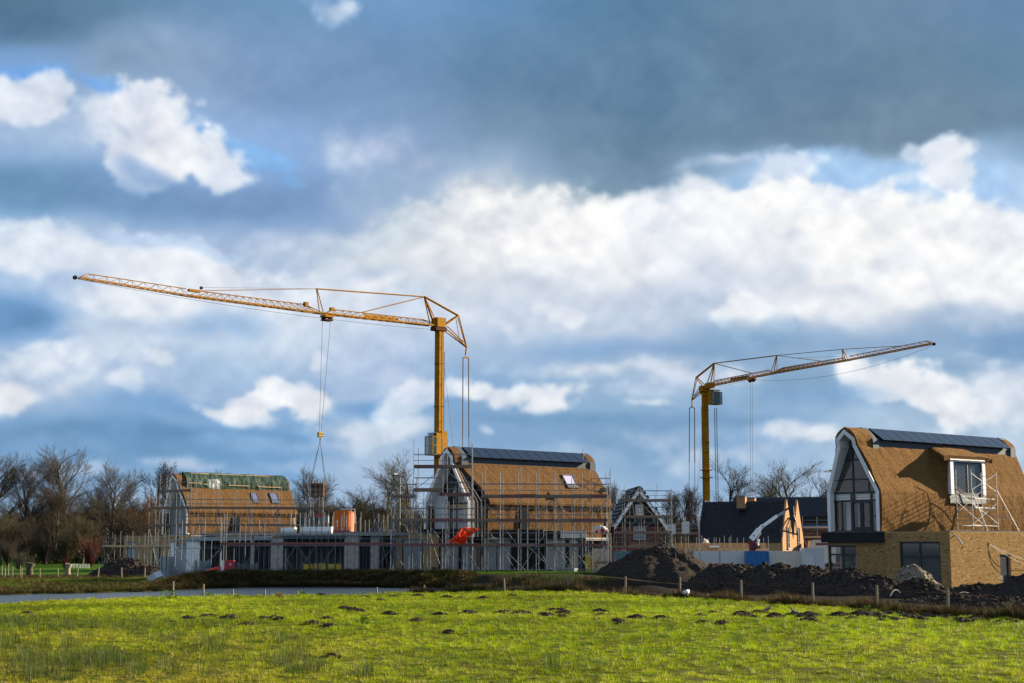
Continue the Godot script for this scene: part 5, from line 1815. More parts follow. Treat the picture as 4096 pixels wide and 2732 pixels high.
	slab(wall, "foil_and_dark", f1 + bk * 0.35, x2 * l2, Vector3.UP * 3.3, bk * 0.1, M.foil_and_dark)  # black sheet standing in for the dark interior behind the windows
	for q in [[0.1, 1.55, "window_sheet"], [1.8, 1.55, "window_sheet"], [3.55, 2.4, "window_sheet"], [6.15, 2.3, ""], [8.7, 1.75, "window_sheet"], [10.6, 0.9, "window_sheet"]]:
		if q[2] == "": continue
		var hh := 2.55 if q[0] > 3.0 else 2.35
		window(wall, f1 + x2 * q[0] + Vector3.UP * 0.05 + bk * 0.2, x2, q[1], hh, bk, [q[1] * 0.5] if q[1] > 1.3 else [], [2.05], M.window_sheet, M.frame, 0.08)
	for q in [3.42, 8.55, 10.45, 11.55]: slab(wall, "pillar", f1 + x2 * q + bk * 0.1, x2 * 0.12, Vector3.UP * 3.0, bk * 0.2, M.foil_and_dark)
	for k in 3: slab(wall, "sliding_panel", f1 + x2 * (3.1 + k * 0.11) + bk * (0.05 - 0.03 * k), x2 * 0.09, Vector3.UP * 2.3, bk * 0.05, M.wood)
	slab(wall, "bay_roof", f1 + x2 * 3.0 + Vector3.UP * 2.75 - bk * 0.5, x2 * 5.6, Vector3.UP * 0.62, bk * 2.2, M.foil_and_dark)
	for k in 12: slab(wall, "cladding_batten", f1 + x2 * (3.1 + k * 0.46) + Vector3.UP * 2.8 - bk * 0.53, x2 * 0.05, Vector3.UP * 0.52, bk * 0.03, M.frame)
	slab(wall, "fascia_batten", f1 + x2 * 2.95 + Vector3.UP * 3.4 - bk * 0.56, x2 * 5.7, Vector3.UP * 0.05, bk * 0.1, M.wood)
	slab(wall, "white_lintel", f1 + x2 * 10.0 + Vector3.UP * 2.72 + bk * 0.1, x2 * 2.1, Vector3.UP * 0.55, bk * 0.1, M.white_panel)
	slab(wall, "back_lining", f1 + bk * 3.0, x2 * l2, Vector3.UP * 3.2, bk * 0.1, M.bare_wall)
	# scaffolds
	scaffold_px("scaffold", "inner row of bare tubes between long scaffold and middle house", 1780, 120.0, 2440, 120.6, 0.75, [[2184, 1780, 2440], [2085, 1780, 2440], [1987, 1930, 2440]], 1900, "", 505, 2.1, false)
	scaffold_px("scaffold", "long tube scaffold before the middle thatched house", 1562, 117.3, 2432, 118.6, 0.75, [[2184, 1562, 2432], [2085, 1562, 2432], [1987, 1910, 2432]], 1900, "mix", 501, 1.45)
	scaffold_px("scaffold", "tall tube scaffold tower before the middle house gable", 1652, 118.4, 1886, 118.2, 0.75, [[1962, 1652, 1790], [1981, 1770, 1886], [1868, 1652, 1886]], 1745, "mix", 502, 1.9)
	scaffold_px("scaffold", "slim tube scaffold at the floodlight mast left of the middle house", 1566, 120.5, 1660, 120.4, 0.75, [[1988, 1566, 1660]], 1930, "mix", 503, 1.9)
	scaffold_px("scaffold", "tube scaffold at the right rear corner of the middle house", 2335, 131.0, 2440, 130.5, 0.75, [[2184, 2335, 2440], [2090, 2335, 2440], [1960, 2335, 2400], [1868, 2335, 2375]], 1835, "mix", 504, 1.7)

# ---- left house ----------------------------------------------------------------------------------------------------------
func build_left_house() -> void:
	var at := px(762, 2138, 180.0)
	var ax := Axes.new(at, 46.0)
	var w := 5.9
	var L := 15.6
	var c := w * 0.5
	var gy := 0.6 - at.y
	var t := thing("thatched_house", Vector3(at.x, 0.6, at.z), "thatched villa with a green tarpaulin over its ridge at the left", "house", "thatched villas")
	var l0 := func(y): return -0.35 - 0.5 * smoothstep(4.6, 7.2, y)
	thatch_roof(t, ax, w, L, l0, 601, M.thatch_old, Rect2(), true, null, true)
	gable_front(t, ax, w, func(y): return -0.45 - 0.5 * smoothstep(4.6, 7.2, y), 0.5)
	rooms(t, ax, w, L, gy)
	var gz := Node3D.new()
	gz.name = "gable_wall"
	t.add_child(gz)
	for q in [[2.5, 2.70], [2.70, 5.92], [5.92, 6.7]]: pane_g(gz, ax, c, 0.4, q[0], q[1], 0.3, w - 0.3, M.gable_grey, "panel")
	for q in [[0.3, 0.6], [1.8, w - 0.3]]: pane_g(gz, ax, c, 0.4, 0.0, 2.5, q[0], q[1], M.gable_grey, "panel")
	window(gz, ax.p(0.38, 0.6, 0.0), ax.g, 1.2, 2.5, ax.l, [0.6], [], M.glass, M.frame, 0.08)
	skylight(t, ax, 9.3, 3.9, 0.95, 1.3, M.skylight_glass, c)
	skylight(t, ax, 12.1, 3.9, 1.15, 1.35, M.skylight_glass, c)
	bar_l(t, ax, "slit_window", 0.22, 6.0, 7.05, 0.3, 2.1, 0.16, M.slit_dark)  # solid slab, the dark inside the slit painted as its colour
	# ground floor in brick, out of sight but for the end
	slab(t, "ground_floor_wall", ax.p(-0.1, 0.05, gy), ax.l * (L - 0.2), Vector3.UP * (-gy - 0.1), ax.g * (w - 0.1), M.far_brick)
	var ga := px(492, 2262, 183.0)
	var gb := px(700, 2262, 181.0)
	ga.y = 0.6; gb.y = 0.6
	var x := (gb - ga).normalized()
	var bk := Vector3(x.z, 0, -x.x)
	if bk.z > 0: bk = -bk
	var an := Node3D.new()
	an.name = "brick_annex"
	t.add_child(an)
	holed_wall(an, "wall", ga, x, ga.distance_to(gb), 3.5, bk * 4.0, [Rect2(0.4, 0.6, 1.3, 2.2)], M.far_brick)
	window(an, ga + x * 0.4 + Vector3.UP * 0.6 + bk * 0.1, x, 1.3, 2.2, bk, [0.65], [1.4], M.window_sheet, M.frame, 0.08)
	slab(an, "door", ga + x * 4.0 - bk * 0.03, x * 1.0, Vector3.UP * 2.3, bk * 0.1, M.frame)  # solid dark slab standing in for the shaded door opening
	# tarpaulin over the ridge with battens, one clear patch
	var tp := Node3D.new()
	tp.name = "ridge_tarpaulin"
	t.add_child(tp)
	var nz := noise(0.9, 4, 611)
	var prof := [[c - 1.22, 5.55], [c - 1.25, 5.9], [c - 1.2, 6.5], [c - 0.9, 7.0], [c - 0.5, 7.4], [c, 7.56], [c + 0.6, 7.3], [c + 1.1, 6.7]]
	var line := resample(prof, 0.16)
	for part in 2:
		var mb := Mb.new()
		var steps := 150
		for i in steps:
			var la := 0.35 + (L - 0.7) * i / steps
			var lb := 0.35 + (L - 0.7) * (i + 1) / steps
			var clear := la > 3.35 and la < 5.0
			for j in line.size() - 1:
				var cl: bool = clear and line[j].y < 6.75 and j < 10
				if cl != (part == 1): continue
				var q := []
				for e in [[la, j], [lb, j], [lb, j + 1], [la, j + 1]]:
					var p: Vector2 = line[e[1]]
					var wv := nz.get_noise_2d(e[0] * 0.7, p.y * 0.6 + p.x * 0.6) * 0.14 + nz.get_noise_2d(e[0] * 2.6, p.y * 0.3) * 0.03
					var yy := p.y + wv * 0.4 + (0.12 * nz.get_noise_2d(e[0], 3.0) if e[1] == 0 else 0.0)
					q.append(ax.p(e[0], p.x - wv * 0.8, yy))
				mb.quad(q[0], q[1], q[2], q[3])
		put(mb, "sheet", M.green_tarp if part == 0 else M.clear_film, tp)
	for e in [[0.5, 2.3, 6.2], [2.7, 3.3, 6.1], [6.2, 9.2, 6.05], [10.6, 14.0, 6.0], [1.2, 13.0, 7.42], [3.2, 4.9, 7.36]]:
		var g: float = c - 1.32 if e[2] < 7.0 else c - 0.5
		bar(tp, "batten", ax.p(e[0], g, e[2]), ax.p(e[1], g, e[2]), 0.05, 0.06, M.fresh_wood)
	bar(tp, "batten", ax.p(4.4, c - 0.7, 7.3), ax.p(5.1, c - 1.3, 6.1), 0.05, 0.06, M.fresh_wood)
	# scaffolds
	scaffold_px("scaffold", "inner row of bare tubes before the left house wall", 770, 177.0, 1240, 178.0, 0.6, [[2034, 770, 1240], [2102, 770, 1240]], 1965, "", 515, 2.4, false)
	scaffold_px("scaffold", "tube scaffold before the long side of the left house", 745, 172.0, 1290, 175.0, 0.6, [[2034, 745, 1290], [2102, 745, 1290]], 1965, "wood", 511, 1.8)
	scaffold_px("scaffold", "stepped tube scaffold round the left house gable", 590, 175.5, 756, 171.5, 0.6, [[2102, 590, 756], [2033, 590, 756], [1965, 640, 756]], 1895, "wood", 512, 1.6)
	scaffold_px("scaffold", "low tube scaffold beside the brick annex at the far left", 408, 176.0, 702, 173.0, 0.6, [[2187, 408, 702]], 2150, "fresh_wood", 513, 1.7)
	scaffold_px("scaffold", "loose tube scaffold behind the right end of the left house", 1236, 186.0, 1310, 186.0, 0.6, [[2110, 1236, 1310], [1990, 1236, 1262]], 1912, "wood", 514, 1.4)

# ---- unfinished ground floor between the two -----------------------------------------------------------------------------
func build_shell() -> void:
	var z := 122.0
	var Y := 0.75
	var o := px(705, 2280, z)
	o.y = Y
	var t := thing("house_shell", o, "unfinished ground floor of pale blocks and black window frames", "house")
	var X := func(u): return Vector3((u - 2048.0) / F * z * 1.008, Y, -z)
	var bk := Vector3(0, 0, -1)
	var up := Vector3.UP
	var xx := Vector3.RIGHT
	# piers: [u0, u1, top, material, set back]
	var kk = 0
	for q in [[706, 720, 2.35, "foam_white", 0.0], [768, 820, 2.45, "foam_white", 0.0], [1020, 1034, 2.75, "block", 0.1], [1100, 1148, 2.75, "block", 0.0], [1389, 1445, 2.9, "block", 0.0], [1489, 1526, 2.9, "block", 0.3]]:
		var a: Vector3 = X.call(q[0])
		var b: Vector3 = X.call(q[1])
		# laid in big blocks
		var pier := Node3D.new()
		pier.name = "pier"
		t.add_child(pier, true)
		var rows := 7
		for r in rows:
			var cut := 0.5 if r % 2 == 0 else 0.34
			var wd := b.x - a.x
			var hh: float = q[2] / rows
			if wd < 0.6:
				slab(pier, "block", a + up * (r * hh) + bk * q[4], xx * wd, up * (hh - 0.008), bk * 0.4, M[q[3]])
			else:
				slab(pier, "block", a + up * (r * hh) + bk * q[4], xx * (wd * cut - 0.006), up * (hh - 0.008), bk * 0.4, M[q[3]])
				slab(pier, "block", a + xx * wd * cut + up * (r * hh) + bk * q[4], xx * (wd * (1 - cut)), up * (hh - 0.008), bk * 0.4, M[q[3]])
	var slab_at := func(called, u0, u1, y0, y1, d0, d1, m):
		var a: Vector3 = X.call(u0)
		var b: Vector3 = X.call(u1)
		slab(t, called, a + up * y0 + bk * d0, xx * (b.x - a.x), up * (y1 - y0), bk * (d1 - d0), m)
	slab_at.call("side_wall", 720, 770, 0.0, 2.3, 0.5, 0.7, M.render_grey)
	slab_at.call("back_wall", 722, 1640, 0.0, 2.9, 5.6, 5.8, M.bare_wall)
	for u in [822, 1036, 1150, 1389, 1448, 1640]: slab_at.call("cross_wall", u, u + 8, 0.0, 2.9, 0.45, 5.6, M.bare_wall)
	slab_at.call("floor_slab", 700, 1640, -1.0, 0.06, -0.2, 6.0, M.concrete)
	slab_at.call("roof_slab", 820, 1640, 2.92, 3.1, 0.2, 6.0, M.concrete)
	slab_at.call("roof_slab", 706, 824, 2.46, 2.62, -0.1, 4.0, M.grate)
	slab_at.call("roof_edge", 818, 1024, 2.52, 2.8, -0.15, 0.3, M.grate)
	slab_at.call("roof_edge", 1034, 1104, 2.55, 2.86, -0.2, 0.3, M.grate)
	slab_at.call("roof_edge", 1146, 1392, 2.7, 2.9, -0.25, 0.4, M.zinc)
	slab_at.call("concrete_edge", 1388, 1590, 2.9, 3.22, -0.12, 0.4, M.concrete)
	# black frames in the openings
	for q in [[824, 1018, 7], [1036, 1098, 3], [1150, 1386, 7], [1448, 1488, 3], [1528, 1582, 4]]:
		var a: Vector3 = X.call(q[0])
		var b: Vector3 = X.call(q[1])
		var fr := Node3D.new()
		fr.name = "window_frame"
		t.add_child(fr, true)
		var wd := b.x - a.x
		for k in q[2] + 1:
			slab(fr, "mullion", a + xx * (wd * k / q[2] - 0.05) + bk * 0.25, xx * 0.1, up * 2.6, bk * 0.12, M.frame)
		for y in [0.07, 2.0, 2.5]: slab(fr, "rail", a + up * y + bk * 0.252, xx * wd, up * 0.1, bk * 0.11, M.frame)
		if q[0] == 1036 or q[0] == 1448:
			slab(fr, "window_sheet", a + bk * 0.3 + up * 0.1, xx * wd, up * 2.4, bk * 0.02, M.foil_and_dark)  # black sheet, the shade inside the opening put into its colour
	# steel props under the ceiling
	for u in [836, 862, 884, 930, 948, 966, 984, 1004, 1060, 1080, 1162, 1180, 1206, 1236, 1258, 1290, 1310, 1334, 1356, 1470, 1540, 1562]:
		var a: Vector3 = X.call(u)
		pipe(t, "prop", a + bk * (1.0 + fmod(u * 0.37, 2.0)), a + bk * (1.0 + fmod(u * 0.37, 2.0)) + up * 2.9, 0.03, M.steel)
	slab_at.call("insulation_pack", 1226, 1262, 0.08, 0.62, 0.5, 1.0, M.yellow_film)
	slab_at.call("insulation_pack", 1266, 1318, 0.08, 0.68, 0.6, 1.1, M.yellow_film)
	slab_at.call("insulation_pack", 1322, 1376, 0.08, 0.64, 0.5, 1.0, M.yellow_film)
	# scaffold in front
	scaffold_px("scaffold", "long tube scaffold before the unfinished ground floor", 880, 118.2, 1572, 117.6, 0.72, [[2180, 905, 1572]], 2085, "red_wood", 521, 1.5)
	scaffold_px("scaffold", "bare tube scaffold at the left end of the unfinished floor", 700, 118.6, 884, 118.4, 0.72, [[2190, 700, 884]], 2060, "", 522, 1.9)
	scaffold_px("scaffold", "row of bare scaffold tubes rising behind the flat roof", 1160, 126.0, 1570, 126.0, 3.0, [], 2050, "", 523, 0.8, true)
	# on the roof
	var roofy := Y + 3.12
	for q in [["foam_block", 1122, 1178, 0.45, "foam_white", "short white foam block on the flat roof edge", 123.0], ["foam_block", 1202, 1324, 0.52, "foam_white", "long white foam block lying on the flat roof", 123.2], ["timber_pack", 1528, 1580, 0.32, "fresh_wood", "small pack of pale boards on the flat roof", 124.0]]:
		var a := px(q[1], 2130, q[6]); a.y = roofy
		var b := px(q[2], 2130, q[6])
		var g := thing(q[0], a, q[5], "block")
		var n := 3 if q[1] > 1190 else 2
		for k in n: slab(g, "sheet", a + up * (k * q[3] / n) + xx * 0.02 * k, xx * (b.x - a.x), up * (q[3] / n - 0.01), bk * 1.1, M[q[4]])
	# rebar cage with a red net
	var ra := px(1332, 2130, 123.4); ra.y = roofy
	var rc := thing("rebar_cage", ra, "rusty rebar cage with red netting below the silo", "rebar cage")
	for k in 9:
		pipe(rc, "bar", ra + xx * k * 0.17, ra + xx * k * 0.17 + up * 0.5, 0.012, M.rust)
		pipe(rc, "bar", ra + xx * k * 0.17 + bk * 0.5, ra + xx * k * 0.17 + bk * 0.5 + up * 0.5, 0.012, M.rust)
	for k in 4: pipe(rc, "bar", ra + up * (0.1 + 0.12 * k), ra + up * (0.1 + 0.12 * k) + xx * 1.4, 0.012, M.rust)
	slab(rc, "net", ra + bk * 0.06 + up * 0.02, xx * 1.35, up * 0.2, bk * 0.03, M.red_paint)
	# coloured conduits sticking up
	for q in [[1480, "blue_plastic"], [1500, "blue_plastic"], [1508, "blue_plastic"], [1516, "blue_plastic"], [1524, "red_paint"], [1538, "yellow_film"], [1548, "blue_plastic"]]:
		var a := px(q[0], 2130, 123.6); a.y = roofy - 0.1
		var g := thing("conduit_pipe", a, "thin %s conduit pipe sticking up from the flat roof" % {"blue_plastic": "blue", "red_paint": "red", "yellow_film": "yellow"}[q[1]], "pipe", "conduits on the flat roof")
		var cm := Mb.new()
		cm.path([a, a + up * 0.35 + xx * 0.03, a + up * (0.5 + 0.1 * (int(q[0]) % 4)) + xx * 0.1], 0.025)
		put(cm, "pipe", M[q[1]], g)


# ---- cranes --------------------------------------------------------------------------------------------------------------
# A crane lies in the upright plane through its mast and its level jib; a spot on the photograph fixes a point of that plane.
class CranePlane:
	var o: Vector3
	var n: Vector3
	var d: Vector3
	var s: Vector3
	func _init(mast: Vector3, tip: Vector3) -> void:
		o = mast
		d = Vector3(tip.x - mast.x, 0, tip.z - mast.z).normalized()
		s = Vector3(-d.z, 0, d.x)
		n = s

func on(cp: CranePlane, u: float, v: float) -> Vector3:
	var eye := Vector3(0, EYE, 0)
	var ray := px(u, v, 100.0) - eye
	return eye + ray * ((cp.o - eye).dot(cp.n) / ray.dot(cp.n))

# a lattice boom between points of the bottom and top chords: one top chord, two bottom chords, lacing
func boom(t: Node3D, cp: CranePlane, b0: Vector3, b1: Vector3, t0: Vector3, t1: Vector3, half: float, bays: int, r: float, cross := false, paint: Material = null) -> Node3D:
	var sec := Node3D.new()
	sec.name = "jib_section"
	t.add_child(sec, true)
	var m: Material = paint if paint else M.crane_paint
	pipe(sec, "top_chord", t0, t1, r * 1.1, m)
	for q in [-1.0, 1.0]: bar(sec, "bottom_chord", b0 + cp.s * half * q, b1 + cp.s * half * q, r * 2.1, r * 2.6, m)
	var mb := Mb.new()
	for i in bays:
		var f := float(i) / bays
		var e := (i + 1.0) / bays
		var h := (i + 0.5) / bays
		for q in [-1.0, 1.0]:
			var off: Vector3 = cp.s * half * q
			if cross:
				mb.tube(b0.lerp(b1, f) + off, t0.lerp(t1, f), r * 0.5, r * 0.5, 4, false)
				mb.tube(b0.lerp(b1, f) + off, t0.lerp(t1, e), r * 0.45, r * 0.45, 4, false)
				mb.tube(b0.lerp(b1, e) + off, t0.lerp(t1, f), r * 0.45, r * 0.45, 4, false)
			else:
				mb.tube(b0.lerp(b1, f) + off, t0.lerp(t1, h), r * 0.5, r * 0.5, 4, false)
				mb.tube(b0.lerp(b1, e) + off, t0.lerp(t1, h), r * 0.5, r * 0.5, 4, false)
		mb.tube(b0.lerp(b1, f) - cp.s * half, b0.lerp(b1, e) + cp.s * half, r * 0.45, r * 0.45, 4, false)
		mb.tube(b0.lerp(b1, f) - cp.s * half, b0.lerp(b1, f) + cp.s * half, r * 0.45, r * 0.45, 4, false)
	put(mb, "lacing", m, sec)
	return sec

func rope(t: Node3D, pts: Array, r := 0.02) -> void:
	var mb := Mb.new()
	mb.path(pts, r, 4)
	put(mb, "rope", M.rope, t)

func sagging(a: Vector3, b: Vector3, sag: float) -> Array:
	var out := []
	for i in 21:
		var f := i / 20.0
		out.append(a.lerp(b, f) - Vector3.UP * sag * 4.0 * f * (1.0 - f))
	return out

# pair of legs from a point to two spread feet
func strut_pair(t: Node3D, cp: CranePlane, called: String, a: Vector3, b: Vector3, w0: float, w1: float, r: float) -> void:
	for q in [-1.0, 1.0]: pipe(t, called, a + cp.s * w0 * q, b + cp.s * w1 * q, r, M.crane_paint)

# an operator's cab: box with glazed front and side, sloping skylight; f points forward along the jib
func cab(t: Node3D, at: Vector3, f: Vector3, s: Vector3, w: float, l: float, h: float) -> Node3D:
	var c := Node3D.new()
	c.name = "operator_cab"
	t.add_child(c)
	var up := Vector3.UP
	var m: Material = M.crane_paint
	var o := at - s * w * 0.5
	slab(c, "floor", o, s * w, up * 0.1, f * l, m)
	slab(c, "roof", o + up * (h - 0.06), s * w, up * 0.06, f * (l * 0.72), m)
	slab(c, "back_wall", o, s * w, up * h, f * 0.06, m)
	for q in [0.0, w - 0.07]:
		slab(c, "post", o + s * q + f * (l - 0.07), s * 0.07, up * (h - 0.42), f * 0.07, m)
		slab(c, "post", o + s * q + f * (l * 0.5), s * 0.07, up * h, f * 0.08, m)
		slab(c, "side_panel", o + s * q + f * 0.06, s * 0.06, up * h, f * (l * 0.44), m)
		slab(c, "rail", o + s * q + up * (h - 0.46) + f * (l * 0.5), s * 0.07, up * 0.08, f * (l * 0.5), m)
		slab(c, "rail", o + s * q + up * (h * 0.42) + f * (l * 0.5), s * 0.06, up * 0.06, f * (l * 0.48), m)
		slab(c, "side_pane", o + s * (q + 0.02) + up * 0.12 + f * (l * 0.54), s * 0.012, up * (h - 0.6), f * (l * 0.42), M.green_glass)
	slab(c, "front_pane", o + s * 0.07 + up * 0.12 + f * (l - 0.04), s * (w - 0.14), up * (h - 0.56), f * 0.012, M.green_glass)
	slab(c, "front_rail", o + up * (h - 0.46) + f * (l - 0.072), s * w, up * 0.08, f * 0.074, m)
	var sl := Mb.new()
	sl.block(o + s * 0.05 + up * (h - 0.38) + f * (l - 0.02), s * (w - 0.1), up * 0.36 - f * (l * 0.3), f * 0.02 + up * 0.02)
	put(sl, "sloping_pane", M.glass, c)
	slab(c, "seat", o + s * (w * 0.3) + f * 0.25 + up * 0.1, s * 0.5, up * 0.55, f * 0.5, M.cloth_dark)
	slab(c, "seat_back", o + s * (w * 0.3) + f * 0.2 + up * 0.6, s * 0.5, up * 0.6, f * 0.12, M.cloth_dark)
	return c

func mast(t: Node3D, foot: Vector3, top: Vector3, f: Vector3, s: Vector3, w: float) -> void:
	var mm := Node3D.new()
	mm.name = "mast"
	t.add_child(mm)
	var up := Vector3.UP
	var h := top.y - foot.y
	# two stout box legs with a dark recess between, and a rounded outer skin
	slab(mm, "mast_box", foot - s * w * 0.5 - f * w * 0.5, s * w, up * h, f * w, M.crane_paint)
	for q in [-1.0, 1.0]:
		slab(mm, "mast_rib", foot + s * (q * w * 0.26 - w * 0.2) - f * (w * 0.56), s * w * 0.40, up * h, f * w * 0.07, M.crane_paint)
		slab(mm, "mast_rib", foot + f * (q * w * 0.26 - w * 0.2) + s * (w * 0.5), f * w * 0.40, up * h, s * w * 0.07, M.crane_paint)
		slab(mm, "mast_rib", foot + f * (q * w * 0.26 - w * 0.2) - s * (w * 0.57), f * w * 0.40, up * h, s * w * 0.07, M.crane_paint)
	for q in [-1.0, 1.0]:
		slab(mm, "guide_rail", foot + s * (w * 0.50 * q) - f * (w * 0.62), s * 0.05, up * (h * 0.9), f * 0.08, M.rubber)
	var k := 3.2
	while k < h:
		slab(mm, "section_joint", foot - s * w * 0.585 - f * w * 0.585 + up * k, s * w * 1.17, up * 0.07, f * w * 1.17, M.rust)
		k += 4.6
	slab(mm, "guide_rail", foot - s * 0.04 - f * (w * 0.60), s * 0.08, up * (h * 0.9), f * 0.06, M.rubber)

func build_left_crane() -> void:
	var foot := px(1752, 2250, 160.0)
	foot.y = 0.6
	var tip := px(300, 1110, 131.5)
	var cp := CranePlane.new(foot, tip)
	var t := thing("mobile_tower_crane", foot, "yellow mobile tower crane behind the middle house, jib pointing left", "crane", "mobile tower cranes")
	var m: Material = M.crane_paint
	var top := on(cp, 1750, 1312)
	top.x = foot.x; top.z = foot.z
	mast(t, foot, top, cp.d, cp.s, 0.70)
	slab(t, "mast_foot", foot - cp.s * 1.2 - cp.d * 1.5, cp.s * 2.4, Vector3.UP * 3.0, cp.d * 3.0, m)
	# head block over the mast
	var head := on(cp, 1755, 1302)
	slab(t, "mast_head", head - cp.s * 0.55 - cp.d * 0.55 - Vector3.UP * 0.2, cp.s * 1.1, Vector3.UP * 1.0, cp.d * 1.15, m)
	slab(t, "slewing_gear", head - cp.s * 0.5 - cp.d * 0.75 - Vector3.UP * 0.6, cp.s * 1.0, Vector3.UP * 0.42, cp.d * 1.5, M.rust)
	# jib: root to elbow, elbow to mid, mid to tip
	boom(t, cp, on(cp, 1726, 1302), on(cp, 1290, 1254), on(cp, 1690, 1278), on(cp, 1335, 1238), 0.42, 13, 0.05)
	boom(t, cp, on(cp, 1290, 1254), on(cp, 750, 1183), on(cp, 1220, 1218), on(cp, 790, 1163), 0.40, 16, 0.046)
	boom(t, cp, on(cp, 750, 1183), on(cp, 320, 1112), on(cp, 745, 1155), on(cp, 350, 1095), 0.36, 8, 0.04)
	for q in [-1.0, 1.0]:
		pipe(t, "nose_strut", on(cp, 350, 1095) + cp.s * 0.05 * q, on(cp, 318, 1110) + cp.s * 0.3 * q, 0.04, m)
		pipe(t, "root_strut", on(cp, 1690, 1278) + cp.s * 0.05 * q, on(cp, 1735, 1298) + cp.s * 0.4 * q, 0.05, m)
		pipe(t, "elbow_strut", on(cp, 1220, 1218), on(cp, 1275, 1250) + cp.s * 0.4 * q, 0.05, m)
		pipe(t, "elbow_strut", on(cp, 1335, 1238), on(cp, 1300, 1254) + cp.s * 0.4 * q, 0.05, m)
	slab(t, "elbow_block", on(cp, 1230, 1226) - cp.s * 0.2, cp.s * 0.4, Vector3.UP * 0.42, cp.d * 0.4, m)
	slab(t, "elbow_block", on(cp, 1334, 1245) - cp.s * 0.2, cp.s * 0.4, Vector3.UP * 0.35, cp.d * 0.4, m)
	slab(t, "pin_block", on(cp, 795, 1170) - cp.s * 0.2, cp.s * 0.4, Vector3.UP * 0.22, cp.d * 1.1, m)
	pipe(t, "pulley", on(cp, 805, 1152) - cp.s * 0.08, on(cp, 805, 1152) + cp.s * 0.08, 0.16, M.rubber)
	pipe(t, "nose_wheel", on(cp, 300, 1110) - cp.s * 0.1, on(cp, 300, 1110) + cp.s * 0.1, 0.2, M.rubber)
	var bd := Node3D.new()
	bd.name = "sign_board"
	t.add_child(bd)
	var sb := Mb.new()
	for q in [0.2]:
		sb.plate([on(cp, 1450, 1276) + cp.s * -q, on(cp, 1587, 1285) + cp.s * -q, on(cp, 1590, 1272) + cp.s * -q, on(cp, 1452, 1256) + cp.s * -q], cp.s * 0.03)
	put(sb, "board", m, bd)
	# tie bars and masts above the jib
	var apex := on(cp, 1698, 1187)
	var post := on(cp, 1267, 1155)
	strut_pair(t, cp, "head_post", apex, on(cp, 1728, 1292), 0.05, 0.35, 0.07)
	strut_pair(t, cp, "head_post", apex, on(cp, 1740, 1292), 0.05, 0.3, 0.06)
	strut_pair(t, cp, "jib_post", post, on(cp, 1286, 1250), 0.05, 0.32, 0.055)
	pipe(t, "tie_bar", apex, post, 0.075, m)
	pipe(t, "tie_bar", apex, on(cp, 1445, 1250), 0.055, m)
	pipe(t, "tie_bar", post, on(cp, 800, 1163), 0.035, m)
	var rear := on(cp, 1832, 1262)
	strut_pair(t, cp, "luffing_ram", apex, rear, 0.1, 0.12, 0.075)
	strut_pair(t, cp, "rear_strut", on(cp, 1770, 1305), rear, 0.3, 0.12, 0.08)
	var low := on(cp, 1866, 1388)
	strut_pair(t, cp, "rear_boom", on(cp, 1772, 1312), low, 0.32, 0.08, 0.07)
	strut_pair(t, cp, "rear_boom", on(cp, 1782, 1306), on(cp, 1852, 1368), 0.32, 0.1, 0.06)
	strut_pair(t, cp, "rear_link", rear, low, 0.12, 0.06, 0.06)
	pipe(t, "damper", on(cp, 1823, 1270), on(cp, 1838, 1356), 0.035, m)
	pipe(t, "rear_hook", low, on(cp, 1862, 1420), 0.08, m)
	var yk := on(cp, 1863, 1428)
	for q in [-1.0, 1.0]:
		var a := on(cp, 1863 + q * 11.0, 1432)
		pipe(t, "spreader", yk, a, 0.08, m)
		var e := on(cp, 1863 + q * 12.5, 1750)
		bar(t, "ballast_rod", a, e, 0.1, 0.1, m)
		bar(t, "ballast_rod", e, on(cp, 1863 + q * 13.0, 2250), 0.07, 0.07, m)
	# trolley under the elbow, ropes and hook
	var tr := Node3D.new()
	tr.name = "trolley"
	t.add_child(tr)
	var tc := on(cp, 1308, 1270)
	slab(tr, "frame", tc - cp.s * 0.45 - cp.d * 0.55, cp.s * 0.9, Vector3.UP * 0.2, cp.d * 1.1, m)
	slab(tr, "frame", tc - cp.s * 0.4 - cp.d * 0.5 - Vector3.UP * 0.35, cp.s * 0.8, Vector3.UP * 0.14, cp.d * 1.0, M.rust)
	for q in [-0.4, 0.4]: pipe(tr, "pulley", tc + cp.d * q - cp.s * 0.2 - Vector3.UP * 0.12, tc + cp.d * q + cp.s * 0.2 - Vector3.UP * 0.12, 0.17, M.rubber)
	var hook := on(cp, 1281, 1728)
	rope(t, [on(cp, 1290, 1280), hook + cp.d * 0.12])
	rope(t, [on(cp, 1322, 1284), hook - cp.d * 0.12])
	rope(t, sagging(on(cp, 300, 1114), on(cp, 1726, 1318), 0.5), 0.015)
	rope(t, [on(cp, 808, 1150), post], 0.012)
	rope(t, [on(cp, 1765, 1360), on(cp, 1812, 1780), on(cp, 1815, 2200)], 0.018)
	var hb := Node3D.new()
	hb.name = "hook_block"
	t.add_child(hb)
	slab(hb, "block", hook - cp.d * 0.25 - cp.s * 0.12 - Vector3.UP * 0.55, cp.d * 0.5, Vector3.UP * 0.55, cp.s * 0.24, M.yellow_film)
	for k in 3: slab(hb, "stripe", hook - cp.d * 0.26 - cp.s * 0.125 - Vector3.UP * (0.5 - k * 0.17), cp.d * 0.52, Vector3.UP * 0.09, cp.s * 0.25, M.rubber)
	pipe(hb, "hook", hook - Vector3.UP * 0.55, hook - Vector3.UP * 0.85, 0.05, M.rubber)
	# cab, hanging on the mast just above the thatch
	var cb := on(cp, 1742, 1822)
	slab(t, "cab_carriage", cb - cp.d * 0.35 - cp.s * 0.62 - Vector3.UP * 0.1, cp.s * 1.24, Vector3.UP * 2.7, cp.d * -0.8, m)
	cab(t, cb - cp.d * 0.25, cp.d, cp.s, 1.35, 1.2, 2.4)
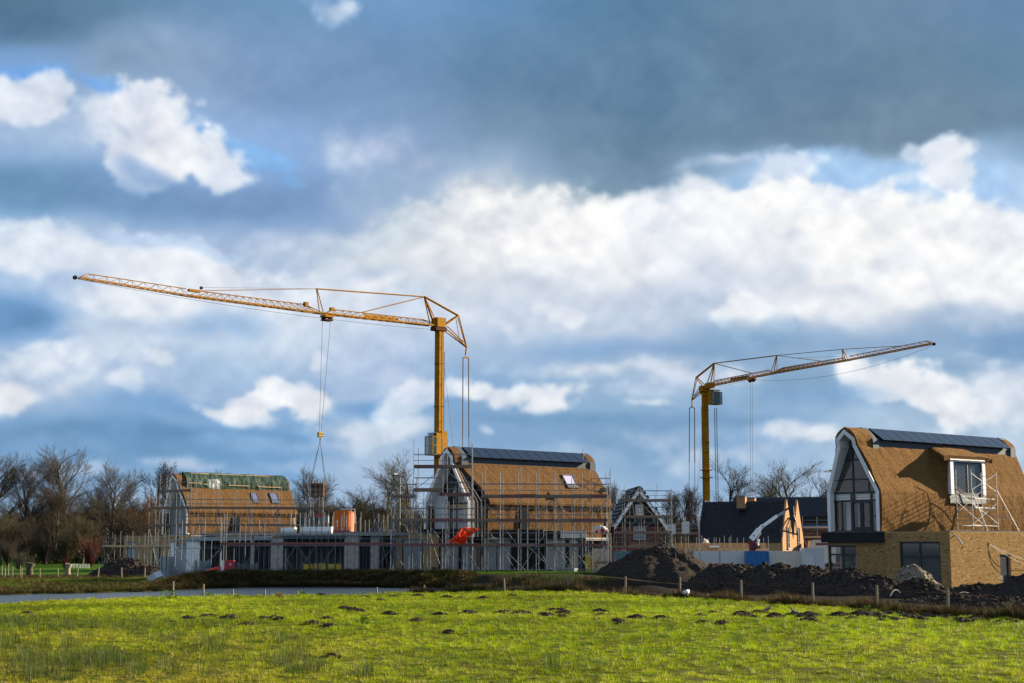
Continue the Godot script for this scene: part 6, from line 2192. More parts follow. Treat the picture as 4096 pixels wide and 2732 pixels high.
	# the load: a stack of rough timber grids in slings
	var lc := on(cp, 1272, 1958)
	var ld := thing("timber_stack", lc - Vector3.UP * 0.7, "stack of brown timber pallets hanging from the crane slings", "pallet stack")
	var r := RandomNumberGenerator.new()
	r.seed = 77
	for k in 10:
		var y := -0.72 + k * 0.14
		for q in 5:
			var off := r.randf_range(-0.06, 0.06)
			slab(ld, "board", lc + Vector3(off - 0.66, y, -0.6 + q * 0.29 + r.randf_range(-0.02, 0.02)), Vector3(1.32, 0, 0), Vector3.UP * 0.075, Vector3(0, 0, 0.12), M.rust if r.randf() < 0.55 else M.wood)
		for q in 3: slab(ld, "bearer", lc + Vector3(-0.60 + q * 0.52, y + 0.078, -0.56), Vector3(0.14, 0, 0), Vector3.UP * 0.06, Vector3(0, 0, 1.08), M.wood)
	var sg := thing("lifting_sling", hook - Vector3.UP * 3.0, "chain sling spread between crane hook and timber stack", "sling")
	for q in [-1.0, 1.0]:
		for z in [-0.5, 0.5]:
			pipe(sg, "chain", hook - Vector3.UP * 0.85, lc + Vector3(0.74 * q, 0.72, z), 0.022, M.rope)
			pipe(sg, "chain", lc + Vector3(0.74 * q, 0.72, z), lc + Vector3(0.74 * q, -0.72, z), 0.022, M.rope)
	# the man in the cab: head, shoulders and lap can be seen through the side pane
	var seat := cb - cp.d * 0.25 + cp.d * 0.55 + Vector3.UP * 0.66 + cp.s * 0.1
	person("person", seat, cp.d, "crane operator in a red jersey seated in the cab", M.cloth_red, M.cloth_dark, "sit", 0.9)

func build_right_crane() -> void:
	var foot := px(2831, 2240, 212.0)
	foot.y = 0.35
	var tip := px(3735, 1378, 167.5)
	var cp := CranePlane.new(foot, tip)
	var t := thing("mobile_tower_crane", foot, "yellow mobile tower crane at the right, jib pointing right", "crane", "mobile tower cranes")
	var m: Material = M.crane_paint
	var top := on(cp, 2829, 1556)
	top.x = foot.x; top.z = foot.z
	mast(t, foot, top, cp.d, cp.s, 0.66)
	for q in [[1882, 0.62], [1912, 0.66]]:
		var a := on(cp, 2831, q[0])
		a.x = foot.x; a.z = foot.z
		slab(t, "mast_collar", a - cp.s * q[1] - cp.d * q[1], cp.s * q[1] * 2.0, Vector3.UP * 0.14, cp.d * q[1] * 2.0, m)
	var pl := foot + Vector3.UP * 8.3
	var pp := -cp.d * 0.1
	var pb := Mb.new()
	var vw := (Vector3(0, pl.y, 0) - pl).normalized()
	pb.box(pl + vw * 0.66 - vw.cross(Vector3.UP) * 0.18, Vector3(0.55, 1.1, 0.04), Basis.looking_at(-vw, Vector3.UP))
	put(pb, "number_plate", M.white_panel, t)
	# the figure on the plate
	var tx := TextMesh.new()
	tx.text = "8"
	tx.font_size = 64
	tx.pixel_size = 0.014
	tx.depth = 0.02
	var to := MeshInstance3D.new()
	to.mesh = tx
	to.material_override = M.frame
	to.name = "number"
	to.transform = Transform3D(Basis.looking_at(-vw, Vector3.UP), pl + vw * 0.69 - vw.cross(Vector3.UP) * 0.18 - foot)
	t.add_child(to)
	slab(t, "mast_head", top - cp.s * 0.6 - cp.d * 0.6 - Vector3.UP * 0.3, cp.s * 1.2, Vector3.UP * 0.8, cp.d * 1.1, m)
	slab(t, "turret", on(cp, 2842, 1552) - cp.s * 0.35 - cp.d * 0.9, cp.s * 0.7, Vector3.UP * 0.75, cp.d * 1.5, m)
	slab(t, "machine_box", on(cp, 2816, 1576) - cp.s * 0.4 - cp.d * 0.5, cp.s * 0.8, Vector3.UP * 0.95, cp.d * 0.45, m)
	boom(t, cp, on(cp, 2845, 1543), on(cp, 3084, 1495), on(cp, 2860, 1522), on(cp, 3076, 1480), 0.4, 15, 0.05, true)
	boom(t, cp, on(cp, 3084, 1495), on(cp, 3395, 1440), on(cp, 3130, 1471), on(cp, 3378, 1430), 0.38, 16, 0.046, true)
	boom(t, cp, on(cp, 3395, 1440), on(cp, 3732, 1374), on(cp, 3398, 1424), on(cp, 3712, 1363), 0.34, 13, 0.042)
	for q in [-1.0, 1.0]:
		pipe(t, "nose_strut", on(cp, 3712, 1363), on(cp, 3732, 1374) + cp.s * 0.25 * q, 0.04, m)
		pipe(t, "elbow_strut", on(cp, 3076, 1480), on(cp, 3092, 1494) + cp.s * 0.35 * q, 0.05, m)
		pipe(t, "elbow_strut", on(cp, 3130, 1471), on(cp, 3105, 1492) + cp.s * 0.35 * q, 0.05, m)
	pipe(t, "nose_wheel", on(cp, 3736, 1376) - cp.s * 0.1, on(cp, 3736, 1376) + cp.s * 0.1, 0.18, M.rubber)
	var sb := Mb.new()
	sb.plate([on(cp, 2918, 1522) - cp.s * 0.15, on(cp, 2992, 1509) - cp.s * 0.15, on(cp, 2992, 1500) - cp.s * 0.15, on(cp, 2918, 1513) - cp.s * 0.15], cp.s * 0.03)
	put(sb, "sign_board", M.frame, t)
	var apex := on(cp, 2857, 1453)
	var post := on(cp, 3107, 1422)
	var p2 := on(cp, 3370, 1397)
	strut_pair(t, cp, "head_post", apex, on(cp, 2836, 1534), 0.05, 0.3, 0.07)
	strut_pair(t, cp, "head_post", apex, on(cp, 2849, 1532), 0.05, 0.25, 0.06)
	strut_pair(t, cp, "jib_post", post, on(cp, 3090, 1490), 0.04, 0.25, 0.05)
	strut_pair(t, cp, "jib_post", post, on(cp, 3102, 1492), 0.04, 0.25, 0.05)
	strut_pair(t, cp, "jib_post", p2, on(cp, 3376, 1440), 0.04, 0.2, 0.05)
	strut_pair(t, cp, "jib_post", p2, on(cp, 3388, 1440), 0.04, 0.2, 0.05)
	pipe(t, "tie_bar", apex, post, 0.075, m)
	pipe(t, "tie_bar", apex, on(cp, 3012, 1494), 0.055, m)
	pipe(t, "tie_bar", post, on(cp, 3300, 1446), 0.04, m)
	pipe(t, "tie_bar", p2, on(cp, 3600, 1384), 0.04, m)
	rope(t, [post, p2], 0.04)
	rope(t, [on(cp, 3180, 1432), on(cp, 3368, 1426)], 0.015)
	var rear := on(cp, 2786, 1510)
	strut_pair(t, cp, "luffing_ram", apex, rear, 0.1, 0.12, 0.08)
	strut_pair(t, cp, "rear_strut", on(cp, 2818, 1545), rear, 0.3, 0.12, 0.075)
	var low := on(cp, 2768, 1600)
	strut_pair(t, cp, "rear_boom", on(cp, 2814, 1560), low, 0.3, 0.06, 0.065)
	strut_pair(t, cp, "rear_boom", on(cp, 2808, 1546), on(cp, 2778, 1584), 0.3, 0.08, 0.06)
	strut_pair(t, cp, "rear_link", rear, low, 0.12, 0.06, 0.06)
	pipe(t, "rear_hook", low, on(cp, 2768, 1624), 0.08, m)
	for q in [-1.0, 1.0]:
		var a := on(cp, 2768 + q * 10.0, 1634)
		pipe(t, "spreader", on(cp, 2768, 1626), a, 0.08, m)
		bar(t, "ballast_rod", a, on(cp, 2768 + q * 11.0, 1850), 0.11, 0.11, m)
		bar(t, "ballast_rod", on(cp, 2768 + q * 11.0, 1850), on(cp, 2768 + q * 13.0, 2230), 0.06, 0.06, M.rust)
	var tr := Node3D.new()
	tr.name = "trolley"
	t.add_child(tr)
	var tc := on(cp, 3007, 1522)
	slab(tr, "frame", tc - cp.s * 0.4 - cp.d * 0.5, cp.s * 0.8, Vector3.UP * 0.24, cp.d * 1.0, m)
	for q in [-0.42, 0.42]: pipe(tr, "pulley", tc + cp.d * q - cp.s * 0.15, tc + cp.d * q + cp.s * 0.15, 0.24, M.rubber)
	rope(t, [on(cp, 3002, 1528), on(cp, 3002, 2100)], 0.02)
	rope(t, [on(cp, 3010, 1528), on(cp, 3010, 2100)], 0.02)
	rope(t, sagging(on(cp, 3020, 1519), on(cp, 3736, 1380), 1.3), 0.018)
	rope(t, [on(cp, 2872, 1548), on(cp, 2996, 1521)], 0.015)
	rope(t, [on(cp, 2817, 1610), on(cp, 2806, 1760), on(cp, 2788, 2000)], 0.02)
	# cab on the jib side with its ladder below
	var cb := on(cp, 2866, 1618)
	cab(t, cb - cp.d * 1.0, cp.d, cp.s, 1.4, 1.45, 2.1)
	slab(t, "cab_bracket", cb - cp.d * 1.35 - cp.s * 0.3 + Vector3.UP * 0.3, cp.s * 0.6, Vector3.UP * 1.6, cp.d * 0.4, m)
	var lad := Node3D.new()
	lad.name = "ladder"
	t.add_child(lad)
	var l0 := on(cp, 2862, 1632)
	var ln := l0.y - 3.0
	for q in [-1.0, 1.0]: bar(lad, "stile", l0 + cp.d * 0.28 * q, l0 + cp.d * 0.28 * q - Vector3.UP * ln, 0.06, 0.08, M.rust)
	for k in int(ln / 0.32): pipe(lad, "rung", l0 - Vector3.UP * k * 0.32 - cp.d * 0.28, l0 - Vector3.UP * k * 0.32 + cp.d * 0.28, 0.016, M.steel)
	# a third crane, only the end of its jib beyond the right house
	var f0 := px(3460, 2200, 330.0)
	f0.y = 0.3
	var far := thing("mobile_tower_crane", f0, "far grey crane jib tip showing left of the right house", "crane", "mobile tower cranes")
	var c3 := CranePlane.new(f0, px(3298, 1884, 322.0))
	boom(far, c3, on(c3, 3300, 1887), on(c3, 3460, 1890), on(c3, 3306, 1880), on(c3, 3460, 1876), 0.4, 16, 0.06, false, M.crate_grey)
	slab(far, "trolley", on(c3, 3332, 1886) - c3.s * 0.3, c3.s * 0.6, Vector3.UP * 0.25, c3.d * 0.9, M.rubber)
	slab(far, "mast", f0 - c3.s * 0.5 - c3.d * 0.5, c3.s, Vector3.UP * (on(c3, 3460, 1880).y - f0.y), c3.d, M.grate)


# ---- people --------------------------------------------------------------------------------------------------------------
# one continuous skin: smooth union of tapered bones, meshed as surface nets, coloured by the nearest bone
func person(called: String, at: Vector3, face: Vector3, label: String, top: Material, legs: Material, pose: String, scale := 1.0) -> void:
	var t := thing(called, at, label, "person")
	var sk: Color = M.skin.albedo_color.srgb_to_linear()
	var tc: Color = top.albedo_color.srgb_to_linear()
	var lc: Color = legs.albedo_color.srgb_to_linear()
	var hc: Color = M.hair.albedo_color.srgb_to_linear()
	var J := {}
	match pose:
		"sit":
			J = {"hip": Vector3(0, 0.08, 0), "chest": Vector3(0, 0.48, -0.02), "neck": Vector3(0, 0.62, 0), "head": Vector3(0, 0.76, 0.03), "sl": Vector3(0.2, 0.54, 0), "el": Vector3(0.25, 0.28, 0.12), "wl": Vector3(0.18, 0.26, 0.36), "sr": Vector3(-0.2, 0.54, 0), "er": Vector3(-0.25, 0.28, 0.12), "wr": Vector3(-0.18, 0.26, 0.36), "kl": Vector3(0.12, 0.1, 0.45), "al": Vector3(0.12, -0.34, 0.48), "fl": Vector3(0.12, -0.4, 0.64), "kr": Vector3(-0.12, 0.1, 0.45), "ar": Vector3(-0.12, -0.34, 0.48), "fr": Vector3(-0.12, -0.4, 0.64)}
		"bend":
			J = {"hip": Vector3(0, 0.92, -0.12), "chest": Vector3(0, 1.22, 0.16), "neck": Vector3(0, 1.32, 0.27), "head": Vector3(0, 1.38, 0.40), "sl": Vector3(0.2, 1.24, 0.2), "el": Vector3(0.26, 0.98, 0.34), "wl": Vector3(0.16, 0.84, 0.52), "sr": Vector3(-0.2, 1.24, 0.2), "er": Vector3(-0.26, 0.98, 0.34), "wr": Vector3(-0.16, 0.84, 0.52), "kl": Vector3(0.12, 0.48, -0.02), "al": Vector3(0.13, 0.09, -0.08), "fl": Vector3(0.14, 0.04, 0.1), "kr": Vector3(-0.12, 0.48, 0.02), "ar": Vector3(-0.13, 0.09, -0.06), "fr": Vector3(-0.14, 0.04, 0.12)}
		_:
			J = {"hip": Vector3(0, 0.93, 0), "chest": Vector3(0, 1.34, 0.02), "neck": Vector3(0, 1.5, 0.05), "head": Vector3(0, 1.64, 0.09), "sl": Vector3(0.2, 1.42, 0.02), "el": Vector3(0.25, 1.13, 0.02), "wl": Vector3(0.22, 0.95, 0.2), "sr": Vector3(-0.2, 1.42, 0.02), "er": Vector3(-0.25, 1.13, 0.04), "wr": Vector3(-0.2, 0.98, 0.24), "kl": Vector3(0.1, 0.5, 0.06), "al": Vector3(0.11, 0.09, -0.02), "fl": Vector3(0.12, 0.04, 0.16), "kr": Vector3(-0.1, 0.5, -0.02), "ar": Vector3(-0.11, 0.09, -0.14), "fr": Vector3(-0.12, 0.04, 0.04)}
	var B := [["hip", "chest", 0.155, 0.175, tc], ["chest", "neck", 0.14, 0.06, tc], ["neck", "head", 0.058, 0.07, sk], ["head", "head", 0.105, 0.105, sk], ["sl", "sr", 0.085, 0.085, tc], ["sl", "el", 0.068, 0.05, tc], ["el", "wl", 0.05, 0.034, tc], ["sr", "er", 0.068, 0.05, tc], ["er", "wr", 0.05, 0.034, tc], ["hip", "kl", 0.115, 0.075, lc], ["kl", "al", 0.07, 0.046, lc], ["al", "fl", 0.052, 0.045, hc], ["hip", "kr", 0.115, 0.075, lc], ["kr", "ar", 0.07, 0.046, lc], ["ar", "fr", 0.052, 0.045, hc]]
	var lo := Vector3(-0.42, -0.5 if pose == "sit" else -0.06, -0.35)
	var hi := Vector3(0.42, 1.85 if pose != "sit" else 0.95, 0.75)
	var cs := 0.04
	var nx := int((hi.x - lo.x) / cs) + 1
	var ny := int((hi.y - lo.y) / cs) + 1
	var nz := int((hi.z - lo.z) / cs) + 1
	var fld := PackedFloat32Array()
	fld.resize(nx * ny * nz)
	fld.fill(0.3)
	var own := PackedInt32Array()
	own.resize(nx * ny * nz)
	var best := PackedFloat32Array()
	best.resize(nx * ny * nz)
	best.fill(9.0)
	for k in B.size():
		var a: Vector3 = J[B[k][0]]
		var b: Vector3 = J[B[k][1]]
		var r0: float = B[k][2]
		var r1: float = B[k][3]
		var mr := maxf(r0, r1) + 0.1
		var i0 := ((a.min(b) - Vector3.ONE * mr - lo) / cs).floor().clamp(Vector3.ZERO, Vector3(nx - 1, ny - 1, nz - 1))
		var i1 := ((a.max(b) + Vector3.ONE * mr - lo) / cs).ceil().clamp(Vector3.ZERO, Vector3(nx - 1, ny - 1, nz - 1))
		var ab := b - a
		var l2 := maxf(ab.length_squared(), 1e-6)
		for x in range(int(i0.x), int(i1.x) + 1):
			for y in range(int(i0.y), int(i1.y) + 1):
				for z in range(int(i0.z), int(i1.z) + 1):
					var p := lo + Vector3(x, y, z) * cs
					var f := clampf((p - a).dot(ab) / l2, 0.0, 1.0)
					var d := p.distance_to(a + ab * f) - lerpf(r0, r1, f)
					var id := (x * ny + y) * nz + z
					var e := fld[id]
					var h := clampf(0.5 + 0.5 * (e - d) / 0.06, 0.0, 1.0)
					fld[id] = lerpf(e, d, h) - 0.06 * h * (1.0 - h)
					if d < best[id]:
						best[id] = d
						own[id] = k
	var vid := {}
	var verts := PackedVector3Array()
	var cols := PackedColorArray()
	var idx := PackedInt32Array()
	var basis := Basis(face.cross(Vector3.UP).normalized() * -1.0, Vector3.UP, face.normalized())
	for x in nx - 1:
		for y in ny - 1:
			for z in nz - 1:
				var s := Vector3.ZERO
				var c := 0
				for q in [[0, 0, 0, 1, 0, 0], [0, 1, 0, 1, 1, 0], [0, 0, 1, 1, 0, 1], [0, 1, 1, 1, 1, 1], [0, 0, 0, 0, 1, 0], [1, 0, 0, 1, 1, 0], [0, 0, 1, 0, 1, 1], [1, 0, 1, 1, 1, 1], [0, 0, 0, 0, 0, 1], [1, 0, 0, 1, 0, 1], [0, 1, 0, 0, 1, 1], [1, 1, 0, 1, 1, 1]]:
					var a := fld[((x + q[0]) * ny + y + q[1]) * nz + z + q[2]]
					var b := fld[((x + q[3]) * ny + y + q[4]) * nz + z + q[5]]
					if (a < 0.0) != (b < 0.0):
						s += Vector3(q[0], q[1], q[2]).lerp(Vector3(q[3], q[4], q[5]), a / (a - b))
						c += 1
				if c > 0:
					var p := lo + (Vector3(x, y, z) + s / c) * cs
					vid[(x * ny + y) * nz + z] = verts.size()
					var col: Color = B[own[(x * ny + y) * nz + z]][4]
					var hd: Vector3 = J.head
					if own[(x * ny + y) * nz + z] == 3 and (p.y > hd.y + 0.03 or p.z < hd.z - 0.02): col = hc
					if label.contains("white hooded") and p.distance_to(hd) < 0.14 and p.z < hd.z + 0.06: col = tc
					verts.append(basis * p * scale)
					cols.append(col)
	for key in vid:
		var x: int = key / (ny * nz)
		var y: int = (key / nz) % ny
		var z: int = key % nz
		if x < 1 or y < 1 or z < 1: continue
		var a := fld[key]
		for ax in 3:
			var nb: int = key + [ny * nz, nz, 1][ax]
			var b := fld[nb]
			if (a < 0.0) == (b < 0.0): continue
			var u: int = [nz, 1, ny * nz][ax]
			var w: int = [1, ny * nz, nz][ax]
			var q := [key, key - u, key - u - w, key - w]
			if a >= 0.0: q.reverse()
			if vid.has(q[0]) and vid.has(q[1]) and vid.has(q[2]) and vid.has(q[3]):
				idx.append_array([vid[q[0]], vid[q[2]], vid[q[1]], vid[q[0]], vid[q[3]], vid[q[2]]])
	var st := SurfaceTool.new()
	st.begin(Mesh.PRIMITIVE_TRIANGLES)
	st.set_smooth_group(0)
	for i in idx:
		st.set_color(cols[i])
		st.add_vertex(verts[i])
	# fingers, nose and ears
	var ex := Mb.new()
	ex.tinted = true
	ex.tint = sk
	for sd in ["l", "r"]:
		var w: Vector3 = J["w" + sd]
		var e: Vector3 = J["e" + sd]
		var d := (w - e).normalized()
		var sg := 1.0 if sd == "l" else -1.0
		ex.tube(w - d * 0.02, w + d * 0.08, 0.03, 0.036, 6)
		for k in 4:
			var o := w + d * 0.075 + Vector3(sg * (0.03 - 0.02 * k), 0, 0)
			var m := o + d * 0.04 * (1.0 - 0.15 * absf(k - 1.0)) + Vector3(0, -0.01, 0)
			ex.tube(o, m, 0.009, 0.009, 5)
			ex.tube(m, m + d * 0.025 + Vector3(0, -0.03, 0), 0.009, 0.007, 5)
		ex.tube(w + d * 0.03 + Vector3(-sg * 0.03, 0, 0), w + d * 0.07 + Vector3(-sg * 0.06, 0, 0.01), 0.01, 0.008, 5)
	var hd2: Vector3 = J.head
	ex.tube(hd2 + Vector3(0, 0.01, 0.09), hd2 + Vector3(0, -0.02, 0.13), 0.012, 0.018, 5)
	for sg in [-1.0, 1.0]: ex.tube(hd2 + Vector3(0.1 * sg, -0.02, 0), hd2 + Vector3(0.115 * sg, 0.02, -0.01), 0.014, 0.02, 5)
	for i in ex.v.size():
		st.set_color(sk)
		st.add_vertex(basis * ex.v[i] * scale)
	st.generate_normals()
	var o := MeshInstance3D.new()
	o.name = "body"
	o.mesh = st.commit()
	var m: StandardMaterial3D = M.get("body")
	if m == null:
		m = plain("body", Color.WHITE, 0.8)
		m.vertex_color_use_as_albedo = true
	o.mesh.surface_set_material(0, m)
	t.add_child(o)

# ---- tiled houses --------------------------------------------------------------------------------------------------------
var tile_mesh: ArrayMesh
func make_tile() -> void:
	# unit tile: x across, y up the slope, z out of the roof; an S-shaped wave and a thick lower edge
	var mb := Mb.new()
	var k := 6
	var prof := []
	for i in k + 1:
		var f := float(i) / k
		prof.append(Vector2(f, 0.10 + 0.09 * sin(f * TAU)))
	for i in k:
		var a := Vector3(prof[i].x, 0, prof[i].y + 0.09)
		var b := Vector3(prof[i + 1].x, 0, prof[i + 1].y + 0.09)
		var c := Vector3(prof[i + 1].x, 1.08, prof[i + 1].y)
		var d := Vector3(prof[i].x, 1.08, prof[i].y)
		mb.quad(a, b, c, d)
		mb.quad(Vector3(a.x, 0, a.z - 0.13), Vector3(b.x, 0, b.z - 0.13), b, a)
	tile_mesh = mb.mesh()

func tile_roof(t: Node3D, o: Vector3, x: Vector3, len: float, up: Vector3, slope: float, nrm: Vector3, singles: int, tw := 0.30, th := 0.35) -> void:
	var roof := Node3D.new()
	roof.name = "roof"
	t.add_child(roof, true)
	var cols := int(len / tw)
	var rows := int(slope / th)
	tw = len / cols
	th = slope / rows
	var rest := Mb.new()
	var vv: PackedVector3Array = tile_mesh.surface_get_arrays(0)[Mesh.ARRAY_VERTEX]
	var nn: PackedVector3Array = tile_mesh.surface_get_arrays(0)[Mesh.ARRAY_NORMAL]
	var made := 0
	var back := Mb.new()
	back.block(o - nrm * 0.06, x * len, up * slope, nrm * 0.05)
	put(back, "underlay", M.foil_and_dark, roof)
	for j in rows:
		for i in cols:
			var b := Basis(x * tw, up * th, nrm * 0.30)
			var at := o + x * (i * tw) + up * (j * th) + nrm * 0.01
			if made < singles:
				set_piece(roof, "tile", tile_mesh, M.tile_black, Transform3D(b, at))
				made += 1
			else:
				for q in vv.size(): rest.vert(at + b * vv[q], (x * nn[q].x + up * nn[q].y + nrm * nn[q].z).normalized())
	if rest.v.size() > 0:
		put(rest, "tiling", M.tile_black, roof).set_meta("kind", "stuff")

func build_tiled_houses() -> void:
	make_tile()
	var C := px(3128, 2160, 185.0)
	var x := Vector3(-sin(deg_to_rad(62.0)), 0, -cos(deg_to_rad(62.0)))
	var g := Vector3(sin(deg_to_rad(28.0)), 0, -cos(deg_to_rad(28.0)))
	var Y := 0.0
	var L := 10.8
	var t := thing("brick_house", Vector3(C.x, Y, C.z), "pale brick house with steep dark tiled roof and twin pointed gables", "house")
	var gd := 4.3
	for k in 2:
		var o := C + g * (gd * k)
		var apex := px([3152, 3187][k], [2004, 2007][k], (-o.z) + 1.9)
		var h := apex.y - C.y
		var up := (g * gd * 0.5 + Vector3.UP * h).normalized()
		var slope := Vector2(gd * 0.5, h).length()
		var nrm := x.cross(up).normalized()
		if nrm.dot(-g) < 0: nrm = -nrm
		var up2 := (-g * gd * 0.5 + Vector3.UP * h).normalized()
		if k == 0:
			tile_roof(t, o + x * (L - 0.1) - up * 0.3, -x, L - 0.3, up, slope + 0.3, nrm, 300)
			var bk := Mb.new()
			bk.block(o + g * gd, x * L, up2 * slope, up2.cross(x).normalized() * 0.06)
			put(bk, "rear_slope", M.tile_black, t)
		else:
			for q in [[o, up], [o + g * gd, up2]]:
				var bk := Mb.new()
				bk.block(q[0], x * L, q[1] * slope, q[1].cross(x).normalized() * 0.06)
				put(bk, "rear_slope", M.tile_black, t)
		# gable wall: a pointed pale brick front with one slit window
		var wb := Mb.new()
		var a := o - x * 0.06
		wb.plate([a + Vector3.UP * (Y - C.y), a + g * gd + Vector3.UP * (Y - C.y), a + g * gd, a + g * gd * 0.5 + Vector3.UP * (h + 0.28), a], x * 0.25)
		put(wb, "gable_wall", M.pale_brick, t)
		var wo := a + g * (gd * 0.5 - 0.45) - x * 0.12 + Vector3.UP * (-1.0)
		window(t, wo, g, 0.85, 2.6, x, [], [0.7], M.solar, M.frame, 0.08)  # opaque near-black panes stand in for the dark rooms behind
		slab(t, "sill", wo - x * 0.08 - Vector3.UP * 0.12 - g * 0.05, g * 0.95, Vector3.UP * 0.1, x * 0.1, M.blue_plastic)
		# dark verge boards up the gable
		for e in [[a, a + g * gd * 0.5 + Vector3.UP * h], [a + g * gd, a + g * gd * 0.5 + Vector3.UP * h]]:
			bar(t, "verge", e[0] + x * 0.25, e[1] + x * 0.25, 0.16, 0.12, M.tile_black)
	slab(t, "front_wall", C + Vector3.UP * (Y - C.y), x * L, Vector3.UP * (C.y - Y), g * 0.3, M.far_brick)
	slab(t, "gutter", C - g * 0.14 - Vector3.UP * 0.08, x * L, Vector3.UP * 0.1, g * 0.14, M.zinc)
	var far_a := C + x * L
	bar(t, "verge", far_a - g * 0.1, far_a + g * gd * 0.5 + Vector3.UP * (px(3152, 2004, 187).y - C.y + 0.2), 0.3, 0.2, M.tile_black)
	# chimneys
	for q in [[2947, 2980, 1988, 2034, 188.4], [2985, 3018, 1993, 2030, 192.8]]:
		var a := px(q[0], q[3], q[4])
		var b := px(q[1], q[2], q[4])
		var ch := Node3D.new()
		ch.name = "chimney"
		t.add_child(ch, true)
		slab(ch, "stack", a - Vector3.UP * 0.1, Vector3.RIGHT * (b.x - a.x), Vector3.UP * (b.y - a.y + 0.1), Vector3(0.35, 0, -0.9), M.pale_brick)
		slab(ch, "cap", Vector3(a.x - 0.04, b.y, a.z + 0.04), Vector3.RIGHT * (b.x - a.x + 0.08), Vector3.UP * 0.08, Vector3(0.35, 0, -0.98), M.zinc)
		slab(ch, "lead", a - Vector3.UP * 0.18 + Vector3(-0.08, 0, 0.05), Vector3.RIGHT * (b.x - a.x + 0.16), Vector3.UP * 0.22, Vector3(0, 0, -0.05), M.tile_black)
	# second house behind, only its long roof shows
	var R0 := px(2926, 2068, 205.0)
	var R1 := px(3420, 2074, 201.0)
	R1.y = R0.y
	var rx := (R1 - R0).normalized()
	var len := R0.distance_to(R1)
	var bk2 := Vector3(rx.z, 0, -rx.x)
	if bk2.z > 0: bk2 = -bk2
	var top := px(2960, 1992, 209.0).y - R0.y
	var t2 := thing("brick_house", Vector3(R0.x, 0.2, R0.z), "red brick house with long dark tiled roof under scaffold", "house")
	var up3 := (bk2 * 3.2 + Vector3.UP * top).normalized()
	tile_roof(t2, R0, rx, len, up3, Vector2(3.2, top).length(), rx.cross(up3).normalized() * (1.0 if rx.cross(up3).dot(-bk2) > 0 else -1.0), 0, 0.36, 0.42)
	slab(t2, "dark_panel", R0 - Vector3.UP * 1.15 - bk2 * 0.4, rx * len, Vector3.UP * 1.15, bk2 * 0.4, M.foil_and_dark)
	slab(t2, "wall", R0 + Vector3.UP * (0.2 - R0.y), rx * len, Vector3.UP * (R0.y - 1.3), bk2 * 0.4, M.red_brick)
	slab(t2, "lintel_film", R0 - Vector3.UP * 1.35 - bk2 * 0.42, rx * len, Vector3.UP * 0.16, bk2 * 0.3, M.blue_plastic)
	for q in [0.80, 0.86, 0.92]: slab(t2, "window", R0 + rx * (len * q) - Vector3.UP * (R0.y - 1.6) - bk2 * 0.03, rx * 0.9, Vector3.UP * 1.2, bk2 * 0.05, M.window_sheet)
	slab(t2, "roof_window", R0 + rx * (len * 0.78) + up3 * 0.3 + Vector3.UP * 0.25 - bk2 * 0.1, rx * 1.0, up3 * 0.8, Vector3.UP * 0.06, M.white_panel)
	scaffold_px("scaffold", "scaffold with boards before the red brick house", 3214, 197.0, 3330, 196.0, 0.2, [[2150, 3214, 3330], [2112, 3214, 3330]], 2100, "fresh_wood", 531, 2.2, false)

